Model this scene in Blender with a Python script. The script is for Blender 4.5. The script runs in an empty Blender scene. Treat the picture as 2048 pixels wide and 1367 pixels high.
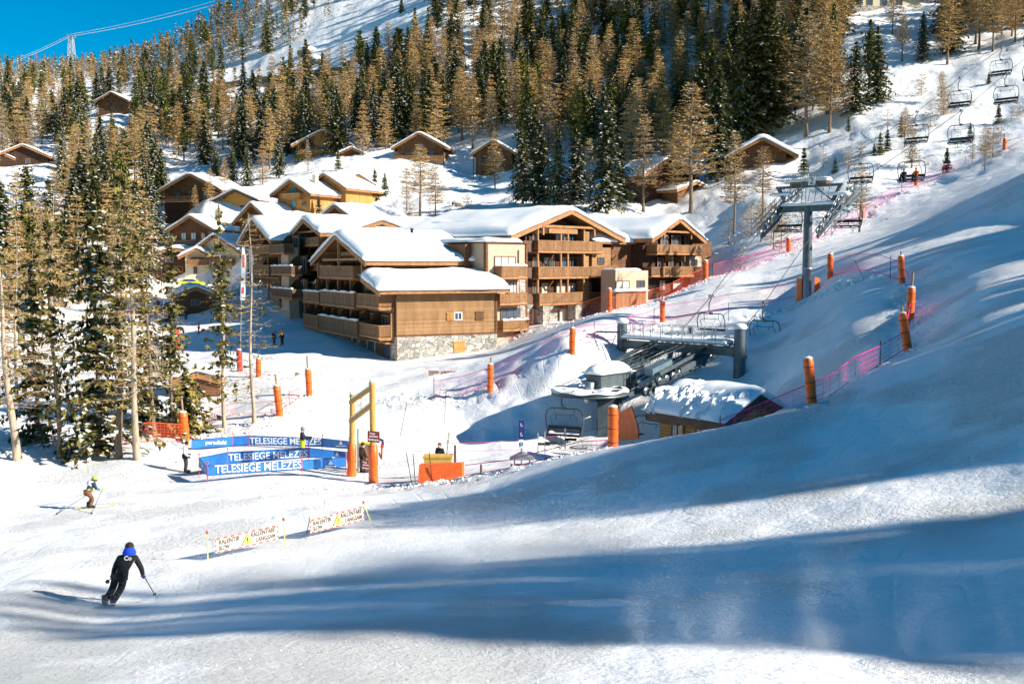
import bpy, bmesh, math, random
import numpy as np
from mathutils import Vector, Matrix

# ------------------------------------------------------------------ camera
F_PX, CX, CY, PITCH = 2000.0, 1024.0, 683.5, math.atan(151.5/2000.0)
scene = bpy.context.scene
cam_d = bpy.data.cameras.new('camera'); cam_d.lens = 36.0*F_PX/2048.0; cam_d.sensor_width = 36.0
cam_d.clip_start = 0.2; cam_d.clip_end = 6000
cam = bpy.data.objects.new('camera', cam_d); scene.collection.objects.link(cam)
cam.location = (0, 0, 0); cam.rotation_euler = (math.pi/2-PITCH, 0, 0)
scene.camera = cam
# ------------------------------------------------------------------ sky and sun
SUN_EL, SUN_H = math.radians(27.0), (0.95, -0.31)
SUN_AZ = math.atan2(SUN_H[0], SUN_H[1])          # clockwise from +Y
world = bpy.data.worlds.new('World'); scene.world = world; world.use_nodes = True
wn = world.node_tree; wn.nodes.clear()
w_sky = wn.nodes.new('ShaderNodeTexSky'); w_sky.sky_type = 'NISHITA'; w_sky.sun_disc = False
w_sky.sun_elevation = SUN_EL; w_sky.sun_rotation = SUN_AZ; w_sky.altitude = 1900
w_sky.air_density = 1.0; w_sky.dust_density = 0.1; w_sky.ozone_density = 2.5
w_hs = wn.nodes.new('ShaderNodeHueSaturation'); w_hs.inputs['Hue'].default_value = 0.487
w_hs.inputs['Saturation'].default_value = 2.9; w_hs.inputs['Value'].default_value = 1.0
w_bg = wn.nodes.new('ShaderNodeBackground'); w_bg.inputs['Strength'].default_value = 0.066
w_out = wn.nodes.new('ShaderNodeOutputWorld')
wn.links.new(w_sky.outputs[0], w_hs.inputs['Color']); wn.links.new(w_hs.outputs[0], w_bg.inputs[0])
wn.links.new(w_bg.outputs[0], w_out.inputs[0])
sun_d = bpy.data.lights.new('sun', 'SUN'); sun_d.energy = 5.0; sun_d.angle = math.radians(0.55)
sun_d.color = (1.0, 0.925, 0.80)
sun = bpy.data.objects.new('sun', sun_d); scene.collection.objects.link(sun)
sv = Vector((SUN_H[0]*math.cos(SUN_EL), SUN_H[1]*math.cos(SUN_EL), math.sin(SUN_EL)))
sun.rotation_euler = sv.to_track_quat('Z', 'Y').to_euler()
scene.view_settings.view_transform = 'Standard'; scene.view_settings.look = 'None'
scene.view_settings.exposure = 0.96; scene.view_settings.gamma = 1.0
scene.cycles.max_bounces = 5; scene.cycles.diffuse_bounces = 3; scene.cycles.glossy_bounces = 2
scene.cycles.transparent_max_bounces = 12; scene.cycles.volume_bounces = 0
scene.cycles.use_adaptive_sampling = True; scene.cycles.adaptive_threshold = 0.02
scene.cycles.use_denoising = True
#<TERRAIN>
CP_, SP_ = math.cos(PITCH), math.sin(PITCH)
def P(u, v, D):
    """world point on the photo ray (u,v) at forward distance D"""
    a, b = (u-CX)/F_PX, -(v-CY)/F_PX
    y = CP_ + b*SP_; z = b*CP_ - SP_
    return np.array((a/y*D, D, z/y*D))
def PX(p):
    """pixel of a world point"""
    x, y, z = p[0], p[1], p[2]
    f = y*CP_ - z*SP_; up = y*SP_ + z*CP_
    return CX + F_PX*x/f, CY - F_PX*up/f
def XZ(u, D, z):
    p = P(u, 600, D); return np.array((p[0], D, z))
CPS = [
 # foreground piste
 (0,1367,15.5),(1024,1367,14),(2048,1367,13),(0,1200,25),(212,1215,25),(600,1200,22.5),(1024,1200,20),(1500,1200,18.5),(2048,1200,17),
 (2048,1000,23.5),(2048,800,31),(2048,600,47),(2048,450,76),(2048,350,112),
 (1600,1000,28),(1600,900,34),(1300,1000,32),(1620,812,42),(1024,1000,38),(700,1100,31),(400,1100,33),
 (170,1018,44),(0,1050,41),(0,950,53),(600,1000,44),
 (1760,1000,25.8),(1800,850,34),(1900,700,42),(1930,600,52),
 # edge of the foreground piste
 (760,976,50.5),(880,963,49),(1000,945,47.5),(1110,916,46.5),(1225,898,46),(1340,884,45),(1440,866,44),(1560,826,43),(1700,765,46),(1815,701,51),(1826,640,58),(1803,567,70),
 # station flat
 (703,958,54),(370,945,56),(200,925,58),(530,930,57),(700,880,66),(367,882,66),(560,870,67),(860,880,66),(950,868,68),(1060,905,62),
 (1130,850,69),(1240,880,66),
 (60,905,60),(270,900,60),
 # bank behind the station and up to the village piste
 (556,831,70),(618,792,76),(700,760,84),(820,800,74),(980,782,73),(1060,750,73),(1144,710,73),(1230,700,76),(1325,645,88),(1219,622,98),(1411,558,108),
 (1060,820,70),(1120,775,71),(1577,503,118),(1724,437,135),(1832,372,145),(1940,330,147),(2008,305,145),
 (1618,592,86.2),(1660,554,86),(1500,622,86),(1430,650,82),(1720,560,76),(1900,520,68),(1800,470,98),(1560,560,98),(1400,600,95),
 (1700,620,66),(1640,680,64),(1590,740,61),(1560,660,76),(1500,700,74),(1740,690,55),(1420,720,73),
 # village piste and basin
 (860,745,84),(740,720,100),(790,722,100),(900,705,104),(1000,690,107),(1065,655,110),(900,725,92),(1060,700,85),
 (479,742,92),(560,720,98),(565,690,108),(660,668,118),(620,650,128),(500,640,132),(400,664,126),(300,690,118),(100,690,105),(250,636,138),(150,600,160),(390,625,146),
 (430,585,172),(0,650,110),(20,800,75),(420,800,78),(240,800,76),
 # village terraces and hill
 (330,545,198),(450,545,190),(640,412,198),(560,430,190),(700,415,198),(900,400,200),(970,352,235),(1060,410,180),(1300,402,180),(1450,440,160),(1500,400,160),(1460,520,128),
 (1600,350,172),(1700,330,162),(1760,385,144),(1900,300,160),(1530,330,180),(1560,276,192),(1800,200,190),(2048,210,176),(2048,100,200),(1900,130,208),
 (1700,60,235),(1740,20,250),(2048,0,262),(1400,0,300),(1400,200,250),(1200,100,320),(1200,260,250),(1000,0,390),(1000,150,315),(1000,280,250),(850,330,240),(850,60,370),(850,0,420),
 (700,200,335),(700,100,400),(640,60,455),(700,280,262),(500,200,370),(500,130,455),(500,280,305),(500,370,230),(400,420,205),(300,330,285),(300,200,430),(300,130,560),(100,250,380),(230,215,352),
 (100,165,640),(0,150,740),(0,320,280),(50,330,270),(0,400,205),(0,480,165),(200,430,195),(0,560,135),(200,500,170),
 (400,75,600),(300,118,660),(150,148,760),
]
CPW = [ # hidden or outside the frame: u, D, z
 (1100,57,-11.3),(1225,53,-11.2),(1340,52,-11.2),(1440,51,-11.0),(1560,50.5,-9.9),(1300,60,-11.4),(1450,60,-10.6),(1380,68,-8.9),(1480,66,-8.6),(1000,56,-11.3),(880,55,-11.4),(1560,57,-9.2),
 (800,130,-5),(1000,122,-6.5),(1150,118,-6.5),(1240,122,-5.0),(1310,126,-4.2),(1380,124,-3.8),(1300,145,0),(1200,150,5),(900,150,2),(700,150,-1),(560,150,-3),(480,160,-2.5),
 (0,950,150),(400,850,150),(700,700,175),(200,1100,130),(1024,600,180),(2048,420,140),(1400,480,165),
 (600,560,160),(-400,400,100),(-600,200,20),(-600,120,-3),(-600,70,-9.5),(-600,40,-10),(-600,20,-9),
 (2600,60,6),(2600,100,14.5),(2600,160,29),(2600,240,72),(2900,40,3),(2900,25,0.5),(1024,1100,200),
]
pts = [P(*c) for c in CPS] + [XZ(*c) for c in CPW]
pts += [np.array(q) for q in ((0,0,-1.9),(-12,2,-4.5),(12,2,-0.8),(0,-20,5.0),(-25,-15,-2),(25,-20,9),(-60,-20,-7),(0,6,-3.3),(36,54,1.4),(34,42,.6),(43,68,4.6),(30,32,-.8),(48,85,9.5),(22,21.5,-2.2),(31,18,1.5),(18,12,-1.8),(60,-20,16),(70,10,16),(71,17,21.5),(74,27,22.5),(76,35,22.5),(60,40,13),(90,60,18),(110,0,20),(110,120,32),(-60,20,-10))]  # unseen ground at right raised to hold back sun, lowered beside lit bands
pts = np.array(pts)
SC_ = 50.0
def warp(xy):
    # compress distance so that far control points do not ring through the near field
    r = np.hypot(xy[:, 0], xy[:, 1]+25.0); a = np.arctan2(xy[:, 0], xy[:, 1]+25.0)
    q = np.log(r/10.0)
    return np.stack((a*2.2, q), 1)
_A = warp(pts[:, :2]); _r = np.hypot(pts[:, 0], pts[:, 1]+25.0)
_s = pts[:, 2]/_r
def _phi(d2): return 0.5*d2*np.log(d2+1e-12)
_d2 = ((_A[:, None]-_A[None])**2).sum(-1); _n = len(pts)
_K = _phi(_d2) + np.eye(_n)*2e-4
_Pm = np.hstack((np.ones((_n, 1)), _A)); _M = np.zeros((_n+3, _n+3)); _M[:_n, :_n] = _K; _M[:_n, _n:] = _Pm; _M[_n:, :_n] = _Pm.T
_w = np.linalg.solve(_M, np.concatenate((_s, np.zeros(3))))
def H(x, y):
    x = np.atleast_1d(np.asarray(x, float)); y = np.atleast_1d(np.asarray(y, float)); sh = x.shape
    xy = np.stack((x.ravel(), y.ravel()), 1); q = warp(xy); out = np.empty(len(q))
    for i in range(0, len(q), 20000):
        b = q[i:i+20000]; d2 = ((b[:, None]-_A[None])**2).sum(-1)
        out[i:i+20000] = _phi(d2)@_w[:_n] + _w[_n] + b@_w[_n+1:]
    return (out*np.hypot(xy[:, 0], xy[:, 1]+25.0)).reshape(sh)
def h(x, y): return float(H(x, y)[0])
def G(u, v, dmin=12.0, dmax=900.0):
    """first ground point seen along pixel (u,v)"""
    D = np.exp(np.linspace(math.log(dmin), math.log(dmax), 500)); p = P(u, v, 1.0)
    g = p[2]*D - H(p[0]*D, D); k = np.where(g < 0)[0]
    if not len(k): return None
    k = k[0]
    if k == 0: return np.array((p[0]*D[0], D[0], h(p[0]*D[0], D[0])))
    d = D[k-1] + (D[k]-D[k-1])*g[k-1]/(g[k-1]-g[k])
    return np.array((p[0]*d, d, h(p[0]*d, d)))
def GD(u, D):
    p = P(u, 600, D); return np.array((p[0], D, h(p[0], D)))
#</TERRAIN>
# ------------------------------------------------------------------ helpers
COL = scene.collection
WM = {}
def setp(o, label=None, cat=None, group=None, kind=None):
    if label: o['label'] = label
    if cat: o['category'] = cat
    if group: o['group'] = group
    if kind: o['kind'] = kind
def V(*a): return np.array(a, float)
def nrm(a):
    a = np.asarray(a, float); return a/ (np.linalg.norm(a)+1e-12)
class MB:
    def __init__(s): s.v = []; s.f = []; s.m = []; s.sm = []
    def add(s, vs, fs, m=0, smooth=False):
        k = len(s.v); s.v += [tuple(map(float, q)) for q in vs]
        for f in fs: s.f.append(tuple(i+k for i in f)); s.m.append(m); s.sm.append(smooth)
    def box(s, a, b, m=0):
        (x0, y0, z0), (x1, y1, z1) = a, b
        x0, x1 = min(x0, x1), max(x0, x1); y0, y1 = min(y0, y1), max(y0, y1); z0, z1 = min(z0, z1), max(z0, z1)
        s.add([(x0,y0,z0),(x1,y0,z0),(x1,y1,z0),(x0,y1,z0),(x0,y0,z1),(x1,y0,z1),(x1,y1,z1),(x0,y1,z1)],
              [(3,2,1,0),(4,5,6,7),(0,1,5,4),(1,2,6,5),(2,3,7,6),(3,0,4,7)], m)
    def beam(s, p, q, w, t, m=0, up=(0,0,1)):
        p = np.asarray(p, float); q = np.asarray(q, float); d = nrm(q-p); up = np.asarray(up, float)
        if abs(d@up) > .98: up = V(0, 1, 0) if abs(d[1]) < .9 else V(1, 0, 0)
        a = nrm(np.cross(d, up)); b = np.cross(a, d); a = a*w/2; b = b*t/2
        vs = [p-a-b, p+a-b, p+a+b, p-a+b, q-a-b, q+a-b, q+a+b, q-a+b]
        s.add(vs, [(3,2,1,0),(4,5,6,7),(0,1,5,4),(1,2,6,5),(2,3,7,6),(3,0,4,7)], m)
    def tube(s, P_, r, m=0, n=6, cap=True, smooth=True):
        P_ = [np.asarray(p, float) for p in P_]; R = r if hasattr(r, '__len__') else [r]*len(P_)
        rings = []; k = len(P_); prev = None; vs = []; fs = []
        for i, p in enumerate(P_):
            d = nrm(P_[min(i+1, k-1)]-P_[max(i-1, 0)])
            if prev is None: prev = V(1, 0, 0) if abs(d[0]) < .7 else V(0, 1, 0)
            a = nrm(prev - d*(prev@d)); b = np.cross(d, a); prev = a
            for j in range(n):
                t = 2*math.pi*j/n; vs.append(p + (a*math.cos(t)+b*math.sin(t))*R[i])
        for i in range(k-1):
            for j in range(n):
                j2 = (j+1) % n; fs.append((i*n+j, i*n+j2, (i+1)*n+j2, (i+1)*n+j))
        s.add(vs, fs, m, smooth)
        if cap:
            s.add(vs[:n], [tuple(range(n))[::-1]], m); s.add(vs[-n:], [tuple(range(n))], m)
    def lathe(s, c, prof, m=0, n=16, axis=(0,0,1), smooth=True):
        """prof: (radius, height along the axis)"""
        d = nrm(axis); a = nrm(np.cross(d, (0, 1, 0.01))); b = np.cross(d, a); c = np.asarray(c, float); vs = []; fs = []
        for (r, hh) in prof:
            for j in range(n):
                t = 2*math.pi*j/n; vs.append(c + d*hh + (a*math.cos(t)+b*math.sin(t))*r)
        for i in range(len(prof)-1):
            for j in range(n):
                j2 = (j+1) % n; fs.append((i*n+j, i*n+j2, (i+1)*n+j2, (i+1)*n+j))
        s.add(vs, fs, m, smooth)
        if prof[0][0] > 1e-4: s.add(vs[:n], [tuple(range(n))[::-1]], m)
        if prof[-1][0] > 1e-4: s.add(vs[-n:], [tuple(range(n))], m)
    def prism(s, poly, d, m=0):
        """poly: 3-D outline, extruded along vector d"""
        n = len(poly); d = np.asarray(d, float); P_ = [np.asarray(p, float) for p in poly]
        vs = P_ + [p+d for p in P_]
        s.add(vs, [tuple(range(n))[::-1], tuple(range(n, 2*n))] + [(i, (i+1) % n, (i+1) % n+n, i+n) for i in range(n)], m)
    def grid(s, F, nu, nv, m=0, smooth=True):
        vs = [F(i/nu, j/nv) for j in range(nv+1) for i in range(nu+1)]
        s.add(vs, [(j*(nu+1)+i, j*(nu+1)+i+1, (j+1)*(nu+1)+i+1, (j+1)*(nu+1)+i) for j in range(nv) for i in range(nu)], m, smooth)
    def ball(s, c, r, m=0, n=10, k=6, sc=(1,1,1)):
        c = np.asarray(c, float); vs = [c+V(0,0,-r*sc[2])]; fs = []
        for i in range(1, k):
            p = -math.pi/2+math.pi*i/k
            for j in range(n):
                t = 2*math.pi*j/n; vs.append(c+V(r*sc[0]*math.cos(p)*math.cos(t), r*sc[1]*math.cos(p)*math.sin(t), r*sc[2]*math.sin(p)))
        vs.append(c+V(0,0,r*sc[2])); L = len(vs)-1
        for j in range(n):
            fs.append((0, 1+(j+1) % n, 1+j)); fs.append((L, L-n+j, L-n+(j+1) % n))
        for i in range(k-2):
            for j in range(n):
                a, b = 1+i*n+j, 1+i*n+(j+1) % n; fs.append((a, b, b+n, a+n))
        s.add(vs, fs, m, True)
    def mesh(s, name, mats, M=None):
        me = bpy.data.meshes.new(name); v = np.array(s.v, float).reshape(-1, 3)
        if M is not None:
            Mi = np.array(M.inverted()); v = v@Mi[:3, :3].T + Mi[:3, 3]
        me.from_pydata(v.tolist(), [], s.f)
        for m in (mats if isinstance(mats, (list, tuple)) else [mats]): me.materials.append(m)
        me.polygons.foreach_set('material_index', s.m); me.polygons.foreach_set('use_smooth', s.sm); me.update()
        return me
def thing(name, label, cat, loc=(0,0,0), rz=0.0, group=None, kind=None):
    o = bpy.data.objects.new(name, None); COL.objects.link(o); o.location = [float(c) for c in loc]; o.rotation_euler = (0, 0, rz)
    o.empty_display_size = .3
    setp(o, label, cat, group, kind); WM[o.name] = Matrix.Translation(o.location) @ Matrix.Rotation(rz, 4, 'Z'); return o
SPLIT = {'post', 'partition', 'brace', 'pillar', 'screen_wall', 'stilt', 'tie_beam', 'floor_slab', 'timber_trim', 'catwalk', 'lintel'}
def split_mb(mb):
    par = list(range(len(mb.v)))
    def fd(i):
        while par[i] != i: par[i] = par[par[i]]; i = par[i]
        return i
    for f in mb.f:
        for i in f[1:]: par[fd(i)] = fd(f[0])
    gr = {}
    for k, f in enumerate(mb.f): gr.setdefault(fd(f[0]), []).append(k)
    out = []
    for ks in gr.values():
        o = MB(); mp = {}
        for k in ks:
            for i in mb.f[k]:
                if i not in mp: mp[i] = len(o.v); o.v.append(mb.v[i])
            o.f.append(tuple(mp[i] for i in mb.f[k])); o.m.append(mb.m[k]); o.sm.append(mb.sm[k])
        out.append(o)
    return out
def part(name, mb, mats, parent, label=None, local=False, kind=None):
    if name in SPLIT and isinstance(mb, MB) and name != 'catwalk':
        ms = split_mb(mb)
        if 1 < len(ms) < 60:
            for m_ in ms[1:]: _part(name, m_, mats, parent, label, local, kind)
            return _part(name, ms[0], mats, parent, label, local, kind)
    return _part(name, mb, mats, parent, label, local, kind)
def _part(name, mb, mats, parent, label=None, local=False, kind=None):
    M = None if local else WM[parent.name]
    o = bpy.data.objects.new(name, mb if isinstance(mb, bpy.types.Mesh) else mb.mesh(name, mats, M)); COL.objects.link(o); o.parent = parent
    WM[o.name] = WM[parent.name]
    if label: o['label'] = label
    if kind: o['kind'] = kind
    return o
def solo(name, mb, mats, label, cat, loc=(0,0,0), rz=0.0, group=None, kind=None, local=False):
    M = Matrix.Translation([float(c) for c in loc]) @ Matrix.Rotation(rz, 4, 'Z')
    o = bpy.data.objects.new(name, mb.mesh(name, mats, None if local else M)); COL.objects.link(o); o.matrix_world = M
    WM[o.name] = M; setp(o, label, cat, group, kind); return o
def copy_tree(o, loc=None, rz=None, label=None, parent=None, scale=None):
    c = o.copy(); COL.objects.link(c)
    if parent is not None: c.parent = parent
    if loc is not None: c.location = [float(q) for q in loc]
    if rz is not None: c.rotation_euler = (0, 0, rz)
    if scale is not None: c.scale = scale if hasattr(scale, '__len__') else (scale,)*3
    if label: c['label'] = label
    for ch in KIDS.get(o.name, [q for q in o.children]): copy_tree(ch, parent=c)
    return c
KIDS = {}
# ------------------------------------------------------------------ materials
def mat(name, col, rough=.7, metal=0, var=0.0, vscale=3.0, bump=0.0, bscale=20.0, spec=.3, alpha=None, stretch=None, hue2=None):
    m = bpy.data.materials.new(name); m.use_nodes = True; nt = m.node_tree; b = nt.nodes['Principled BSDF']
    b.inputs['Base Color'].default_value = (*col, 1); b.inputs['Roughness'].default_value = rough
    b.inputs['Metallic'].default_value = metal; b.inputs['Specular IOR Level'].default_value = spec
    if var or bump:
        tc = nt.nodes.new('ShaderNodeTexCoord'); src = tc.outputs['Object']
        if stretch:
            mp = nt.nodes.new('ShaderNodeMapping'); mp.inputs['Scale'].default_value = stretch; nt.links.new(src, mp.inputs[0]); src = mp.outputs[0]
    if var:
        n = nt.nodes.new('ShaderNodeTexNoise'); n.inputs['Scale'].default_value = vscale; n.inputs['Detail'].default_value = 4
        nt.links.new(src, n.inputs['Vector'])
        r = nt.nodes.new('ShaderNodeValToRGB'); e = r.color_ramp.elements
        lo = hue2 if hue2 else tuple(c*(1-var) for c in col); e[0].position = .3; e[1].position = .7
        e[0].color = (*lo, 1); e[1].color = (*[min(1, c*(1+var*.6)) for c in col], 1)
        nt.links.new(n.outputs['Fac'], r.inputs[0]); nt.links.new(r.outputs[0], b.inputs['Base Color'])
    if bump:
        n = nt.nodes.new('ShaderNodeTexNoise'); n.inputs['Scale'].default_value = bscale; n.inputs['Detail'].default_value = 5
        nt.links.new(src, n.inputs['Vector'])
        bp = nt.nodes.new('ShaderNodeBump'); bp.inputs['Strength'].default_value = bump; bp.inputs['Distance'].default_value = .05
        nt.links.new(n.outputs['Fac'], bp.inputs['Height']); nt.links.new(bp.outputs[0], b.inputs['Normal'])
    return m
def planks(name, c1, c2, h_=.17, vertical=False, rough=.7):
    m = bpy.data.materials.new(name); m.use_nodes = True; nt = m.node_tree; b = nt.nodes['Principled BSDF']; N = nt.nodes.new; L = nt.links.new
    tc = N('ShaderNodeTexCoord'); sx = N('ShaderNodeSeparateXYZ'); L(tc.outputs['Object'], sx.inputs[0])
    if vertical:
        ad = N('ShaderNodeMath'); ad.operation = 'ADD'; L(sx.outputs[0], ad.inputs[0]); L(sx.outputs[1], ad.inputs[1]); c = ad.outputs[0]
    else: c = sx.outputs[2]
    dv = N('ShaderNodeMath'); dv.operation = 'DIVIDE'; dv.inputs[1].default_value = h_; L(c, dv.inputs[0])
    fr = N('ShaderNodeMath'); fr.operation = 'FRACT'; L(dv.outputs[0], fr.inputs[0])
    fl = N('ShaderNodeMath'); fl.operation = 'FLOOR'; L(dv.outputs[0], fl.inputs[0])
    wn_ = N('ShaderNodeTexWhiteNoise'); wn_.noise_dimensions = '1D'; L(fl.outputs[0], wn_.inputs['W'])
    ns = N('ShaderNodeTexNoise'); mp = N('ShaderNodeMapping'); mp.inputs['Scale'].default_value = (3, 3, 18) if not vertical else (14, 14, 1.5)
    L(tc.outputs['Object'], mp.inputs[0]); L(mp.outputs[0], ns.inputs[0]); ns.inputs['Scale'].default_value = 1.0; ns.inputs['Detail'].default_value = 5
    mx = N('ShaderNodeMath'); mx.operation = 'MULTIPLY_ADD'; mx.inputs[1].default_value = .45; L(wn_.outputs['Value'], mx.inputs[0]); 
    n2 = N('ShaderNodeMath'); n2.operation = 'MULTIPLY'; n2.inputs[1].default_value = .75; L(ns.outputs['Fac'], n2.inputs[0]); L(n2.outputs[0], mx.inputs[2])
    cm = N('ShaderNodeMix'); cm.data_type = 'RGBA'; cm.inputs[6].default_value = (*c1, 1); cm.inputs[7].default_value = (*c2, 1); L(mx.outputs[0], cm.inputs[0])
    sm_ = N('ShaderNodeMath'); sm_.operation = 'GREATER_THAN'; sm_.inputs[1].default_value = .16; L(fr.outputs[0], sm_.inputs[0])
    sk = N('ShaderNodeMath'); sk.operation = 'MULTIPLY_ADD'; sk.inputs[1].default_value = .68; sk.inputs[2].default_value = .32; L(sm_.outputs[0], sk.inputs[0])
    ws = N('ShaderNodeTexNoise'); wm = N('ShaderNodeMapping'); wm.inputs['Scale'].default_value = (1.6, 1.6, .35); L(tc.outputs['Object'], wm.inputs[0]); L(wm.outputs[0], ws.inputs[0]); ws.inputs['Scale'].default_value = .8; ws.inputs['Detail'].default_value = 6; ws.inputs['Roughness'].default_value = .65
    wr = N('ShaderNodeMapRange'); wr.inputs[1].default_value = .3; wr.inputs[2].default_value = .7; wr.inputs[3].default_value = .62; wr.inputs[4].default_value = 1.15; L(ws.outputs['Fac'], wr.inputs[0])
    sk2 = N('ShaderNodeMath'); sk2.operation = 'MULTIPLY'; L(sk.outputs[0], sk2.inputs[0]); L(wr.outputs[0], sk2.inputs[1]); sk = sk2
    vm = N('ShaderNodeVectorMath'); vm.operation = 'SCALE'; L(cm.outputs[2], vm.inputs[0]); L(sk.outputs[0], vm.inputs['Scale']); L(vm.outputs[0], b.inputs['Base Color'])
    bp = N('ShaderNodeBump'); bp.inputs['Distance'].default_value = .03; bp.inputs['Strength'].default_value = .6; L(sm_.outputs[0], bp.inputs['Height']); L(bp.outputs[0], b.inputs['Normal'])
    b.inputs['Roughness'].default_value = rough; b.inputs['Specular IOR Level'].default_value = .25
    return m
def stone(name):
    m = bpy.data.materials.new(name); m.use_nodes = True; nt = m.node_tree; b = nt.nodes['Principled BSDF']; N = nt.nodes.new; L = nt.links.new
    tc = N('ShaderNodeTexCoord'); mp = N('ShaderNodeMapping'); mp.inputs['Scale'].default_value = (1.9, 1.9, 3.0); L(tc.outputs['Object'], mp.inputs[0])
    v = N('ShaderNodeTexVoronoi'); v.inputs['Scale'].default_value = 1.0; L(mp.outputs[0], v.inputs['Vector'])
    e = N('ShaderNodeTexVoronoi'); e.feature = 'DISTANCE_TO_EDGE'; e.inputs['Scale'].default_value = 1.0; L(mp.outputs[0], e.inputs['Vector'])
    r = N('ShaderNodeValToRGB'); E = r.color_ramp.elements; E[0].color = (.20,.19,.17,1); E[1].color = (.52,.49,.43,1); x = E.new(.5); x.color = (.38,.36,.32,1)
    s_ = N('ShaderNodeSeparateColor'); L(v.outputs['Color'], s_.inputs[0]); L(s_.outputs[0], r.inputs[0])
    g = N('ShaderNodeMath'); g.operation = 'GREATER_THAN'; g.inputs[1].default_value = .045; L(e.outputs['Distance'], g.inputs[0])
    mx = N('ShaderNodeMix'); mx.data_type = 'RGBA'; mx.inputs[6].default_value = (.13,.12,.105,1); L(r.outputs[0], mx.inputs[7]); L(g.outputs[0], mx.inputs[0])
    L(mx.outputs[2], b.inputs['Base Color']); b.inputs['Roughness'].default_value = .85
    bp = N('ShaderNodeBump'); bp.inputs['Distance'].default_value = .06; bp.inputs['Strength'].default_value = .7
    sm_ = N('ShaderNodeMath'); sm_.operation = 'MINIMUM'; sm_.inputs[1].default_value = .15; L(e.outputs['Distance'], sm_.inputs[0]); L(sm_.outputs[0], bp.inputs['Height']); L(bp.outputs[0], b.inputs['Normal'])
    return m
def snow_mat(name, track=False, b1=.35, b2=.25):
    m = bpy.data.materials.new(name); m.use_nodes = True; nt = m.node_tree; b = nt.nodes['Principled BSDF']; N = nt.nodes.new; L = nt.links.new
    b.inputs['Base Color'].default_value = (.93,.93,.935,1); b.inputs['Roughness'].default_value = .55; b.inputs['Specular IOR Level'].default_value = .25
    tc = N('ShaderNodeTexCoord')
    n1 = N('ShaderNodeTexNoise'); n1.inputs['Scale'].default_value = .9; n1.inputs['Detail'].default_value = 8; n1.inputs['Roughness'].default_value = .62
    L(tc.outputs['Object'], n1.inputs['Vector'])
    bp = N('ShaderNodeBump'); bp.inputs['Strength'].default_value = b1; bp.inputs['Distance'].default_value = .35; L(n1.outputs['Fac'], bp.inputs['Height'])
    last = bp
    if track:
        # broad wind and groomer grain
        for (rot, scl, dist, stg) in ((.35, (.35, 5.5, 1), .05, .3), (-.2, (.25, 12.0, 1), .03, .5), (.1, (.15, 30.0, 1), .02, .5)):
            mp = N('ShaderNodeMapping'); mp.inputs['Rotation'].default_value = (0, 0, rot); mp.inputs['Scale'].default_value = scl; L(tc.outputs['Object'], mp.inputs[0])
            n = N('ShaderNodeTexNoise'); n.inputs['Scale'].default_value = 1.0; n.inputs['Detail'].default_value = 3; L(mp.outputs[0], n.inputs['Vector'])
            q = N('ShaderNodeBump'); q.inputs['Strength'].default_value = stg; q.inputs['Distance'].default_value = dist; L(n.outputs['Fac'], q.inputs['Height']); L(last.outputs[0], q.inputs['Normal']); last = q
        # carved ski traces: thin curved grooves that cross and fade
        for (rot, sc_, ds, off) in ((.55, .23, 9.0, 0), (1.9, .17, 12.0, 5), (-.2, .31, 8.0, 11)):
            mp = N('ShaderNodeMapping'); mp.inputs['Rotation'].default_value = (0, 0, rot); mp.inputs['Location'].default_value = (off, off*.7, 0); L(tc.outputs['Object'], mp.inputs[0])
            wv = N('ShaderNodeTexWave'); wv.inputs['Scale'].default_value = sc_; wv.inputs['Distortion'].default_value = ds; wv.inputs['Detail'].default_value = 1.0; wv.inputs['Detail Scale'].default_value = .35; L(mp.outputs[0], wv.inputs['Vector'])
            rp = N('ShaderNodeMapRange'); rp.inputs[1].default_value = .975; rp.inputs[2].default_value = .995; L(wv.outputs['Fac'], rp.inputs[0])
            k = N('ShaderNodeTexNoise'); k.inputs['Scale'].default_value = .16; L(mp.outputs[0], k.inputs['Vector']); kr = N('ShaderNodeMapRange'); kr.inputs[1].default_value = .5; kr.inputs[2].default_value = .66; L(k.outputs['Fac'], kr.inputs[0])
            mu = N('ShaderNodeMath'); mu.operation = 'MULTIPLY'; L(rp.outputs[0], mu.inputs[0]); L(kr.outputs[0], mu.inputs[1])
            q = N('ShaderNodeBump'); q.invert = True; q.inputs['Strength'].default_value = .5; q.inputs['Distance'].default_value = .022; L(mu.outputs[0], q.inputs['Height']); L(last.outputs[0], q.inputs['Normal']); last = q
        # trampled, lumpy patches
        v = N('ShaderNodeTexNoise'); v.inputs['Scale'].default_value = 4.5; v.inputs['Detail'].default_value = 9; v.inputs['Roughness'].default_value = .7; L(tc.outputs['Object'], v.inputs['Vector'])
        k = N('ShaderNodeTexNoise'); k.inputs['Scale'].default_value = .22; L(tc.outputs['Object'], k.inputs['Vector'])
        kr = N('ShaderNodeMapRange'); kr.inputs[1].default_value = .46; kr.inputs[2].default_value = .60; L(k.outputs['Fac'], kr.inputs[0])
        mu = N('ShaderNodeMath'); mu.operation = 'MULTIPLY'; L(v.outputs['Fac'], mu.inputs[0]); L(kr.outputs[0], mu.inputs[1])
        q = N('ShaderNodeBump'); q.inputs['Strength'].default_value = 1.0; q.inputs['Distance'].default_value = .22; L(mu.outputs[0], q.inputs['Height']); L(last.outputs[0], q.inputs['Normal']); last = q
    n2 = N('ShaderNodeTexNoise'); n2.inputs['Scale'].default_value = 9; n2.inputs['Detail'].default_value = 4; L(tc.outputs['Object'], n2.inputs['Vector'])
    b2_ = N('ShaderNodeBump'); b2_.inputs['Strength'].default_value = b2; b2_.inputs['Distance'].default_value = .06
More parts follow.
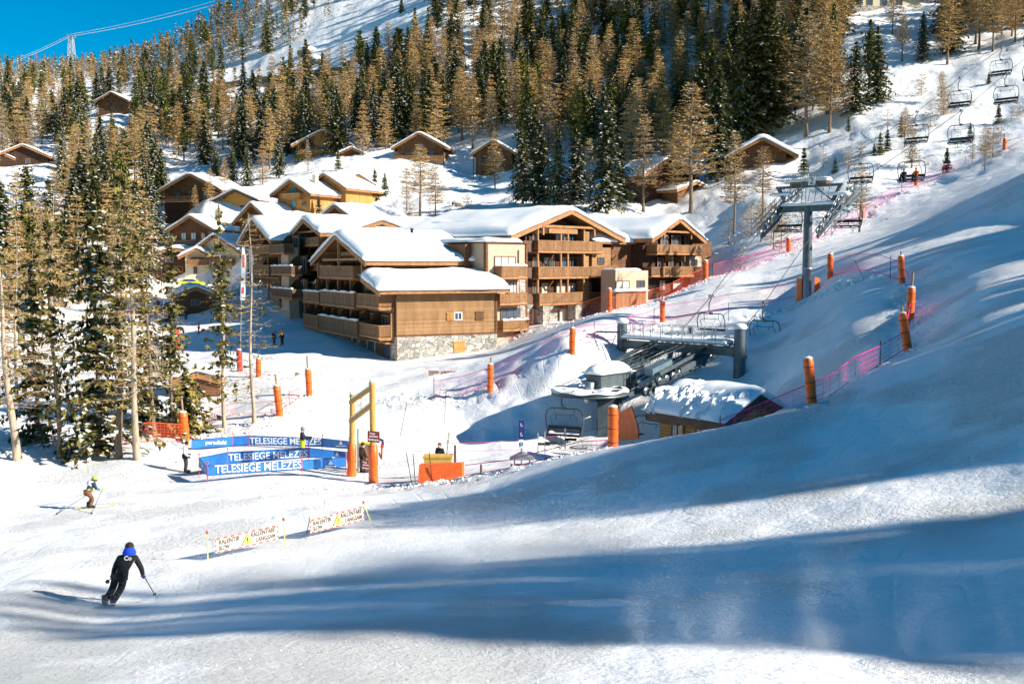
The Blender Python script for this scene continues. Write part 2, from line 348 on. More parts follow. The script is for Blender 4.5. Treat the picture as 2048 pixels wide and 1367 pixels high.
    L(n2.outputs['Fac'], b2_.inputs['Height']); L(last.outputs[0], b2_.inputs['Normal']); L(b2_.outputs[0], b.inputs['Normal'])
    return m
M_SNOW = snow_mat('ground_snow', True); M_ROOFSNOW = snow_mat('roof_snow', False, .12, .12); M_CLUMP = snow_mat('clump_snow', False, .5, .5)
M_TSNOW = mat('branch_snow', (.88,.88,.9), .6)
M_WOODL = planks('larch_boards', (.24,.12,.048), (.47,.27,.125), .2)
M_WOODM = planks('brown_boards', (.10,.042,.02), (.24,.115,.052), .18)
M_WOODD = planks('dark_boards', (.045,.022,.014), (.10,.05,.03), .18)
M_WOODG = planks('golden_boards', (.46,.20,.05), (.66,.33,.10), .2)
M_RAIL = planks('balcony_boards', (.17,.08,.034), (.36,.19,.088), .2, True)
M_RAILD = planks('dark_balcony_boards', (.13,.07,.045), (.2,.115,.07), .15, True)
M_BEAM = mat('beam_wood', (.38,.18,.07), .6, var=.3, vscale=2, stretch=(1,1,1))
M_BEAMD = mat('dark_beam_wood', (.16,.085,.05), .6, var=.3, vscale=2)
M_SHINGLE = mat('shingle_edge', (.13,.105,.085), .9, var=.5, vscale=9, bump=.8, bscale=14)
M_STONE = stone('rubble_stone'); M_RENDER = mat('beige_render', (.50,.37,.27), .9, var=.08, vscale=1.2, bump=.15, bscale=30)
M_RENDERL = mat('cream_render', (.62,.55,.38), .9, var=.08, vscale=1.2)
M_GLASS = mat('window_glass', (.05,.08,.11), .06, spec=1.0); M_CURT = mat('curtain', (.62,.57,.5), .9, var=.35, vscale=6, stretch=(6,6,.2))
M_DARK = mat('recess_shade', (.035,.022,.016), .8); M_WHITEW = mat('white_frame', (.75,.73,.7), .5)
M_ORANGE = mat('orange_vinyl', (.86,.13,.010), .42, var=.22, vscale=3.5, bump=.5, bscale=6, spec=.5)
M_REDP = mat('red_vinyl', (.75,.03,.012), .42, var=.25, vscale=3, bump=.35, bscale=6, spec=.5)
M_POLEW = mat('wood_pole', (.33,.24,.16), .8, var=.3, vscale=8, stretch=(3,3,.4))
M_STEEL = mat('painted_steel', (.105,.135,.145), .45, metal=.3, var=.25, vscale=2.5); M_STEELB = mat('steel_walkway', (.17,.25,.30), .45, metal=.5, var=.25, vscale=3)
M_GALV = mat('galvanised_steel', (.33,.38,.40), .4, metal=.7, var=.2, vscale=3); M_BLK = mat('black_rubber', (.015,.015,.018), .5)
M_CABLE = mat('steel_rope', (.05,.05,.055), .5, metal=.4)
# ------------------------------------------------------------------ snow ground
def vnoise(x, y, seed=0):
    xi = np.floor(x).astype(np.int64); yi = np.floor(y).astype(np.int64); fx = x-xi; fy = y-yi
    fx = fx*fx*(3-2*fx); fy = fy*fy*(3-2*fy)
    def hs(a, b):
        n = (a*374761393 + b*668265263 + seed*1442695041) & 0x7fffffff
        n = ((n ^ (n >> 13))*1274126177) & 0x7fffffff
        return ((n ^ (n >> 16)) & 0xffff)/65535.0
    return (hs(xi, yi)*(1-fx)+hs(xi+1, yi)*fx)*(1-fy) + (hs(xi, yi+1)*(1-fx)+hs(xi+1, yi+1)*fx)*fy - .5
def seg_dist(x, y, poly):
    d = np.full(x.shape, 1e9)
    for a, b in zip(poly[:-1], poly[1:]):
        ab = b-a; t = np.clip(((x-a[0])*ab[0]+(y-a[1])*ab[1])/(ab@ab), 0, 1)
        d = np.minimum(d, np.hypot(x-a[0]-t*ab[0], y-a[1]-t*ab[1]))
    return d
def wl(*a): return np.array([P(*c)[:2] for c in a])
BANKS = [wl((560,985,50),(760,977,50.5),(880,964,49),(1000,946,47.5),(1110,917,46.5),(1225,899,46),(1340,885,45),(1440,867,44),(1560,826,43),(1620,812,42),(1700,765,46),(1815,701,51),(1826,640,58),(1803,567,70)),
         wl((0,925,60),(200,915,62),(367,884,66),(556,833,70),(618,794,76),(980,784,73),(1144,712,73),(1325,647,88)),
         wl((1000,692,107),(1065,657,108),(1219,622,98),(1411,560,107),(1577,504,117),(1724,438,134),(1832,373,144),(2008,306,144)),
         wl((1500,622,83),(1620,593,83),(1720,562,76))]
nr_, na_ = 560, 560
rr = np.exp(np.linspace(math.log(24.0), math.log(1150.0), nr_)); aa = np.radians(np.linspace(-47, 47, na_))
Rg, Ag = np.meshgrid(rr, aa, indexing='ij'); Xg = Rg*np.sin(Ag); Yg = Rg*np.cos(Ag)-25.0; Zg = H(Xg, Yg)
Zs = H(Xg, Yg-18.0)
bd = np.minimum.reduce([seg_dist(Xg, Yg, b) for b in BANKS])
rough = np.exp(-(bd/1.6)**2)
Zg += rough*(.30*vnoise(Xg*.9, Yg*.9, 3)+.30*vnoise(Xg*2.3, Yg*2.3, 4)+.16*vnoise(Xg*5, Yg*5, 5))
far = np.clip((Yg-115)/60, 0, 1); Zg += far*(1.6*vnoise(Xg*.12, Yg*.12, 6)+.8*vnoise(Xg*.35, Yg*.35, 7)+.4*vnoise(Xg, Yg, 8))
# lumps of ploughed snow beside the lift
def bump_at(c, r, hgt): 
    global Zg
    q = P(*c); d = np.hypot(Xg-q[0], (Yg-q[1])*.7)/r; Zg += hgt*np.exp(-d*d*1.2)
for c, r, hg in (((1060,805,70),2.4,.35),((1120,785,70.5),1.8,.3),((1030,840,69),2.4,.3),((1120,815,70),2.2,.3),((1160,805,69),2,.3)): bump_at(c, r, hg)
lump = np.exp(-((Xg-P(1080,790,71)[0])**2+((Yg-71)*.8)**2)/90.0)
Zg += lump*(.5*vnoise(Xg*.45, Yg*.45, 11)+.35*vnoise(Xg*1.1, Yg*1.1, 12))
gen = .05*vnoise(Xg*.6, Yg*.6, 9)+.03*vnoise(Xg*2, Yg*2, 10); Zg += gen
mb = MB(); idx = np.arange(nr_*na_).reshape(nr_, na_)
fq = np.stack((idx[:-1,:-1], idx[:-1,1:], idx[1:,1:], idx[1:,:-1]), -1).reshape(-1, 4)[:, ::-1]
me = bpy.data.meshes.new('snow_ground'); me.from_pydata(np.stack((Xg, Yg, Zg), -1).reshape(-1, 3).tolist(), [], fq.tolist())
me.materials.append(M_SNOW); me.polygons.foreach_set('use_smooth', [True]*len(fq)); me.update()
ground = bpy.data.objects.new('snow_ground', me); COL.objects.link(ground); ground['kind'] = 'structure'
ground['label'] = 'snow covered ski slope, basin and mountainside'
# visible-ground table: depth for every photo position
TU = np.arange(-80, 2140, 12.0); TV = np.arange(-60, 1367, 3.0); TD = np.exp(np.linspace(math.log(13), math.log(1000), 420))
_gx = np.array([P(u, 600, 1.0)[0] for u in TU]); _hx = H((_gx[:, None]*TD[None]), np.broadcast_to(TD, (len(TU), len(TD))))
_f = TD*CP_ - _hx*SP_; _vv = CY - F_PX*(TD*SP_+_hx*CP_)/_f; _env = np.minimum.accumulate(_vv, axis=1)
def gfast(u, v):
    i = int(np.clip(round((u-TU[0])/12.0), 0, len(TU)-1)); e = _env[i]; k = np.searchsorted(-e, -v)
    if k >= len(TD) or k == 0: return None
    D = TD[k]; p = P(u, 600, D); z = h(p[0], D); return np.array((p[0], D, z))
# ------------------------------------------------------------------ buildings
class Fr:
    """a building frame measured from the photo: origin at photo point (u,v) at distance D, x axis turned by deg"""
    def __init__(s, u, v, D, deg):
        s.o = P(u, v, D); s.rz = math.radians(deg); s.c, s.s = math.cos(s.rz), math.sin(s.rz)
    def w(s, x, y, z): return V(s.o[0]+x*s.c-y*s.s, s.o[1]+x*s.s+y*s.c, s.o[2]+z)
    def ray(s, u, v):
        p = P(u, v, 1.0); d = V(p[0]*s.c+p[1]*s.s, -p[0]*s.s+p[1]*s.c, p[2]); o = s.o
        return V(-(o[0]*s.c+o[1]*s.s), o[0]*s.s-o[1]*s.c, -o[2]), d
    def xz(s, u, v, y=0.0):
        o, d = s.ray(u, v); t = (y-o[1])/d[1]; q = o+d*t; return q[0], q[2]
    def yz(s, u, v, x=0.0):
        o, d = s.ray(u, v); t = (x-o[0])/d[0]; q = o+d*t; return q[1], q[2]
def fp(face, off, al, out, z): return V(al, off-out, z) if face == 'y' else V(off-out, al, z)
def fbox(mb, face, off, a0, a1, o0, o1, z0, z1, m=0): mb.box(fp(face, off, a0, o0, z0), fp(face, off, a1, o1, z1), m)
def window(par, face, off, a0, a1, z0, z1, frame=None, glass=None, bars=1, shutter=None, name='window'):
    a0, a1 = min(a0, a1), max(a0, a1); z0, z1 = min(z0, z1), max(z0, z1); f = .09; mb = MB()
    for (p, q, r, t) in ((a0, a1, z0, z0+f), (a0, a1, z1-f, z1), (a0, a0+f, z0+f, z1-f), (a1-f, a1, z0+f, z1-f)): fbox(mb, face, off, p, q, .0, .10, r, t)
    for k in range(bars):
        c = a0+(a1-a0)*(k+1)/(bars+1); fbox(mb, face, off, c-.03, c+.03, .03, .085, z0+f, z1-f)
    w = part(name, mb, [frame or M_BEAM], par, local=True)
    g = MB(); fbox(g, face, off, a0+f, a1-f, .0, .045, z0+f, z1-f)
    part('pane', g, [glass or M_GLASS], w, local=True)
    if shutter:
        for sgn in shutter:
            s = MB(); wd = (a1-a0)*.9; b0 = a0-wd-.02 if sgn < 0 else a1+.02; fbox(s, face, off, b0, b0+wd, .02, .09, z0, z1)
            fbox(s, face, off, b0+.06, b0+wd-.06, .09, .12, z0+.15, z0+.27); fbox(s, face, off, b0+.06, b0+wd-.06, .09, .12, z1-.27, z1-.15)
            part('shutter', s, [M_WOODG], par, local=True)
    return w
def balcony(par, face, off, a0, a1, z0, z1, depth=1.5, mt=None, cap=False, open_=()):
    """z0 slab underside, z1 top of the rail"""
    a0, a1 = min(a0, a1), max(a0, a1); z0, z1 = min(z0, z1), max(z0, z1)
    sl = MB(); fbox(sl, face, off, a0, a1, 0.01, depth-.06, z0+.02, z0+.16); fbox(sl, face, off, a0-.03, a1+.03, depth-.06, depth+.05, z0-.04, z0+.2)
    n = max(1, int((a1-a0)/3.2))
    for k in range(n+1):
        c = a0+.12+(a1-a0-.24)*k/n; fbox(sl, face, off, c-.08, c+.08, .01, depth-.1, z0-.14, z0+.02)
    b = part('balcony', sl, [M_BEAM], par, local=True)
    r = MB(); fbox(r, face, off, a0, a1, depth-.05, depth, z0+.24, z1-.06, 0)
    fbox(r, face, off, a0-.03, a1+.03, depth-.1, depth+.05, z1-.055, z1+.02, 1)
    for e, w in ((a0, .05), (a1, -.05)):
        if e in open_: continue
        fbox(r, face, off, e, e+w, .02, depth-.06, z0+.24, z1-.06, 0); fbox(r, face, off, e-.03, e+.08 if w > 0 else e-.08, .02, depth-.11, z1-.055, z1+.018, 1)
    # cut hearts: flat slots on the boards, shade of the openings coloured in
    k = a0+.5
    while k < a1-.4:
        fbox(r, face, off, k-.04, k+.04, depth, depth+.006, (z0+z1)/2+.1, (z0+z1)/2+.24, 2); k += 1.05
    part('railing', r, [mt or M_RAIL, M_BEAM, M_DARK], b, local=True)
    if cap:
        s = MB(); nn = 14
        for i in range(nn):
            c0 = a0+(a1-a0)*i/nn; c1 = a0+(a1-a0)*(i+1)/nn; fbox(s, face, off, c0, c1+.002*(i < nn-1), depth-.16, depth+.10, z1+.022, z1+.13+.08*math.sin(i*1.7+a0)+.05)
        part('snow_cap', s, [M_ROOFSNOW], b, local=True)
    return b
def edges(a, b, w, n):
    L = b-a; w = min(w, L*.3); e = [0, .04, .14, .32, .6, 1]
    return np.array([a+w*k for k in e] + list(np.linspace(a+w, b-w, n)[1:-1]) + [b-w*k for k in e[::-1]])
def snow_slab(fn, x0, x1, y0, y1, th, seed=0, n=16, hang=.18, m=0, ex=None):
    """thick rounded snow lying on roof surface fn over a rectangle"""
    w = th*1.5; xs = edges(x0, x1, w, n); ys = edges(y0, y1, w, n); X, Y = np.meshgrid(xs, ys)
    dx = np.minimum(X-x0, x1-X); dy = np.minimum(Y-y0, y1-Y); d = np.clip(1-np.hypot(1-np.clip(dx/w, 0, 1), 1-np.clip(dy/w, 0, 1)), 0, 1)
    pr = np.sqrt(np.clip(1-(1-d)**2, 0, 1)); Z0 = np.vectorize(fn)(X, Y)
    # smooth the roof form under deep snow
    Zs = sum(np.vectorize(fn)(np.clip(X+a, x0, x1), np.clip(Y+b, y0, y1)) for a in (-.9, 0, .9) for b in (-.9, 0, .9))/9
    nz = 1+.42*vnoise(X*.38+seed*7, Y*.38, seed)+.12*vnoise(X*1.3, Y*1.3+seed, seed+3)
    sag = vnoise(X*.8+seed, Y*.8, seed+9)*.22*(1-pr)
    Z = Z0*(1-d)+Zs*d + (.12+th*pr*1.0)*nz + sag
    ox = hang*(1-np.clip(dx/w, 0, 1))*np.where(X < (x0+x1)/2, -1, 1)*np.sin(np.clip(pr+.35, 0, 1)*math.pi)**.5; oy = hang*(1-np.clip(dy/w, 0, 1))*np.where(Y < (y0+y1)/2, -1, 1)*np.sin(np.clip(pr+.35, 0, 1)*math.pi)**.5
    Xo, Yo = X+np.nan_to_num(ox)*(1+.5*vnoise(Y*1.7, X*.1, seed+5)), Y+np.nan_to_num(oy)*(1+.5*vnoise(X*1.7, Y*.1, seed+6))
    nx, ny = len(xs), len(ys); mb = MB(); vs = list(zip(Xo.ravel(), Yo.ravel(), Z.ravel()))
    fs = [(j*nx+i, j*nx+i+1, (j+1)*nx+i+1, (j+1)*nx+i) for j in range(ny-1) for i in range(nx-1)]
    k = len(vs); ring = [(0, i) for i in range(nx)]+[(j, nx-1) for j in range(1, ny)]+[(ny-1, i) for i in range(nx-2, -1, -1)]+[(j, 0) for j in range(ny-2, 0, -1)]
    for (j, i) in ring: vs.append((X[j, i], Y[j, i], Z0[j, i]+.015))
    R = len(ring)
    for q in range(R):
        a = ring[q][0]*nx+ring[q][1]; b_ = ring[(q+1) % R]; b = b_[0]*nx+b_[1]; fs.append((b, a, k+q, k+(q+1) % R))
    mb.add(vs, fs, m, True); return mb
def roof_slab(fn, x0, x1, y0, y1, th=.22, cx=None, cy=None):
    """timber roof deck with a rough shingle layer, following fn; cx, cy are crease lines"""
    mb = MB(); xs = sorted(set([x0, x1]+list(np.linspace(x0, x1, 7))+([cx] if cx is not None else []))); ys = sorted(set([y0, y1]+list(np.linspace(y0, y1, 7))+([cy] if cy is not None else [])))
    for (zt, zb, g, m) in ((.0, -.09, .04, 1), (-.092, -th, 0, 0)):
        nx, ny = len(xs), len(ys); ex = lambda v, a, b: v-(g if v == a else 0)+(g if v == b else 0)
        T = [V(ex(x, x0, x1), ex(y, y0, y1), fn(x, y)+zt) for y in ys for x in xs]; B = [V(q[0], q[1], q[2]-zt+zb) for q in T]; N_ = nx*ny
        fs = [(j*nx+i, j*nx+i+1, (j+1)*nx+i+1, (j+1)*nx+i) for j in range(ny-1) for i in range(nx-1)]; fb = [tuple(N_+c for c in f[::-1]) for f in fs]
        ring = [i for i in range(nx)]+[j*nx+nx-1 for j in range(1, ny)]+[(ny-1)*nx+i for i in range(nx-2, -1, -1)]+[j*nx for j in range(ny-2, 0, -1)]
        sd = [(ring[(q+1) % len(ring)], ring[q], N_+ring[q], N_+ring[(q+1) % len(ring)]) for q in range(len(ring))]
        mb.add(T+B, fs+fb+sd, m)
    return mb
def gfn(ax, c, hw, ze, zr):
    return (lambda x, y: ze+(zr-ze)*(1-abs((y if ax == 'x' else x)-c)/hw))
def gable_roof(par, ax, lo, hi, c, hw, ze, zr, snow=.6, seed=1, verge=(0,), vm=None, wall_in=.0, name='roof', sx=None):
    """ridge along ax from lo to hi, centred on c, half width hw; verge boards at ends 0 (lo) / 1 (hi)"""
    fn = gfn(ax, c, hw, ze, zr); r = (lo, hi, c-hw, c+hw) if ax == 'x' else (c-hw, c+hw, lo, hi)
    rf = part(name, roof_slab(fn, *r, cx=c if ax == 'y' else None, cy=c if ax == 'x' else None), [vm or M_BEAM, M_SHINGLE], par, local=True)
    b = MB(); sl = (zr-ze)/hw
    for e in verge:
        p = lo+.06 if e == 0 else hi-.06
        for sg in (-1, 1):
            def q(t, dz): cc = c+sg*t; return V(p, cc, zr-sl*t+dz) if ax == 'x' else V(cc, p, zr-sl*t+dz)
            b.beam(q(0, -.38), q(hw, -.38), .10, .34, 0)
    for sg in (-1, 1):
        e = c+sg*(hw-.05); a_, b_ = (V(lo+.1, e, ze-.33), V(hi-.1, e, ze-.33)) if ax == 'x' else (V(e, lo+.1, ze-.33), V(e, hi-.1, ze-.33)); b.beam(a_, b_, .08, .2, 0)
    for t in (0, .5, .93):  # purlins that carry the overhang
        for sg in ((-1, 1) if t else (1,)):
            cc = c+sg*hw*t; z = zr-sl*hw*t-.52
            for e in verge:
                p0, p1 = (lo+.15, lo+2.4) if e == 0 else (hi-.15, hi-2.4)
                b.beam(V(p0, cc, z) if ax == 'x' else V(cc, p0, z), V(p1, cc, z) if ax == 'x' else V(cc, p1, z), .2, .26, 0)
    part('roof_beams', b, [vm or M_BEAM], rf, local=True)
    if snow:
        s = sx or (lo-.02, hi+.02)
        rr_ = (s[0], s[1], c-hw-.02, c+hw+.02) if ax == 'x' else (c-hw-.02, c+hw+.02, s[0], s[1])
        part('roof_snow', snow_slab(fn, *rr_, snow, seed), [M_ROOFSNOW], rf, local=True)
    return rf
def gable_walls(mb, ax, lo, hi, c, hw, z0, zw, zr, m=0, mg=None):
    """closed block with gable ends; walls from z0 to eave height zw, ridge zr (all inside the roof)"""
    mg = m if mg is None else mg
    def q(a, b, z): return V(a, b, z) if ax == 'x' else V(b, a, z)
    A0, A1, B0, B1 = q(lo, c-hw, z0), q(lo, c+hw, z0), q(hi, c-hw, z0), q(hi, c+hw, z0); a0, a1, b0, b1 = (V(*p) for p in (A0, A1, B0, B1))
    for p in (a0, a1, b0, b1): p[2] = zw
    ra, rb = q(lo, c, zr), q(hi, c, zr); vs = [A0, A1, B0, B1, a0, a1, b0, b1, ra, rb]
    fl = [(0, 1, 5, 8, 4), (3, 2, 6, 9, 7), (2, 0, 4, 6), (1, 3, 7, 5), (4, 8, 9, 6), (8, 5, 7, 9), (0, 2, 3, 1)]
    if ax == 'x': fl = [f[::-1] for f in fl]
    mb.add(vs, fl, m)

# ---- A: the front apartment house, timber above rubble stone
A_ = Fr(790, 722, 100, 26.6); gz = A_.o[2]
A = thing('apartment_house', 'front apartment house clad in pale boards above rubble stone, two deep snow roofs', 'building', A_.o, A_.rz)
zst = A_.xz(850, 672)[1]; zeL = A_.xz(900, 583, -1.0)[1]
xr = A_.xz(994, 690)[0]; WA = xr; yS = 9.6
mb = MB(); mb.box((0, 0, -2.5), (WA, 34, zst)); part('stone_base', mb, [M_STONE], A, local=True)
shed = lambda x, y: zeL + .18 + (y+1.15)*.235
mb = MB(); z1 = zst+.003
vs = [(.02,.02,z1),(WA-.02,.02,z1),(WA-.02,yS,z1),(.02,yS,z1),(.02,.02,shed(0,0)-.24),(WA-.02,.02,shed(0,0)-.24),(WA-.02,yS,shed(0,yS)-.24),(.02,yS,shed(0,yS)-.24)]
mb.add(vs, [(3,2,1,0),(4,5,6,7),(0,1,5,4),(1,2,6,5),(2,3,7,6),(3,0,4,7)]); part('wall', mb, [M_WOODL], A, local=True)
ypk = A_.yz(664, 470, -1.8)[0]; yRe, zRe = A_.yz(730, 527, -1.8); zpk = A_.yz(664, 474, -1.8)[1]; yLe, zLe = A_.yz(620, 522, -1.8)
hwA = (yLe-yRe)/2; cA = (yLe+yRe)/2; xE = A_.xz(966, 522, yRe)[0]
print('Aframe', WA, zst, zeL, 'gable', yRe, cA, yLe, zRe, zpk, xE)
mb = MB(); gable_walls(mb, 'x', .9, xE-1.0, cA, hwA-.9, z1, zRe-.1, zpk-.55); part('upper_wall', mb, [M_WOODM], A, local=True)
gable_roof(A, 'x', -1.8, xE, cA, hwA, zRe+.25, zpk+.3, .72, 3, verge=(0,))
fA = shed; rf = part('roof', roof_slab(shed, -2.0, WA+.9, -1.15, yRe+1.2), [M_BEAM, M_SHINGLE], A, local=True)
mb = MB(); mb.beam((-1.9, -1.1, zeL-.06), (WA+.8, -1.1, zeL-.06), .08, .24); mb.beam((-1.94, -1.1, shed(0,-1.1)-.42), (-1.94, yRe+1.1, shed(0, yRe+1.1)-.42), .08, .34); mb.beam((WA+.84, -1.1, shed(0,-1.1)-.42), (WA+.84, yRe+1.1, shed(0, yRe+1.1)-.42), .08, .34); part('fascia', mb, [M_BEAM], rf, local=True)
part('roof_snow', snow_slab(shed, -2.05, WA+1.0, -1.25, yRe+1.3, .95, 5), [M_ROOFSNOW], rf, local=True)
mb = MB(); mb.box((-.03, -.06, z1), (.22, -.001, shed(0,0)-.3)); mb.box((WA-.22, -.06, z1), (WA+.03, -.001, shed(0,0)-.3)); mb.box((.22, -.05, zst+.005), (WA-.22, -.001, zst+.2)); part('corner_board', mb, [M_WOODM], A, local=True)
mb = MB(); mb.tube([(.12, -1.0, zeL), (.12, -.5, zeL-.55), (.12, -.14, zeL-.8), (.12, -.14, -1.0)], .07, 0, 8); part('drain_pipe', mb, [M_BEAMD], A, local=True)
def pxr(u0, v0, u1, v1, fr, pl, face='y'):
    f = fr.xz if face == 'y' else fr.yz; a = f(u0, (v0+v1)/2, pl)[0]; b = f(u1, (v0+v1)/2, pl)[0]; z0 = f((u0+u1)/2, v1, pl)[1]; z1_ = f((u0+u1)/2, v0, pl)[1]; return min(a, b), max(a, b), z0, z1_
a = pxr(908, 624, 924, 640, A_, 0); window(A, 'y', .02, *a, M_WHITEW, shutter=(-1,))
a = pxr(951, 622, 967, 640, A_, 0); mb = MB(); fbox(mb, 'y', .02, a[0], a[1], 0, .07, a[2], a[3]); fbox(mb, 'y', .02, a[0]-.06, a[1]+.06, .071, .10, a[3]-.22, a[3]-.12); fbox(mb, 'y', .02, a[0]-.06, a[1]+.06, .071, .10, a[2]+.12, a[2]+.22); part('shutter', mb, [M_WOODM], A, local=True)
a = pxr(907, 684, 929, 704, A_, 0); mb = MB(); fbox(mb, 'y', .0, a[0], a[1], 0, .06, a[2], a[3]); fbox(mb, 'y', 0, a[0]-.1, a[1]+.1, .0, .09, a[3], a[3]+.12); part('hatch', mb, [M_WOODG], A, local=True)
zv = zpk-.9; mb = MB(); mb.tube([(6.5, cA-2.2, zv), (6.5, cA-2.2, zv+1.75)], .16, 0, 10); mb.ball(V(6.5, cA-2.2, zv+1.8), .24, 0, 8, 5, (1, 1, .5)); part('roof_vent', mb, [M_BLK], A, local=True)
# loggias on the shaded long side, recess shade put in as dark sheets
rec = MB(); 
for (u0, v0, u1, v1) in ((640,560,770,588),(640,612,782,640),(660,606,712,634)): pass
def loggia(par, face, off, a0, a1, z0, z1, parts=3, mt=None):
    a0, a1 = min(a0, a1), max(a0, a1); z0, z1 = min(z0, z1), max(z0, z1)
    mb = MB(); fbox(mb, face, off, a0, a1, .0, .03, z0, z1); lg = part('loggia', mb, [M_DARK], par, local=True)  # flat dark sheet, the shade of the recess put into its colour
    w = (a1-a0)/parts
    for k in range(parts):
        c0 = a0+w*k+w*.18; c1 = a0+w*k+w*.78; window(lg, face, off-.03 if face == 'y' else off-.03, c0, c1, z0+.12, z1-.25, M_BEAM, M_GLASS, 1, name='patio_door')
    mb = MB()
    for k in range(1, parts):
        c = a0+w*k; q = lambda o, z: fp(face, off, c-.05, o, z); d = fp(face, off, c+.05, 0, 0)-fp(face, off, c-.05, 0, 0)
        mb.prism([q(.04, z0), q(1.35, z0), q(1.35, z0+1.3), q(1.1, z0+1.75), q(.7, z1-.2), q(.04, z1-.02)], d)
    if parts > 1: part('partition', mb, [mt or M_WOODM], par, local=True)
zf = [zst-.02]; 
rows = []
b1 = pxr(637, 641, 716, 672, A_, -1.6, 'x'); 
for (u0, v0, u1, v1, cap) in ((639,532,706,557,0),(606,583,638,604,1),(640,584,708,613,1),(713,589,786,617,0),(606,629,636,653,0),(637,636,714,668,1),(719,649,771,676,0)):
    y0, zz0 = A_.yz(u1, v1, -1.6); y1, zz1 = A_.yz(u0, v0, -1.6); zc = A_.yz((u0+u1)/2, v1, -1.6)[1]; zt = A_.yz((u0+u1)/2, v0, -1.6)[1]
    balcony(A, 'x', 0.0 if y0 < yS else .0, max(y0, .15), y1, zc, max(zt, zc+1.1), 1.6, cap=bool(cap)); rows.append((zc, y0, y1)); print('bal', zc, zt, y0, y1)
# slabs that run the whole side at each floor, and flat dark sheets for the shade of the rooms behind
f1 = [r[0] for r in rows]; F1, F2, F3 = f1[5], f1[2], f1[0]
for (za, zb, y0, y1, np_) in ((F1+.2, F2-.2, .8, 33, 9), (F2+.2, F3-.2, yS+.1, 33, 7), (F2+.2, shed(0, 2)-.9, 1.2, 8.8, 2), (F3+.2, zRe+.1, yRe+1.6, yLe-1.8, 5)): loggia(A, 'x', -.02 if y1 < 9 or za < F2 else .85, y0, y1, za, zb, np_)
mb = MB()
for (x0, y0, y1, z) in ((-.9, .3, 33.5, F1-.02), (-.5, yS, 33.5, F2-.02), (-.5, yRe+.6, yLe-.8, F3-.02)): mb.box((x0, y0, z-.16), (.9, y1, z+.0))
part('floor_slab', mb, [M_BEAM], A, local=True)
mb = MB()
for y in (.25, 8.9, 13.5, 18.2, 22.8, 27.5, 33.3): mb.box((-.35, y-.13, z1), (-.04, y+.13, (F3 if y > 9 else F2)-.2))
for y in (yRe+2.2, cA, yLe-2.2): mb.box((-1.5, y-.12, F3+.02), (-1.25, y+.12, zRe+.2+(zpk-zRe)*(1-abs(y-cA)/hwA)-.6))
part('post', mb, [M_BEAM], A, local=True)
mb = MB(); mb.box((-.2, cA-3.2, zRe+.9), (.88, cA+3.2, zRe+1.35)); mb.box((-1.4, cA-hwA*.62, zRe+.35), (-1.1, cA+hwA*.62, zRe+.6)); part('tie_beam', mb, [M_BEAM], A, local=True)
for k, (u0, u1) in enumerate(((637,644),(650,655),(661,667),(670,677),(690,702),(708,713),(721,732),(738,748),(752,766),(768,780))):
    y0, _ = A_.yz(u1, 690, 0); y1, _ = A_.yz(u0, 690, 0)
    if k % 2: window(A, 'x', 0, y0, y1, zst-2.3, zst-.5, M_BEAMD, name='window')
    else:
        mb = MB(); fbox(mb, 'x', 0, y0, y1, 0, .05, zst-2.3, zst-.45); fbox(mb, 'x', 0, y0-.08, y1+.08, 0, .08, zst-.45, zst-.33); part('door', mb, [M_WOODM], A, local=True)

# ---- B: two more gabled wings behind, facing the same way
def wing(u0, v0, D, label, W, peak, right, left, xlen, rows_, seed, floors, mt=M_WOODM, snow=.7, low=9):
    f = Fr(u0, v0, D, 26.6); t = thing('apartment_house', label, 'building', f.o, f.rz)
    yr, zr_ = f.yz(right[0], right[1], -1.6); yl, zl_ = f.yz(left[0], left[1], -1.6); c = (yr+yl)/2; hw = (yl-yr)/2; ze = (zr_+zl_)/2; zp = f.yz(peak[0], peak[1], -1.6)[1]
    mb = MB(); gable_walls(mb, 'x', .8, xlen-.8, c, hw-.7, -low, ze-.1, zp-.5); part('wall', mb, [mt], t, local=True)
    gable_roof(t, 'x', -1.6, xlen, c, hw, ze+.25, zp+.3, snow, seed)
    for (a, b, cc, d, cap, mm) in rows_:
        y0 = f.yz(cc, (b+d)/2, -1.3)[0]; y1 = f.yz(a, (b+d)/2, -1.3)[0]; zb = f.yz((a+cc)/2, d, -1.3)[1]; zt = f.yz((a+cc)/2, b, -1.3)[1]
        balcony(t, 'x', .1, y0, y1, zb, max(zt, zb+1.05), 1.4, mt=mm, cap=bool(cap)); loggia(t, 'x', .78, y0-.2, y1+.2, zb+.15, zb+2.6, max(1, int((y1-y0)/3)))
    mb = MB()
    for z in floors: mb.box((-.4, c-hw+.8, z-.14), (.78, c+hw-.8, z+.02))
    for y in np.linspace(c-hw+1.0, c+hw-1.0, 4): mb.box((-.3, y-.12, -low), (-.05, y+.12, ze-.3))
    part('post', mb, [M_BEAM], t, local=True)
    mb = MB(); mb.box((-1.1, c-hw*.6, ze+.5), (-.85, c+hw*.6, ze+.75)); mb.box((-.9, c-1.2, ze-.7), (.7, c+1.2, ze-.3)); part('tie_beam', mb, [M_BEAM], t, local=True)
    return f, t, (yr, c, yl, ze, zp)
fB1, B1, iB1 = wing(642, 640, 131, 'brown gabled wing behind the front apartment house, small dormer in its snow', 9, (604,442), (640,472), (576,474), 24,
   ((590,478,637,492,0,None),(589,522,636,540,1,None),(589,566,636,583,1,M_RAIL)), 8, [2.2, 5.0])
mb = MB(); q = fB1.yz(586, 620, -1.4); q2 = fB1.yz(612, 620, -1.4); mb.box((-2.0, q2[0], -4), (0.2, q[0], 3.0)); part('service_shaft', mb, [mat('grey_slate', (.05,.065,.07), .7, var=.2)], B1, local=True)
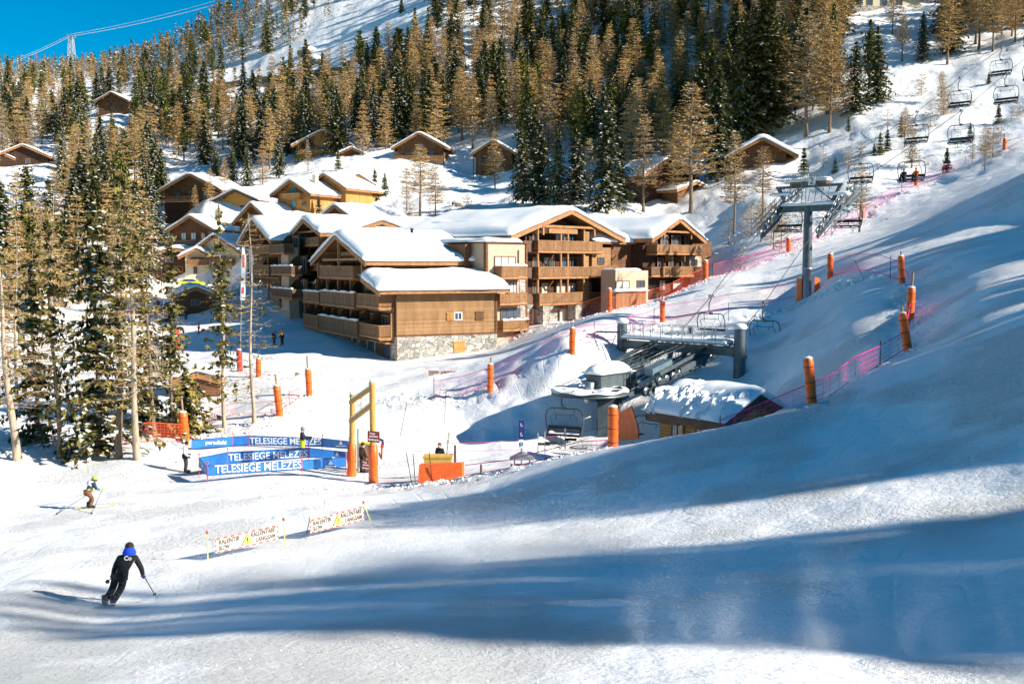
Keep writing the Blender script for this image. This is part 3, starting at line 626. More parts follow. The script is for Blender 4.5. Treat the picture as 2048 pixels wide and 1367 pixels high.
mb = MB(); a = fB1.yz(603, 590, -1.42)[0]; mb.box((-1.5, a-.5, fB1.yz(603, 583, -1.4)[1]), (-1.42, a+.3, fB1.yz(603, 562, -1.4)[1]+.3)); part('door', mb, [mat('blue_door', (.05,.28,.5), .5)], B1, local=True)
xd = fB1.xz(761, 445, iB1[0]+1)[0]; yd = iB1[0]
# dormer of the same wing
mb = MB(); sl = (iB1[4]-iB1[3])/(iB1[1]-iB1[0]); zd = iB1[3]+.7
mb.box((xd-3.0, yd+1.2, iB1[3]), (xd+3.0, yd+6, zd+.5)); dm = part('dormer', mb, [M_WOODM], B1, local=True)
gable_roof(dm, 'y', yd+.4, yd+7, xd, 3.9, zd+.0, zd+1.35, .35, 31, verge=(0,))
fB2, B2, iB2 = wing(545, 620, 143, 'brown gabled wing at the far left of the apartment houses, steep pointed verge', 9, (506,440), (541,487), (474,489), 17,
   ((504,490,538,507,0,None),(538,489,568,508,0,M_RAILD),(542,532,583,550,1,M_RAILD),(505,530,538,550,0,None),(542,577,584,596,1,M_RAILD)), 12, [1.8, 4.7])
mb = MB(); y0 = fB2.yz(583, 520, -.2)[0]; y1 = fB2.yz(568, 520, -.2)[0]; mb.box((-.6, y0, -3), (.75, y1, fB2.yz(575, 495, -.2)[1])); part('render_wall', mb, [M_RENDER], B2, local=True)

# ---- C: the large gabled house in the sun
C_ = Fr(1056, 640, 114, 45); Cc = thing('apartment_house', 'largest sunlit gabled apartment house with three long plank balconies', 'building', C_.o, C_.rz)
pk = C_.xz(1151, 424, -2.0); le = C_.xz(1023, 477, -2.0); re_ = C_.xz(1251, 482, -2.0); cC = (le[0]+re_[0])/2; hwC = (re_[0]-le[0])/2; zeC = (le[1]+re_[1])/2; print('C', pk, le, re_)
x0, x1 = C_.xz(1056, 560, 0)[0], C_.xz(1224, 560, 0)[0]
LC = 19.0
mb = MB(); gable_walls(mb, 'y', 0, LC-1, cC, min(cC-x0, x1-cC)+.6, 2.9, zeC+.6, pk[1]-.75); part('wall', mb, [M_WOODD], Cc, local=True)
mb = MB(); mb.box((x0+.1, .15, -6), (x1, LC-1.5, 2.9-.003)); part('stone_base', mb, [M_STONE], Cc, local=True)
gable_roof(Cc, 'y', -2.0, LC, cC, hwC, zeC+.3, pk[1]+.3, .72, 14)
for (u0, v0, u1, v1, dp, mm) in ((1076,482,1205,505.5,1.6,None),(1077,533.5,1180,556.5,1.6,None),(1180.5,532.5,1235,555,1.3,None),(1079,585,1179,608.5,1.6,None),(1180,585,1206,607,1.2,M_RAILD)):
    a = pxr(u0, v0, u1, v1, C_, -dp); balcony(Cc, 'y', 0, a[0], a[1], a[2], a[3], dp, mm)
    if u0 < 1080: mb = MB(); mb.box((a[0]-1.6, -.9, a[2]+.2), (a[0]-.02, -.85, a[3]-.05)); mb.box((a[0]-1.6, -.9, a[2]+.05), (a[0]-.02, -.02, a[2]+.19)); part('side_railing', mb, [M_RAILD], Cc, local=True)
zl = [C_.xz(1130, v, -1.6)[1] for v in (505, 556.5, 608.5)]
def glassrow(par, fr, us, v0, v1, off=0.0, g=None, frame=None):
    for (u0, u1, cu) in us:
        a = pxr(u0, v0, u1, v1, fr, off); window(par, 'y', off, a[0], a[1], a[2], a[3], frame or M_BEAM, M_CURT if cu else M_GLASS, 1, name='patio_door' if v1-v0 > 18 else 'window')
glassrow(Cc, C_, ((1064,1076,0),(1110,1131,0),(1133,1152,0),(1168,1180,0)), 463, 494)
glassrow(Cc, C_, ((1064,1078,0),(1086,1108,0),(1122,1157,0),(1170,1184,0)), 514, 545)
glassrow(Cc, C_, ((1064,1076,0),(1082,1096,1),(1112,1130,1),(1134,1150,1),(1170,1182,0)), 565, 596)
glassrow(Cc, C_, ((1062,1074,1),(1118,1142,1)), 616, 650)
mb = MB()
for (u0, v0, u1, v1) in ((1086,464,1108,482),): pass
for u in (1076, 1122, 1136, 1168): 
    for (v0, v1) in ((470,483),(516,534),(566,586)):
        a = C_.xz(u, 500, -1.45)[0]; mb.box((a-.1, -1.5, C_.xz(u, v1, -1.45)[1]), (a+.1, -1.3, C_.xz(u, v0-12, -1.45)[1]))
part('post', mb, [M_BEAM], Cc, local=True)
mb = MB(); a = pxr(1097, 455, 1154, 467, C_, -1.5)
mb.prism([(a[0], -1.6, a[2]), (a[1], -1.6, a[2]), (a[1], -1.6, a[3]-.2), ((a[0]+a[1])/2, -1.6, a[3]+.1), (a[0], -1.6, a[3]-.2)], (0, .25, 0)); part('lintel', mb, [M_BEAM], Cc, local=True)
mb = MB()
for (u0, v0, u1, v1) in ((1160,462,1171,482),(1160,512,1170,534),(1160,560,1170,586)):
    a = pxr(u0, v0, u1, v1, C_, -.6); mb.box((a[0], -1.2, a[2]), (a[1], -.02, a[3]))
part('screen_wall', mb, [M_WOODL], Cc, local=True)
mb = MB()
for u in (1104, 1168, 1230):
    for (vb, vt) in ((533, 510), (585, 560), (640, 612)):
        x = C_.xz(u, 520, -1.0)[0]; zt = C_.xz(u, vt, -1.0)[1]; mb.beam((x, -.1, zt-1.2), (x, -1.2, zt), .12, .16)
for t in (-.45, .45): mb.box((cC+hwC*t-.12, -1.7, zeC+.5), (cC+hwC*t+.12, -1.45, zeC+(pk[1]-zeC)*.5-.2))
mb.box((cC-hwC*.5, -1.75, zeC+(pk[1]-zeC)*.42), (cC+hwC*.5, -1.5, zeC+(pk[1]-zeC)*.42+.26)); part('brace', mb, [M_BEAM], Cc, local=True)
a = pxr(1184, 495, 1222, 533, C_, -.8); mb = MB(); mb.box((a[0], -.8, a[2]), (a[1], -.003, a[3])); part('side_bay', mb, [M_WOODL], Cc, local=True)
a = pxr(1195, 514, 1208, 529, C_, -.8); window(Cc, 'y', -.8, *a, M_BEAMD)
for (u0, u1) in ((1041,1056),(1085,1099),(1150,1162)):
    a = pxr(u0, 608, u1, 655, C_, -1.4); mb = MB(); mb.prism([(a[0], -1.5, a[2]-2), (a[1], -1.5, a[2]-2), (a[1], -1.5, a[3]-.9), (a[1]+.8, -1.5, a[3]-.08), (a[0], -1.5, a[3]-.08)], (0, 1.2, 0)); part('pillar', mb, [M_STONE], Cc, local=True)
# beige wing at its left
a = pxr(975, 487, 1050, 655, C_, -2.2); ww = thing('rendered_wing', 'beige rendered wing with curtained windows beside the largest gabled house', 'building', C_.w(a[0], -2.2, 0), C_.rz)
oX = a[0]; shift = lambda q: (q[0]-oX, q[1]-oX, q[2], q[3])
mb = MB(); mb.box((.0, .0, -5), (a[1]-oX, 7.5, a[3])); part('wall', mb, [M_RENDER], ww, local=True)
mb = MB(); mb.box((-.3, -.12, -5), (-.002, .3, a[3]+.02)); mb.box((a[1]-oX+.002, -.12, -5), (a[1]-oX+.3, .3, a[3]+.02)); mb.box((-.3, -.2, a[3]+.022), (a[1]-oX+.3, 7.5, a[3]+.14)); mb.box((-1.2, 2.2, -5), (-.31, 7.5, a[3]-.1)); part('timber_trim', mb, [M_WOODM], ww, local=True)
part('roof_snow', snow_slab(lambda x, y: a[3]+.14, -.35, a[1]-oX-.5, -.1, 7.6, .35, 41), [M_ROOFSNOW], ww, local=True)
for (q, cu) in (((988,512,1031,533),1),((1012,562,1033,586),1),((1000,616,1040,640),0)):
    b = shift(pxr(*q, C_, -2.2)); window(ww, 'y', 0, *b, M_BEAMD, M_CURT if cu else M_GLASS, 2)
for (q, cap) in (((1003,532,1054,557),1),((1000,586,1054,609),0),((1006,640,1058,661),1)):
    b = shift(pxr(*q, C_, -3.4)); balcony(ww, 'y', 0, b[0], b[1], b[2], b[3], 1.2, cap=bool(cap))
mb = MB(); b = shift(pxr(1036, 500, 1038, 530, C_, -2.2)); mb.tube([(b[0], -.1, b[3]), (b[0], -.1, b[2])], .06); part('drain_pipe', mb, [M_BEAMD], ww, local=True)
mb = MB(); b = shift(pxr(1038, 560, 1052, 640, C_, -2.2)); mb.box((b[0], -.08, b[2]-3), (b[1], -.001, b[3])); part('stone_strip', mb, [M_STONE], ww, local=True)
# small cross gable that rises out of the snow at the left end of that roof
g_ = Fr(962, 470, 122, 45); sg = thing('roof_gable', 'small dark cross gable poking from deep snow left of the largest gabled house', 'roof gable', g_.o, g_.rz)
pw = g_.xz(993, 474, -1.5)[0]; pl = g_.xz(931, 474, -1.5)[0]; hw = (pw-pl)/2; zp = g_.xz(962, 441, -1.5)[1]
mb = MB(); gable_walls(mb, 'y', .4, 9, (pw+pl)/2, hw-.8, -7, .1, zp-.5); part('wall', mb, [M_WOODD], sg, local=True)
gable_roof(sg, 'y', -1.5, 9, (pw+pl)/2, hw, .15, zp, .5, 16, vm=M_WOODM)
mb = MB(); mb.box((-.15, -.9, -4), (.15, -.6, zp-.9)); mb.box((-hw*.55, -.85, 0.1), (hw*.55, -.65, .35)); part('post', mb, [M_BEAMD], sg, local=True)
g2 = Fr(905, 457, 135, 45); s2 = thing('lean_to_roof', 'low snow roof with a brown verge between the middle wing and the small cross gable', 'roof', g2.o, g2.rz)
mb = MB(); mb.box((-3, .4, -8), (3, 7, -.1)); part('wall', mb, [M_WOODM], s2, local=True); gable_roof(s2, 'y', -.8, 7, .3, 3.6, -.1, 1.2, .5, 18)

# ---- E: the right hand gabled house
E_ = Fr(1302, 585, 126, 45); E = thing('apartment_house', 'right hand gabled apartment house with dark plank flank and two balconies', 'building', E_.o, E_.rz)
pe = E_.xz(1363, 440, -1.8); l2 = E_.xz(1305, 484, -1.8); r2 = E_.xz(1413, 481, -1.8); cE = (l2[0]+r2[0])/2; hwE = (r2[0]-l2[0])/2; zeE = (l2[1]+r2[1])/2; print('E', pe, l2, r2)
mb = MB(); gable_walls(mb, 'y', .2, 16, cE, hwE-.7, -6, zeE, pe[1]-.55); part('wall', mb, [M_WOODD], E, local=True)
gable_roof(E, 'y', -1.8, 17, cE, hwE, zeE+.25, pe[1]+.25, .7, 23)
mb = MB(); a = pxr(1223, 487, 1290, 540, E_, 2.0); mb.box((a[0], 2.0, -5), (a[1], 12, a[3])); part('flank', mb, [M_WOODM], E, local=True)
lf = lambda x, y: a[3]+.1+.28*max(0, min(y, 12)-1.4); part('flank_roof', roof_slab(lf, a[0]-3.5, a[1]+.3, 1.4, 11), [M_BEAM, M_SHINGLE], E, local=True)
part('roof_snow', snow_slab(lf, a[0]-3.6, a[1]+1.4, 1.3, 14, .8, 25), [M_ROOFSNOW], E, local=True)
b = pxr(1420, 471, 1424, 600, E_, 4); mb = MB(); mb.box((r2[0]-1.2, 3.2, -6), (b[0]-.8, 12, zeE+.2)); part('rear_bay', mb, [M_WOODM], E, local=True)
gable_roof(E, 'y', 1.4, 14, cE+1.4, hwE+.4, zeE+.3, pe[1]+.2, .55, 27)
for (u0, v0, u1, v1, dp, mm) in ((1314,490,1404,509,1.5,None),(1327,533,1388,553,1.5,None),(1388.5,533,1403,552,1.1,M_RAILD),(1303,534,1326.5,553,1.1,M_RAILD)):
    a = pxr(u0, v0, u1, v1, E_, -dp); balcony(E, 'y', .2, a[0], a[1], a[2], a[3], dp+.2, mm)
glassrow(E, E_, ((1320,1334,0),(1342,1360,0),(1368,1384,0)), 470, 500); glassrow(E, E_, ((1314,1326,0),(1336,1352,0),(1362,1376,0)), 515, 545); glassrow(E, E_, ((1318,1330,1),(1345,1365,1)), 560, 580)
a = pxr(1379, 512, 1403, 535, E_, -.6); mb = MB(); mb.box((a[0], -.6, a[2]), (a[1], .19, a[3])); part('rendered_bay', mb, [M_RENDER], E, local=True); a = pxr(1383, 518, 1394, 531, E_, -.6); window(E, 'y', -.6, *a, M_BEAMD)
mb = MB()
for t in (-.5, .5): mb.box((cE+hwE*t-.1, -1.5, zeE+.3), (cE+hwE*t+.1, -1.3, zeE+(pe[1]-zeE)*.5-.3))
mb.box((cE-hwE*.5, -1.55, zeE+(pe[1]-zeE)*.4), (cE+hwE*.5, -1.3, zeE+(pe[1]-zeE)*.4+.24))
for u in (1346, 1370): 
    x = E_.xz(u, 480, -1.3)[0]; mb.prism([(x, -.1, zeE-2.6), (x, -1.3, zeE-2.6), (x, -1.3, zeE-1.6), (x, -.7, zeE-.7), (x, -.1, zeE-.4)], (.1, 0, 0))
part('brace', mb, [M_BEAM], E, local=True)
a = pxr(1231, 541, 1296, 592, E_, -2.5); an = thing('rendered_annex', 'low beige flat roofed annex between the two gabled houses', 'building', E_.w(a[0], -2.5, 0), E_.rz); oX = a[0]
mb = MB(); mb.box((0, 0, -5), (a[1]-oX, 2.2, a[3])); part('wall', mb, [M_RENDER], an, local=True)
part('roof_snow', snow_slab(lambda x, y: a[3]+.003, .2, (a[1]-oX)*.75, .1, 2.1, .18, 44), [M_ROOFSNOW], an, local=True)
for (q, cu) in (((1231,561,1258,577),1),((1273,560,1289,575),0)): b = shift(pxr(*q, E_, -2.5)); window(an, 'y', 0, *b, M_BEAMD, M_CURT if cu else M_GLASS, 1)
a = pxr(1232, 583, 1292, 606, E_, -6.5); tw = thing('terrace_fence', 'brown board terrace fence with a snow cap below the low beige annex', 'fence', E_.w(a[0], -6.5, 0), E_.rz); oX = a[0]
mb = MB(); mb.box((0, 0, a[2]-2), (a[1]-oX, .12, a[3])); part('boards', mb, [M_RAIL], tw, local=True)
part('snow_cap', snow_slab(lambda x, y: a[3]+.003, -.1, a[1]-oX+.1, -.25, .5, .25, 46, 10), [M_ROOFSNOW], tw, local=True)

# ---- village and hillside chalets
def chalet(label, u, v, D, rz, W, L, hw_, rise, wall=None, low=None, lowh=2.4, snow=.5, seed=1, over=1.1, wins=(), balc=None, chim=None, name='chalet', vm=None, base=6):
    """(u,v): photo point of the middle of the gable front at ground level; gable faces local -y"""
    g = gfast(u, v)
    if g is not None and name == 'chalet':
        k = g[1]/D; D = g[1]; W *= k; L *= k; hw_ *= k; rise *= k; lowh *= k; wins = [(a*k, b*k, c_*k, d_*k, *e) for a, b, c_, d_, *e in wins]; balc = balc and tuple([balc[0]*k, balc[1]*k, balc[2]*k, *balc[3:]]); chim = chim and (chim[0]*k, chim[1]*k)
    o = P(u, v, D); r = math.radians(rz); t = thing(name, label, 'chalet', o, r); c = W/2
    if low: mb = MB(); mb.box((-c-.05, -.05, -base), (c+.05, L, lowh-.003)); part('stone_base', mb, [low], t, local=True)
    mb = MB(); gable_walls(mb, 'y', 0, L-.1, 0, c, lowh if low else -base, hw_-.05, hw_+rise-.1); part('wall', mb, [wall or M_WOODM], t, local=True)
    s = rise/c
    gable_roof(t, 'y', -over, L+over*.6, 0, c+over, hw_-s*over+.22, hw_+rise+.22, snow, seed, vm=vm or M_BEAM)
    for (x, z, w, hh, *g) in wins: window(t, 'y', 0, x-w/2, x+w/2, z, z+hh, M_BEAM, g[0] if g else M_GLASS)
    if balc: balcony(t, 'y', 0, balc[0], balc[1], balc[2], balc[2]+1.15, 1.2, balc[3] if len(balc) > 3 else None)
    if chim: mb = MB(); mb.box((chim[0]-.4, chim[1]-.4, hw_), (chim[0]+.4, chim[1]+.4, hw_+rise+1.2)); mb.box((chim[0]-.5, chim[1]-.5, hw_+rise+1.202), (chim[0]+.5, chim[1]+.5, hw_+rise+1.32)); part('chimney', mb, [M_RENDERL], t, local=True)
    return t
B_G = M_GLASS; M_BLUEG = mat('blue_pane', (.10,.30,.42), .15, spec=.8)
chalet('golden timber chalet with a blue door, left one of the lower pair', 588, 419, 194, -30, 8.2, 10, 3.2, 2.3, M_WOODG, snow=.5, seed=51, wins=((0,.3,1.1,1.6,M_BLUEG),(0,2.9,1.6,1.3),(-2.6,.4,.9,1.1),(2.6,.4,.9,1.1)), balc=(-2.4, 2.4, 1.9, M_WOODG), chim=(2, 4))
chalet('golden timber chalet with a carved balcony, right one of the lower pair', 655, 415, 198, -30, 9.2, 10, 3.9, 2.6, M_WOODG, snow=.5, seed=52, wins=((0,.3,1.2,1.7),(0,3.3,1.7,1.3),(-2.9,.6,.9,1.2),(2.9,.6,.9,1.2)), balc=(-2.6, 2.6, 2.4, M_WOODG))
chalet('golden gabled annex with a balcony at the right end of the pair', 716, 405, 202, 10, 6.0, 8, 3.6, 1.9, M_WOODG, snow=.45, seed=53, wins=((0,.4,1,1.5),(0,3.0,1.2,1.1)), balc=(-2, 2, 2.0, M_WOODG))
chalet('broad brown chalet above the village, wide shallow gable', 385, 420, 206, -14, 12.6, 11, 4.2, 3.0, M_WOODM, M_WOODD, 2.0, .45, 54, wins=((-3.4,2.4,1.2,1.2),(0,2.4,1.4,1.4),(3.2,2.4,1.2,1.2),(0,.2,1,1.6)), balc=(-6, 1.5, 1.6, M_RAILD))
chalet('orange timber chalet high on the slope behind a dark spruce', 646, 314, 250, 8, 13.0, 10, 3.0, 3.4, M_WOODG, snow=.4, seed=55, wins=((-3,1.3,1.4,1.3),(0,1.2,1.6,1.4),(3.2,1.3,1.2,1.2)), balc=(-5.5, 0, .6, M_WOODG))
chalet('low orange shed roof right of the orange timber chalet', 703, 316, 248, 10, 5, 6, 1.2, 1.2, M_WOODM, snow=.4, seed=56, name='shed')
chalet('brown chalet with a terrace half hidden by a golden larch', 840, 330, 252, -8, 11.8, 10, 4.6, 3.2, M_WOODM, M_RENDER, 1.6, .35, 57, wins=((-3,1.9,1.3,1.3),(0,1.9,1.3,1.3),(3,1.9,1.3,1.3),(0,4.3,1.2,1.1)), balc=(-6.5, 6, 1.0))
cs = chalet('brown cabin on tall stilts left of the dark spruces', 988, 350, 240, -14, 9, 8, 5.4, 2.6, M_WOODM, None, 0, .3, 58, wins=((-1.2,3.2,1.2,1.2),(1.6,3.2,1.2,1.2),(1.6,.4,1.0,1.8)), balc=(-3.4, 0, 2.4, M_RAILD))
mb = MB(); [mb.box((x-.12, -2.8, -3), (x+.12, -2.55, 5.2+(-.58*abs(x) if 0 else 0)-.45*abs(x)+1.1)) for x in (-4.2, -2.6)]; part('stilt', mb, [M_BEAMD], cs, local=True)
chalet('half hidden brown chalet behind two larches, long snowy roof', 1335, 392, 186, 32, 11.5, 9, 3.8, 3.2, M_WOODM, M_WOODD, 1.4, .4, 59, wins=((-2.5,2,1.2,1.2),(2.5,2,1.6,1.3,mat('amber_curtain_cloth',(.6,.34,.12),.8)),(0,.2,1,1.6)), balc=(-4, 5, 1.4))  # right window pane is plain amber cloth
chalet('low snow roofed lean to beside the half hidden chalet', 1385, 404, 180, 32, 7, 5, 2.2, 1.2, M_WOODM, snow=.4, seed=60, name='shed')
chalet('small chalet under a thick curved snow roof above the lift tower', 1522, 332, 204, -8, 9.8, 9, 2.7, 2.6, M_WOODM, snow=.8, seed=61, over=1.9, wins=((0,1.6,1.1,1.2),))
chalet('dark chalet with a chimney and pale blue windows in the village', 388, 512, 186, -24, 9.6, 9, 5.0, 2.3, M_WOODM, M_WOODD, 2.3, .5, 62, wins=((-2.3,3.0,1.2,1.3,M_BLUEG),(0,3.0,1.2,1.3,M_BLUEG),(2.3,3.0,1.0,1.3),(3.9,3.0,.8,1.5,M_BLUEG),(-1.2,.5,1.2,1.1),(1.4,.5,1.2,1.1)), balc=(-5, 4.8, 1.8, mat('slate_balcony', (.05,.065,.07), .6)), chim=(2.8, 3.5))
chalet('ochre hut with black gable braces above the village roofs', 475, 421, 206, -18, 9.2, 8, 2.2, 1.9, mat('ochre_wall', (.55,.27,.06), .8), snow=.5, seed=63, wins=((-2,.2,1.8,.9),(1.5,.2,1.8,.9)), vm=M_BEAMD)
chalet('snow roofed brown house right behind the leftmost wing', 512, 492, 172, -35, 8.0, 14, 4.4, 2.8, M_WOODM, snow=.6, seed=64, wins=((0,2,1.4,1.3),))
chalet('snow roofed brown house whose gable peeps over the middle wing', 678, 470, 165, -38, 9.5, 12, 2.2, 2.6, M_WOODM, snow=.6, seed=65)
chalet('village house with a shop window under a flat thick snow roof', 352, 556, 176, 6, 9.0, 8, 4.2, .9, M_WOODD, M_WOODD, 2.2, .7, 66, wins=((-2.4,.2,1.6,1.9,M_CURT),(.4,.2,1.6,1.9),(-1,2.8,1.4,1.0)), over=.9)
chalet('cream walled village house with a small loggia', 396, 556, 174, 6, 4.2, 7, 4.0, 1.0, M_RENDERL, snow=.5, seed=67, wins=((-.4,.7,.7,1.3),(0,2.6,2.2,1.0)), balc=(-1.6, 1.9, 2.2))
chalet('timber village house with a dark trussed gable behind two near trunks', 436, 552, 172, -16, 8.6, 9, 4.4, 2.6, M_RENDERL, M_STONE, 1.8, .5, 68, wins=((-2,2.2,1.3,1.3),(1,2.2,1.3,1.3),(0,.2,1.2,1.4)), balc=(-3.6, 3.4, 1.9))
chalet('dark cabin at the left picture edge, long pale roof', 48, 330, 280, 10, 12.6, 9, 2.6, 2.8, M_WOODD, snow=.35, seed=69, wins=((1,.6,1.3,1.2),))
chalet('small eave of a second cabin at the left picture edge', 2, 330, 282, 10, 6, 6, 2.0, 1.4, M_WOODD, snow=.35, seed=70)
chalet('upper cabin with a steep one sided roof on the left hillside', 226, 226, 345, -8, 10.5, 8, 4.2, 2.6, M_WOODM, snow=.3, seed=71, wins=((0,1,1.3,1.2),))
chalet('slim dark cabin below the upper cabin on the left hillside', 114, 268, 300, 4, 6, 7, 4.6, 1.2, M_WOODD, snow=.3, seed=72)
tb = chalet('long pale building cropped by the top edge of the picture', 1775, 22, 250, 6, 17, 9, 3.5, 2.2, M_RENDERL, M_STONE, 1.0, .4, 73, wins=((-7.2,1.2,1.8,1.6),(-4.6,1.2,1.6,1.6),(-1,1.2,1.6,1.6),(3,1.2,1.6,1.6)))
kk = chalet('small brown ticket kiosk in the basin behind the thin trees', 392, 622, 146, 24, 5.6, 7, 2.2, 1.2, M_WOODM, snow=.5, seed=74, wins=((0,.8,1.4,.9),), name='kiosk', over=.6)
bx = chalet('brown wooden store half hidden behind the low bushy spruce', 396, 812, 79, 12, 3.4, 3.4, 2.1, .5, M_WOODM, snow=.3, seed=75, name='store_hut', over=.3)
# ------------------------------------------------------------------ people
def skin_mesh(name, vs, es, rs, m, sub=1, root=0, tilt=None):
    me = bpy.data.meshes.new(name); me.from_pydata([tuple(map(float, v)) for v in vs], es, [])
    o = bpy.data.objects.new(name, me); COL.objects.link(o)
    md = o.modifiers.new('s', 'SKIN'); 
    if not me.skin_vertices: bpy.context.view_layer.objects.active = o
    sv_ = me.skin_vertices[0].data if me.skin_vertices else None
    if sv_ is None:
        bm = bmesh.new(); bm.from_mesh(me); bm.verts.layers.skin.verify(); bm.to_mesh(me); bm.free(); sv_ = me.skin_vertices[0].data
    for i, r in enumerate(rs): sv_[i].radius = r if hasattr(r, '__len__') else (r, r); sv_[i].use_root = (i == root)
    md.use_smooth_shade = True
    s = o.modifiers.new('d', 'SUBSURF'); s.levels = sub; s.render_levels = sub
    dg = bpy.context.evaluated_depsgraph_get(); ev = o.evaluated_get(dg); out = bpy.data.meshes.new_from_object(ev)
    out.name = name; out.materials.clear(); out.materials.append(m); out.polygons.foreach_set('use_smooth', [True]*len(out.polygons))
    bpy.data.objects.remove(o); return out
M_SKIN = mat('skin', (.62,.36,.25), .5); M_HAIR = mat('dark_hair', (.04,.025,.018), .7)
def cloth(name, c, var=.15): return mat(name, c, .75, var=var, vscale=8, bump=.35, bscale=14)
def person(label, loc, rz, jk, tr, head, pose=None, h=1.75, jacket=None, trousers=None, extra=None, face=0, skis=None, glove=None, hood=None, group=None, tip=(0, 0)):
    """body frame: x to the right, y ahead, z up; pose overrides joints"""
    k = h/1.75; J = dict(pelvis=(0,0,.95), belly=(0,0,1.12), chest=(0,.0,1.36), neck=(0,0,1.50), head=(0,.02,1.60), crown=(0,.01,1.70),
        shl=(-.19,0,1.41), shr=(.19,0,1.41), ell=(-.27,-.02,1.14), elr=(.27,-.02,1.14), hal=(-.26,.14,.93), har=(.26,.14,.93),
        hil=(-.10,0,.92), hir=(.10,0,.92), knl=(-.12,.05,.50), knr=(.12,.05,.50), anl=(-.13,0,.09), anr=(.13,0,.09), tol=(-.14,.16,.04), tor=(.14,.16,.04))
    J.update(pose or {}); J = {a: V(*b)*k for a, b in J.items()}
    t = thing('person', label, 'person', loc, rz, group); t.rotation_euler = (tip[0], tip[1], rz)
    N_ = ['pelvis','belly','chest','neck','head','crown','shl','ell','hal','shr','elr','har','hil','knl','anl','tol','hir','knr','anr','tor']
    R_ = [.12,.125,.135,.055,.085,.075,.07,.045,.035,.07,.045,.035,.095,.065,.045,.035,.095,.065,.045,.035]
    E_s = [(0,1),(1,2),(2,3),(3,4),(4,5),(2,6),(6,7),(7,8),(2,9),(9,10),(10,11),(0,12),(12,13),(13,14),(14,15),(0,16),(16,17),(17,18),(18,19)]
    part('body', skin_mesh('body', [J[n] for n in N_], E_s, [r*k for r in R_], M_SKIN), None, t, local=True)
    jn = ['pelvis','belly','chest','neck','shl','ell','hal','shr','elr','har']; pz = J['pelvis']-(J['pelvis']-J['belly'])*-.25
    vs = [J['pelvis']+V(0,0,-.05*k)]+[J[n] for n in jn[1:3]]+[J['chest']*.25+J['neck']*.75]+[J[n] for n in jn[4:]]
    part('jacket', skin_mesh('jacket', vs, [(0,1),(1,2),(2,3),(2,4),(4,5),(5,6),(2,7),(7,8),(8,9)], [(.18*k,.15*k),(.175*k,.14*k),(.19*k,.15*k),.095*k,.095*k,.07*k,.055*k,.095*k,.07*k,.055*k], jk), None, t, local=True)
    vs = [J['pelvis'],J['hil'],J['knl'],J['anl']+V(0,0,.03),J['hir'],J['knr'],J['anr']+V(0,0,.03)]
    part('trousers', skin_mesh('trousers', vs, [(0,1),(1,2),(2,3),(0,4),(4,5),(5,6)], [(.155*k,.135*k),.125*k,.098*k,.085*k,.125*k,.098*k,.085*k], tr), None, t, local=True)
    d = nrm(J['crown']-J['neck']); hc = (J['head']+J['crown'])/2
    mb = MB(); mb.ball(hc+d*.015, (.132 if head[1] else .112)*k, 0, 14, 9, (1, 1.12, 1.0)); part('helmet' if head[1] else 'hat', mb, [head[0]], t, local=True)
    fw = nrm(V(math.sin(face), math.cos(face), -.1))
    mb = MB(); f0 = hc+fw*.085*k-d*.05*k; mb.ball(f0, .085*k, 0, 10, 7, (.9, .9, 1.1)); mb.ball(f0+fw*.085*k-d*.01, .018*k, 0, 6, 4); part('face', mb, [M_SKIN], t, local=True)
    mb = MB(); sd = nrm(np.cross(d, fw))
    for s in (-1, 1): mb.ball(f0+fw*.07*k+sd*s*.032*k+d*.035*k, .014*k, 0, 6, 4)
    mb.beam(f0+fw*.078*k-sd*.022*k-d*.045*k, f0+fw*.078*k+sd*.022*k-d*.045*k, .01, .008, 1); part('eyes_and_mouth', mb, [M_BLK, mat('lips', (.45,.16,.13), .5)], t, local=True)
    gm = glove or M_BLK
    for a, b in (('ell','hal'),('elr','har')):
        mb = MB(); w = nrm(J[b]-J[a]); p = J[b]; sx = nrm(np.cross(w, (0, 1, .2))); up = np.cross(sx, w)
        mb.tube([p-w*.03, p+w*.05*k, p+w*.09*k], [.045*k,.05*k,.042*k], 0, 8)
        for q in range(4):
            b0 = p+w*.085*k+sx*(q-1.5)*.021*k; L = [.062,.07,.066,.052][q]*k; mb.tube([b0, b0+w*L*.5+up*.008, b0+w*L*.7+up*.03*k, b0+w*L*.35+up*.055*k], [.013*k,.0125*k,.012*k,.010*k], 0, 5)
        mb.tube([p+w*.02*k-sx*.04*k, p+w*.055*k-sx*.062*k+up*.02*k, p+w*.08*k-sx*.035*k+up*.045*k], [.015*k,.014*k,.012*k], 0, 5)
        part('glove', mb, [gm], t, local=True)
    for a, b in (('anl','tol'),('anr','tor')):
        mb = MB(); dr = nrm(J[b]-J[a]); dr2 = nrm(V(dr[0], dr[1], dr[2]*.3)); c = (J[a]+J[b])/2
        mb.tube([J[a]+V(0,0,.20*k), J[a]+V(0,0,.02)], [.075*k,.08*k], 0, 8); mb.beam(J[a]-dr2*.08*k, J[b]+dr2*.10*k, .11*k, .10*k, 0); part('boot', mb, [M_BLK], t, local=True)
    if skis:
        for (c, dr, ln, colr) in skis:
            mb = MB(); c = V(*c); dr = nrm(dr); up = nrm(np.cross(np.cross(dr, (0,0,1)), dr))
            pts_ = [c+dr*ln*q+up*z for q, z in ((-.45, .01), (-.3, 0), (.3, 0), (.42, .02), (.49, .07), (.52, .13))]
            for i in range(5): mb.beam(pts_[i], pts_[i+1], [.09,.08,.08,.09,.07][i], .025, 0, up)
            part('ski', mb, [colr], t, local=True)
    return t
def wpt(t, p): return WM[t.name] @ Vector(p)
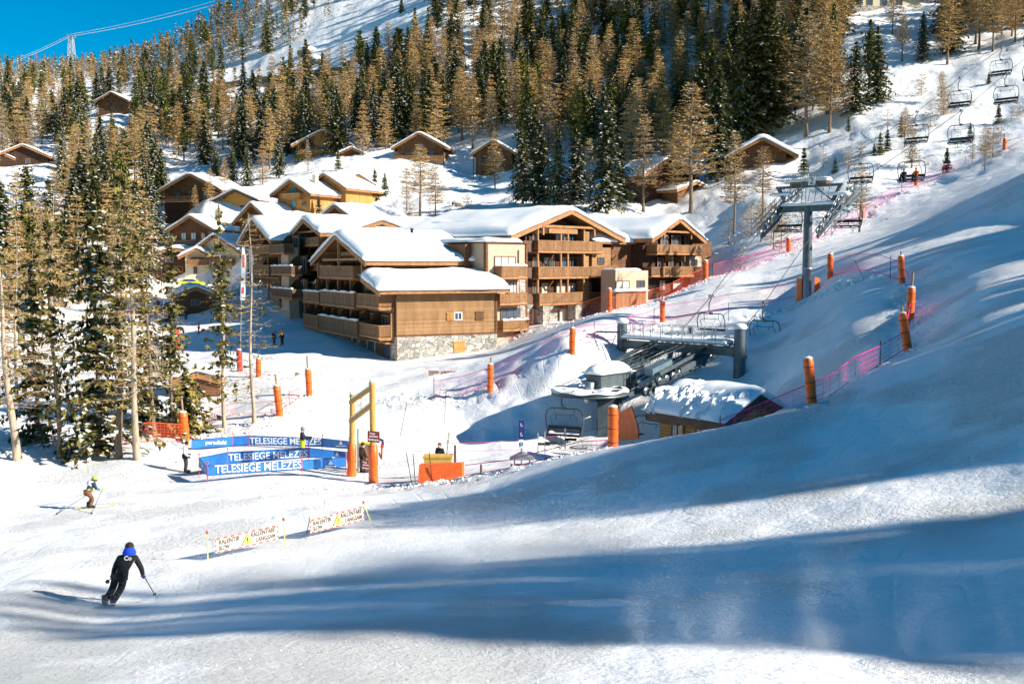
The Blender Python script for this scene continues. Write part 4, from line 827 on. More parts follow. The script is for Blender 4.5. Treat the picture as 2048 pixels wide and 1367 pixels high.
def ski_pole(label, grip, tip, m=None, basket=True, group='ski poles'):
    g = V(*grip); tp = V(*tip); mb = MB(); d = nrm(g-tp); mb.tube([tp, g], [.011, .014], 0, 6); mb.tube([g-d*.02, g+d*.12], [.022, .022], 1, 6)
    if basket: mb.lathe(tp+d*.07, [(.0, 0), (.055, .0), (.05, .015), (0, .02)], 1, 8, d)
    mb.tube([g+d*.1, g+V(.05,0,-.03), g-d*.05], .008, 1, 4, False)
    solo('ski_pole', mb, [m or M_CABLE, M_BLK], label, 'ski pole', tp, group=group)
def TT(p, a=0): return V(p[0], p[1], p[2]+a)
C_BLACK = cloth('black_shell', (.014,.014,.018)); C_ROYAL = cloth('royal_blue', (.01,.07,.75)); C_WHITE = cloth('white_shell', (.72,.73,.76)); C_GREYP = cloth('charcoal_trousers', (.04,.035,.033)); C_BROWN = cloth('rust_trousers', (.20,.085,.03))
C_NAVY = cloth('navy_shell', (.015,.018,.05)); C_LIME = cloth('lime_trousers', (.55,.68,.02)); C_RED = cloth('red_suit', (.7,.03,.02)); C_BLUE = cloth('blue_suit', (.02,.14,.7)); C_DK = cloth('dark_suit', (.02,.025,.035)); C_LIMEH = cloth('lime_helmet', (.42,.46,.10)); C_GREYH = cloth('grey_helmet', (.25,.26,.24)); C_ORJ = cloth('orange_jacket', (.85,.14,.01))
def splotch(name):
    m = bpy.data.materials.new(name); m.use_nodes = True; nt = m.node_tree; b = nt.nodes['Principled BSDF']; tc = nt.nodes.new('ShaderNodeTexCoord'); n = nt.nodes.new('ShaderNodeTexVoronoi'); n.inputs['Scale'].default_value = 8
    r = nt.nodes.new('ShaderNodeValToRGB'); r.color_ramp.interpolation = 'CONSTANT'; E = r.color_ramp.elements; E[0].color = (.03,.03,.045,1); E[1].position = .45; E[1].color = (.01,.2,.6,1)
    for p, c in ((.62, (.10,.06,.05,1)), (.78, (.03,.38,.7,1)), (.9, (.4,.5,.03,1))): x = E.new(p); x.color = c
    s = nt.nodes.new('ShaderNodeSeparateColor'); nt.links.new(tc.outputs['Object'], n.inputs['Vector']); nt.links.new(n.outputs['Color'], s.inputs[0]); nt.links.new(s.outputs[0], r.inputs[0]); nt.links.new(r.outputs[0], b.inputs['Base Color']); b.inputs['Roughness'].default_value = .8; return m
SKI_D = mat('ski_topsheet', (.04,.06,.10), .3, spec=.6); SKI_Y = mat('yellow_ski', (.65,.55,.05), .4); SKI_W = mat('white_ski', (.6,.6,.6), .3)
def text_mb(txt, size, m=0, align='LEFT', bold=.0, italic=0, depth=.004):
    c = bpy.data.curves.new('t', 'FONT'); c.body = txt; c.size = size; c.align_x = align; c.extrude = depth; c.offset = bold; c.shear = italic; c.resolution_u = 3
    o = bpy.data.objects.new('t', c); COL.objects.link(o); dg = bpy.context.evaluated_depsgraph_get(); me = bpy.data.meshes.new_from_object(o.evaluated_get(dg)); v = np.array([q.co[:] for q in me.vertices]); f = [tuple(p.vertices) for p in me.polygons]
    bpy.data.objects.remove(o); bpy.data.curves.remove(c); bpy.data.meshes.remove(me); return v, f
def text_on(par, txt, org, ex, ez, w, hgt, mt, name='lettering', bold=0, out=.012):
    """lettering laid on a plane: org lower left, ex along, ez up, scaled to w x hgt"""
    v, f = text_mb(txt, 1.0, bold=bold); lo = v.min(0); hi = v.max(0); ex = nrm(ex); ez = nrm(ez-ex*(np.asarray(ez)@ex)); n = np.cross(ex, ez); s = V((v[:, 0].min()), 0, 0)
    q = (v[:, [0]]-lo[0])/(hi[0]-lo[0])*w*ex + (v[:, [1]]-lo[1])/(hi[1]-lo[1])*hgt*ez + (v[:, [2]]+.004)*n + np.asarray(org)+n*out
    mb = MB(); mb.add(q, f, 0); return part(name, mb, [mt], par)

# ---- the black skier in the foreground, leaning into a turn
g = G(212, 1212); R1 = -.15
pose = dict(pelvis=(.36,.02,.78), belly=(.44,.02,.94), chest=(.53,.08,1.16), neck=(.57,.13,1.32), head=(.575,.15,1.42), crown=(.57,.16,1.52), shl=(.335,.08,1.20), shr=(.73,.10,1.20),
    ell=(.20,.10,.93), elr=(.86,.12,.92), hal=(.10,.30,.68), har=(.85,.30,.68), hil=(.26,.02,.76), hir=(.46,.0,.77), knl=(.14,.14,.42), knr=(.35,.14,.42), anl=(-.02,-.02,.10), anr=(.18,-.02,.09), tol=(-.05,.14,.05), tor=(.15,.14,.05))
p1 = person('person in black skiing away with a royal blue hood, leaning into the turn', TT(g), .12, C_BLACK, C_BLACK, (cloth('dark_brown_hat', (.03,.018,.012)), 0), pose, 1.78, glove=cloth('violet_glove', (.05,.02,.2)), face=0, skis=(((-.03,.15,.03), (-.22,1,-.30), 1.65, SKI_D), ((.17,.15,.03), (-.16,1,-.28), 1.65, SKI_W)))
mb = MB(); c = V(.575,.12,1.375)*1.017; mb.lathe(c, [(.165,-.09),(.175,-.04),(.145,.03),(.105,.09),(.09,.11)], 0, 14, (0,.1,1)); part('hood', mb, [C_ROYAL], p1, local=True)
v, f = text_mb('Co', .15, bold=.006); mb = MB(); mb.add(np.stack((v[:, 0]+.50, np.full(len(v), -.085)-v[:, 2]*.5+(v[:, 1])*.25, v[:, 1]*1.0+1.22), 1), f); part('back_logo', mb, [M_WHITEW], p1, local=True)
hr = wpt(p1, V(.85,.36,.66)*1.017); hl = wpt(p1, V(.10,.36,.66)*1.017)
ski_pole('long pole trailing from the right glove of the person in black', hr, V(*P(312, 1192, hr[1]-.3)))
ski_pole('short looking pole sticking out left of the person in black', hl, V(*P(214, 1163, hl[1]-.9)))
# ---- the youngster with the start bib
g = G(178, 1016)
pose = dict(pelvis=(0,-.05,.80), belly=(0,.05,.96), chest=(-.02,.16,1.18), neck=(0,.24,1.30), head=(.02,.30,1.38), crown=(.02,.30,1.48), shl=(-.19,.16,1.22), shr=(.17,.2,1.22), ell=(-.34,.10,.98), elr=(.33,.30,1.0), hal=(-.30,.28,.82), har=(.38,.50,.92),
    hil=(-.11,-.05,.78), hir=(.11,-.05,.78), knl=(-.15,.17,.46), knr=(.15,.17,.46), anl=(-.17,-.0,.09), anr=(.16,.0,.09), tol=(-.17,.16,.04), tor=(.16,.16,.04))
p2 = person('person crouching on skis in patterned blue jacket, white bib and lime helmet', TT(g), -1.0, splotch('patterned_jacket'), C_BROWN, (C_LIMEH, 1), pose, 1.62, glove=cloth('lime_glove', (.6,.65,.05)), skis=(((-.17,.2,.02), (0,1,-.04), 1.7, SKI_W), ((.16,.2,.02), (0,1,-.04), 1.7, SKI_Y)), face=.3)
mb = MB(); mb.lathe(V(-.01,.13,1.08), [(.195,-.06),(.205,0),(.20,.06),(.165,.13),(.12,.17)], 0, 14, nrm(V(0,.38,1))); part('bib', mb, [C_WHITE], p2, local=True)
mb = MB(); mb.lathe(V(.02,.28,1.36)*.926, [(.138,-.015),(.14,0),(.138,.03)], 0, 14, nrm(V(0,.1,1))); part('goggle_strap', mb, [M_BLK], p2, local=True)
hr = wpt(p2, V(.40,.54,.90)*.926); hl = wpt(p2, V(-.30,.32,.80)*.926)
ski_pole('near upright pole planted right of the crouching person with a bib', hr, TT(G(182, 1028))); ski_pole('pole trailing far left behind the crouching person with a bib', hl, TT(G(111, 1029)))
# ---- white jacket beside the banners
g = G(371, 944)
pose = dict(chest=(0,.06,1.34), head=(.0,.1,1.58), crown=(0,.1,1.68), neck=(0,.08,1.47), hal=(-.28,.16,.98), har=(.27,.20,.92))
p3 = person('person in white jacket and dark trousers standing at the open end of the banners', TT(g), -1.35, C_WHITE, C_GREYP, (M_BLK, 0), pose, 1.8, skis=(((-.15,.2,.02), (0,1,.0), 1.65, SKI_Y), ((.14,.2,.02), (0,1,.0), 1.65, SKI_D)))
ski_pole('pole held low by the person in the white jacket', wpt(p3, (-.28,.2,.98)), V(*P(350, 925, 55.4)), SKI_W)
# ---- dark jacket and lime trousers between the banners
g = GD(600, 61)
pose = dict(hal=(-.2,.42,1.12), har=(.2,.42,1.10), ell=(-.28,.12,1.12), elr=(.28,.12,1.12), head=(0,.05,1.6), crown=(0,.04,1.7))
p4 = person('person in a navy jacket, lime trousers and grey helmet between two blue banners', TT(g), -1.45, C_NAVY, C_LIME, (C_GREYH, 1), pose, 1.86, skis=(((-.15,.2,.02), (0,1,0), 1.65, SKI_D), ((.14,.2,.02), (0,1,0), 1.65, SKI_D)))
h1 = wpt(p4, (.2,.46,1.15)); ski_pole('dark pole hanging beside the person in lime trousers', h1, TT(G(622, 916)))
# ---- queue and staff
g = G(722, 926, 54.5); g = GD(722, 56.5); p5 = person('person in a brown jacket half hidden behind the lift gate posts', TT(g), -.6, cloth('brown_shell', (.16,.09,.05)), C_GREYP, (M_HAIR, 0), None, 1.75)
g = GD(878, 53.5); p6 = person('person whose dark cap shows above the orange mat and the yellow crate', TT(g), 2.6, C_DK, C_DK, (cloth('grey_cap', (.10,.09,.09)), 0), None, 1.72)
g = G(565, 690); person('person in a navy jacket with red hood standing in the blue shade by the house', TT(g), 2.4, C_NAVY, C_DK, (C_RED, 0), dict(hal=(-.15,.3,1.3)), 1.75)
g = G(548, 692); person('person in dark clothes with a light pack left of the one with a red hood', TT(g), -2.0, C_DK, cloth('tan_trousers', (.25,.12,.07)), (M_BLK, 0), dict(chest=(0,.1,1.3), head=(0,.2,1.5), crown=(0,.22,1.6), neck=(0,.14,1.42)), 1.7)
for (u, v, hh, j, t_, hd, lb, rz) in ((256,645,1.55,C_RED,C_BLUE,C_RED,'person in red with bright blue trousers on the basin slope among the trunks',1.8),(301,700,1.25,C_BLUE,C_BLUE,C_BLUE,'small person in a blue suit on the basin slope among the trunks',-.4),
      (278,700,1.25,C_ORJ,C_BLUE,C_GREYH,'small person in orange top left of the blue suited one',.6),(398,667,1.45,C_RED,C_RED,C_GREYH,'person in a red suit at the edge of the basin shade',2.0),(317,618,1.5,C_RED,C_DK,C_RED,'person in a red top near the ticket kiosk',1.0),
      (15,735,1.5,C_RED,C_DK,C_RED,'person in a red jacket behind the leftmost trunks',1.2),(372,640,1.6,C_DK,C_NAVY,C_DK,'person in dark clothes in front of the ticket kiosk',.2)):
    g = G(u, v); person(lb, TT(g), rz, j, t_, (hd, 0), None, hh, group='people in the basin')
# ------------------------------------------------------------------ chairlift
LD = V(.7071, .7071, 0); LN = V(.7071, -.7071, 0); LW = V(5.15, 66, 0); GA = 2.6
RS = [0, 3, 5, 8.5, 12, 17.7, 29.3, 43, 56, 67, 80, 100, 150]; RZ = [-8.35, -8.2, -7.9, -7.25, -6.3, -2.6, 6.1, 11.2, 16.3, 21.2, 26.6, 36, 62]
def rope(s, side): p = LW + LD*s + LN*GA*side; return V(p[0], p[1], float(np.interp(s, RS, RZ)))
def lp(s, n, z): p = LW+LD*s+LN*n; return V(p[0], p[1], z)
# haul ropes
for side, lb in ((-1, 'left haul rope of the chairlift climbing the hill'), (1, 'right haul rope of the chairlift climbing the hill')):
    mb = MB(); P_ = [rope(s, side) for s in RS[1:]]; mb.tube(P_, .032, 0, 6); solo('haul_rope', mb, [M_CABLE], lb, 'cable', P_[0])
mb = MB(); P_ = [lp(s, 0, float(np.interp(s, RS, RZ))+2.2) for s in (10, 17.7, 29.3, 43, 67, 100, 150)]; mb.tube(P_, .012, 0, 4); solo('signal_cable', mb, [M_CABLE], 'thin signal cable between the two haul ropes of the chairlift', 'cable', P_[0])
# station: bullwheel, gearbox under snow, inclined frame
gs = lp(2.2, 0, 0); gs[2] = -11.6
st = thing('lift_station', 'drive station of the chairlift with a snow covered bullwheel and steel portal', 'lift station', gs, math.radians(45))
mb = MB(); wc = lp(0, 0, -8.35); R_ = 2.55
mb.lathe(wc, [(R_-.13,-.11),(R_,-.13),(R_,-.06),(R_-.05,-.02),(R_-.05,.02),(R_,.06),(R_,.12),(R_-.13,.11)], 0, 48)
for k in range(12):
    a = 2*math.pi*k/12; d = V(math.cos(a), math.sin(a), 0); mb.beam(wc+d*.3, wc+d*(R_-.1), .30, .06, 0)
mb.lathe(wc, [(.0,-.1),(1.15,-.1),(1.15,.1),(0,.1)], 0, 24)
bw = part('bullwheel', mb, [M_STEEL], st)
mb = MB()
ri = [.9, 1.25, 1.6, 1.95, 2.25, 2.5]; nA = 72
def holes(a, r): return 1.35 < r < 2.15 and (a*8/(2*math.pi)) % 1 < .38
pv = []
for j, r in enumerate([.35]+ri+[2.62]):
    for i in range(nA):
        a = 2*math.pi*i/nA; pv.append(V(wc[0]+r*math.cos(a), wc[1]+r*math.sin(a), wc[2]+.13+(.13 if 0 < j < 7 else .02)+.05*math.sin(i*.7+j)))
nr2 = 8; low = [q-V(0, 0, .12) for q in pv]
fs = []; 
for j in range(nr2-1):
    for i in range(nA):
        i2 = (i+1) % nA; rm = ([.35]+ri+[2.62])[j]
        if holes(2*math.pi*i/nA, rm+.1): continue
        fs.append((j*nA+i, j*nA+i2, (j+1)*nA+i2, (j+1)*nA+i))
mb.add(pv, fs, 0, False); part('wheel_snow', mb, [M_ROOFSNOW], bw)
mb = MB(); mb.lathe(lp(0, 0, -9.0), [(.0,0),(.45,0),(.5,.3),(.35,.5),(.3,.65)], 0, 16); mb.lathe(lp(0, 0, -8.2), [(.3,0),(.34,.5),(.2,.55),(0,.55)], 0, 12)
part('hub', mb, [M_GALV], bw)
mb = MB(); mb.beam(lp(1.6, 0, -11.9), lp(1.6, 0, -8.9), .75, 1.0, 0, (1, 0, 0)); mb.beam(lp(.2, 0, -8.75), lp(4.6, 0, -8.55), .7, .5, 0); mb.beam(lp(1.7, 0, -10.8), lp(3.6, 0, -8.8), .5, .4, 0); part('station_column', mb, [M_STEEL], st)
mb = MB(); mb.beam(lp(.4, 0, -7.75), lp(3.4, 0, -7.6), 1.3, .9, 0); mb.beam(lp(2.6, 0, -7.7), lp(4.4, 0, -7.9), 1.0, .7, 0); mb.tube([lp(3.3, .55, -7.2), lp(3.9, .75, -7.5), lp(4.1, .8, -8.4)], .12, 0, 8); part('gearbox', mb, [M_STEEL], st)
o = lp(2.0, 0, -7.15); mb = snow_slab(lambda x, y: 0, -1.75, 1.75, -.8, .8, .55, 71, 10, .15); mb.v = [(o[0]+x*LD[0]+y*-LD[1], o[1]+x*LD[1]+y*LD[0], o[2]+z-.05) for x, y, z in mb.v]; part('gearbox_snow', mb, [M_ROOFSNOW], st)
# portal: two posts, box beam, walkway with rail
SP = 9.9; Lp, Rp = lp(SP, -5.2, 0), lp(SP, 5.2, 0)
for q, zb in ((Lp, -9.5), (Rp, -10.6)):
    mb = MB(); mb.lathe((q[0], q[1], zb), [(.42,0),(.40,4.8),(.38,-4.35-zb)], 0, 20); 
    mb.lathe((q[0], q[1], -6.35), [(.5,0),(.5,.12),(.5,.13)], 0, 20); pp = part('portal_post', mb, [M_STEEL], st)
    mb = MB(); mb.lathe((q[0], q[1], -4.35), [(.44,0),(.50,.1),(.46,.28),(.25,.38),(0,.40)], 0, 16); part('snow_cap', mb, [M_ROOFSNOW], pp)
    mb = MB(); [mb.beam(V(q[0]+.5, q[1]-.15, zb+.5+k*.3), V(q[0]+.5, q[1]+.2, zb+.5+k*.3), .03, .03) for k in range(14)]; mb.beam((q[0]+.5, q[1]-.17, zb), (q[0]+.5, q[1]-.17, -5), .04, .04); mb.beam((q[0]+.5, q[1]+.22, zb), (q[0]+.5, q[1]+.22, -5), .04, .04); part('ladder', mb, [M_GALV], pp)
mb = MB(); mb.beam(lp(SP, -5.3, -5.95), lp(SP, 5.3, -5.95), .5, .62)
for n_ in (-2.6, -.6, .6, 2.6): mb.beam(lp(SP, n_, -6.2), lp(SP-.6, n_, -8.0 if abs(n_) < 1 else -7.0), .3, .36, 0, (1, 0, 0))
part('cross_beam', mb, [M_STEEL], st)
mb = MB(); mb.beam(lp(SP-.1, -4.75, -5.45), lp(SP-.1, 4.75, -5.45), 1.5, .08); wk = part('walkway', mb, [M_STEELB], st)
mb = MB()
for e in (-.85, .65):
    for zz_ in (-4.35, -4.8): mb.beam(lp(SP+e, -4.7, zz_), lp(SP+e, 4.7, zz_), .045, .045)
    for k in range(11): n_ = -4.7+9.4*k/10; mb.beam(lp(SP+e, n_, -5.45), lp(SP+e, n_, -4.35), .045, .045)
for n_ in (-3.4, 2.6): 
    for dn in (0, .9): mb.tube([lp(SP-.85, n_+dn, -5.4), lp(SP-.85, n_+dn, -4.2), lp(SP-.4, n_+dn, -4.05), lp(SP+.5, n_+dn, -4.05), lp(SP+.65, n_+dn, -4.3)], .025, 0, 4)
part('railing', mb, [M_GALV], wk)
o = lp(SP-.1, 0, -5.40); mb = snow_slab(lambda x, y: 0, -4.6, 4.6, -.74, .74, .20, 73, 20, .05); mb.v = [(o[0]+x*LN[0]+y*LD[0], o[1]+x*LN[1]+y*LD[1], o[2]+z) for x, y, z in mb.v]; part('walkway_snow', mb, [M_ROOFSNOW], wk)
mb = MB(); c = lp(SP-.95, 1.75, -4.55); mb.beam(c-LN*.25, c+LN*.25, .03, .55); pl = part('number_plate', mb, [M_WHITEW], st)
text_on(pl, '1', c-LN*.07-V(0,0,.2)-LD*.02, LN, V(0,0,1), .12, .4, M_BLK, out=.0)
# inclined sheave trains on both sides with maintenance ladders
def sheaves(par, s0, s1, side, n, below, zf=None, off=0.0, nm='sheave_train'):
    mb = MB(); mw = MB()
    for k in range(n):
        s = s0+(s1-s0)*k/(n-1); p = rope(s, side)+V(0, 0, below) if zf is None else lp(s, side*GA, zf(s)+below)
        ax = LN; mw.lathe(p-ax*.05, [(.0,0),(.25,0),(.25,.02),(.21,.04),(.21,.07),(.25,.09),(.25,.11),(0,.11)], 0, 14, ax); mw.lathe(p-ax*.075, [(0,0),(.09,0),(.09,.16),(0,.16)], 1, 8, ax)
        if k % 2 == 0 and k < n-1:
            s2 = s0+(s1-s0)*(k+1)/(n-1); p2 = rope(s2, side)+V(0, 0, below); mb.beam(p+LN*.09, p2+LN*.09, .05, .16); mb.beam(p-LN*.09, p2-LN*.09, .05, .16)
    q0, q1 = rope(s0, side)+V(0,0,below*2.6), rope(s1, side)+V(0,0,below*2.6); m0 = rope((s0+s1)/2, side)+V(0,0,below*2.8)
    mb.beam(q0, q1, .16, .24); 
    for k in range(n//2): s = s0+(s1-s0)*(k*2+.5)/(n-1); a = rope(s, side)+V(0,0,below); mb.beam(a, a+V(0,0,below*1.5), .10, .14, 0, (1,0,0))
    tr = part(nm, mb, [M_STEEL], par); part('wheels', mw, [M_GALV, M_BLK], tr); return tr
sheaves(st, 4.2, 12.6, 1, 12, .30); sheaves(st, 4.2, 12.6, -1, 12, .30)
for side in (-1, 1):
    mb = MB(); n0 = side*.9
    z_ = lambda s: float(np.interp(s, RS, RZ))+(.9 if 0 else .35)
    for e in (0, .55*side):
        mb.beam(lp(3.2, n0+e, z_(3.2)), lp(12.5, n0+e, z_(12.5)), .10, .14)
        mb.beam(lp(3.2, n0+e, z_(3.2)+1.0), lp(12.0, n0+e, z_(12)+1.0), .04, .04); mb.beam(lp(3.2, n0+e, z_(3.2)+.55), lp(12.0, n0+e, z_(12)+.55), .03, .03)
        for k in range(9): s = 3.2+k*1.1; mb.beam(lp(s, n0+e, z_(s)), lp(s, n0+e, z_(s)+1.0), .04, .04)
    for k in range(30): s = 3.3+k*.3; mb.beam(lp(s, n0, z_(s)), lp(s, n0+.55*side, z_(s)), .05, .03)
    mb.beam(lp(4.0, n0, -8.6), lp(SP, side*2.0, -6.1), .28, .34); mb.beam(lp(2.5, n0, -8.8), lp(8.0, side*2.4, -7.3), .2, .3); mb.beam(lp(SP-.3, side*2.6, -6.4), lp(6.5, side*2.6, -7.2), .3, .4)
    part('service_ladder', mb, [M_STEEL], st)
mb = MB(); a = lp(5.0, 1.9, -7.15); mb.beam(a-LD*1.1, a+LD*1.1-V(0,0,-.5), .75, .5); part('motor_cover', mb, [M_STEELB], st)
for s_, n_ in ((3.7, 1.35), (4.3, 1.8)):
    mb = MB(); p = lp(s_-.6, n_+.9, -8.35); mb.lathe(p-LN*.08, [(0,0),(.36,0),(.36,.16),(0,.16)], 0, 18, LN); mb.lathe(p-LN*.1, [(.0,0),(.28,0),(.28,.19),(0,.19)], 1, 16, LN); part('tyre_wheel', mb, [M_BLK, M_GALV], st)
# observation mast with a small covered seat beside the left post
mb = MB(); b = G(1213, 745); b = lp(8.0, -6.6, -9.6); mb.tube([b, b+V(0,0,4.2), b+V(.3,.1,4.6), b+V(2.2,-.6,4.6)], .07, 0, 8); mb.beam(b+V(0,0,.2), b+V(1.8,-.4,4.4), .06, .06)
for k in range(4): mb.beam(b+V(-.9+.6*k,-.3,1.8), b+V(-.9+.6*k,-.3,2.6), .05, .05)
mb.beam(b+V(-1,-.3,2.55), b+V(1.1,-.3,2.55), .5, .06); mb.beam(b+V(-1,-.3,1.85), b+V(1.1,-.3,1.85), .05, .05)
solo('service_mast', mb, [M_STEEL], 'slender steel service mast with a small platform left of the portal', 'mast', b)

# tower with head frame
tb_ = V(*G(1618, 592)); tc = lp(28.6, 0, -2.9)
tw = thing('lift_tower', 'grey steel lift tower number 2 with crowded sheave trains and padded foot', 'lift tower', tc, math.radians(45))
mb = MB(); mb.lathe(tc, [(.41,-1.0),(.41,2.6),(.47,2.62),(.47,2.75),(.41,2.77)], 1, 22); mb.lathe(tc+V(0,0,2.78), [(.40,0),(.34,5.2)], 0, 22); part('tower_tube', mb, [M_STEEL, M_GALV], tw)
zc = float(np.interp(28.6, RS, RZ)); zb = tc[2]+7.8
mb = MB(); mb.beam(lp(28.6, -3.1, zb), lp(28.6, 3.1, zb), .45, .5)
for n_ in (-1.5, 1.5): mb.beam(lp(28.6, n_*1.35, zb+.2), lp(28.6, n_*1.9, zb+1.8), .26, .26)
mb.beam(lp(28.6, -3.1, zb+1.9), lp(28.6, 3.1, zb+1.9), .2, .22); mb.beam(lp(28.6, -2.6, zb+.3), lp(28.6, -.6, zb+1.8), .1, .1); mb.beam(lp(28.6, 2.6, zb+.3), lp(28.6, .6, zb+1.8), .1, .1)
ca = part('crossarm', mb, [M_STEEL], tw)
mb = MB()
for zz_ in (2.5, 3.0): mb.beam(lp(28.2, -1.9, zb+zz_), lp(28.2, 1.9, zb+zz_), .05, .05)
for k in range(24): n_ = -1.9+3.8*k/23; mb.beam(lp(28.2, n_, zb+2.1), lp(28.2, n_, zb+3.0), .035, .035)
for n_ in (-.5, -.1): mb.beam(lp(28.3, n_, zb), lp(28.3, n_, zb+2.2), .05, .05)
for k in range(9): mb.beam(lp(28.3, -.5, zb+.3*k+.2), lp(28.3, -.1, zb+.3*k+.2), .04, .03)
for k in range(8): n_ = -2.4+.6*k; mb.beam(lp(28.4, n_, zb+.3), lp(28.4, n_+.25, zb+1.7+.4*(k % 2)), .05, .05)
part('head_railing', mb, [M_GALV], tw)
mb = MB(); mb.beam(lp(28.9, -1.7, zb+2.1), lp(28.9, 1.7, zb+2.1), .9, .4); part('head_platform', mb, [M_BEAMD], tw)
o = lp(28.9, 0, zb+3.2)
for (pp, sz) in ((lp(28.6, 0, zb+.25), (2.4, .35)),(lp(28.9, 0, zb+2.31), (1.7, .45)),(lp(28.6, -2.6, zb+1.2), (1.0, .3)),(lp(28.6, 2.6, zb+1.0), (1.0, .3))):
    mb = snow_slab(lambda x, y: 0, -sz[0], sz[0], -sz[1], sz[1], .2, 75, 12, .05); mb.v = [(pp[0]+x*LN[0]+y*LD[0], pp[1]+x*LN[1]+y*LD[1], pp[2]+z) for x, y, z in mb.v]; part('snow_load', mb, [M_ROOFSNOW], tw)
for side in (-1, 1):
    sheaves(tw, 25.4, 31.8, side, 12, -.30)
    mb = MB()
    for e in (.5, 1.1):
        sl = lambda s: rope(s, side)[2]-.75
        for zz_ in (0, .5, 1.0): mb.beam(lp(25.6, side*(GA+e), sl(25.6)+zz_), lp(31.6, side*(GA+e), sl(31.6)+zz_), .05, .05)
        for k in range(9): s = 25.6+.75*k; mb.beam(lp(s, side*(GA+e), sl(s)), lp(s, side*(GA+e), sl(s)+1.0), .04, .04)
    for k in range(20): s = 25.6+.31*k; mb.beam(lp(s, side*(GA+.5), sl(s)), lp(s, side*(GA+1.1), sl(s)), .05, .03)
    mb.beam(lp(28.6, side*2.2, zb), lp(28.6, side*3.8, zb-.4), .2, .2); mb.beam(lp(27, side*2.6, zb-1.6), lp(28.6, side*2.6, zb), .16, .16); mb.beam(lp(30.4, side*2.6, zb+1.4), lp(28.6, side*2.6, zb+.2), .16, .16)
    part('catwalk', mb, [M_GALV], tw)
mb = MB(); c = lp(28.05, .55, zb+2.3); mb.beam(c-LN*.33, c+LN*.33, .03, .75); pl = part('number_plate', mb, [M_WHITEW], tw); text_on(pl, '2', c-LN*.14-V(0,0,.27)-LD*.02, LN, V(0,0,1), .28, .54, M_BLK, out=0)
for (u, v) in ((1609, 592), (1634, 590)):
    d = LN*(.75 if u > 1620 else -.55)*1.0; q = tc+d-LD*.1; mb = MB(); mb.prism([q+V(-.1,-.5,-.4)+V(0,0,0), q+V(.4,-.3,-.4), q+V(.4,-.3,1.85), q+V(-.1,-.5,2.0)] if u > 1620 else [q+V(-.35,-.1,-.4), q+V(.0,-.5,-.4), q+V(.0,-.5,1.85), q+V(-.35,-.1,1.85)], (.12,.5,0))
    part('tower_pad', mb, [M_ORANGE], tw)

# chairs
def chair_proto(ang):
    """origin at the grip; x across, y along the rope"""
    r = thing('lift_chair', '', 'lift chair', (0, 0, 0), 0, 'four seat chairs on the lift')
    M = MB(); M.beam((0,-.25,.0),(0,.25,.0),.12,.16); M.tube([(0,0,-.05),(.0,.0,-.25),(-.16,0,-.5),(-.16,0,-1.05),(0,0,-1.22)], .045, 0, 8); M.beam((-.12,0,-1.25),(.12,0,-1.25),.16,.16); part('hanger', M, [M_STEEL], r, local=True)
    F = MB()
    F.tube([(-1.02,.1,-2.75),(-1.14,.05,-2.2),(-1.15,0,-1.7),(-1.02,0,-1.36),(-.8,0,-1.26),(.8,0,-1.26),(1.02,0,-1.36),(1.15,0,-1.7),(1.14,.05,-2.2),(1.02,.1,-2.75)], .04, 0, 8)
    for x in (-.6, .6): F.tube([(x,.02,-1.26),(x,.05,-1.5),(x*.95,.12,-1.68)], .022, 0, 6)
    part('frame', F, [M_STEEL], r, local=True)
    S = MB(); S.beam((-1.02,-.15,-2.78),(1.02,-.15,-2.78),.52,.09); S.beam((-1.02,.02,-2.9),(1.02,.02,-2.9),.06,.06); [S.beam((x,.1,-2.9),(x,-.4,-2.86),.04,.05) for x in (-1,-.35,.35,1)]; part('seat', S, [M_BLK], r, local=True)
    B = MB(); B.beam((-1.0,.16,-2.42),(1.0,.16,-2.42),.07,.20); B.beam((-1.0,.13,-2.62),(1.0,.13,-2.62),.04,.04); [B.beam((x,.16,-2.3),(x,.08,-2.8),.04,.04) for x in (-1,0,1)]; part('backrest', B, [M_BLK], r, local=True)
    K = MB(); K.tube([(-.8,.12,-2.3),(-.82,-.1,-1.75),(-.6,-.12,-1.62),(0,-.12,-1.66),(.6,-.12,-1.62),(.82,-.1,-1.75),(.8,.12,-2.3)], .022, 0, 6); [K.tube([(x,-.12,-1.63),(x*1.02,-.18,-1.78),(x*.8,-.2,-1.85)], .02, 0, 5) for x in (-.45,.45)]; part('safety_bar', K, [M_STEEL], r, local=True)
    Sn = MB(); Sn.beam((-.9,-.2,-2.735),(.95,-.2,-2.735),.30,.03,0); part('seat_snow', Sn, [M_ROOFSNOW], r, local=True)
    return r
CH = chair_proto(0)
def chair(s, side, label, first=False, p=None, rz=None):
    q = rope(s, side) if p is None else p; o = CH if first else copy_tree(CH)
    o.location = [float(c) for c in q]; o.rotation_euler = (0, 0, math.radians(-45) if rz is None else rz); o['label'] = label; o.scale = (1.14,)*3; return o
chair(18.0, -1, 'empty chair hanging behind the walkway of the portal', True)
chair(17.5, 1, 'empty chair just right of the portal with its seat below the rail')
chair(29.9, -1, 'empty chair hanging below the left sheave train of tower 2'); chair(30.6, 1, 'empty chair hanging right of the tube of tower 2')
chair(43.4, -1, 'empty chair above and right of tower 2 on the left rope'); cp_ = chair(43, 1, 'chair carrying two riders, second up the right rope from tower 2')
chair(56, -1, 'third chair up the left rope, in front of a tawny larch'); chair(54.4, 1, 'third chair up the right rope, over the open snow')
chair(67.2, -1, 'fourth chair up the left rope'); chair(66.7, 1, 'fourth chair up the right rope, above the leafless shrubs')
chair(79.7, -1, 'fifth chair up the left rope, near the top right of the picture'); chair(75.5, 1, 'chair cut by the right edge of the picture on the right rope')
chair(91, -1, 'highest chair on the left rope, cut by the right edge of the picture')
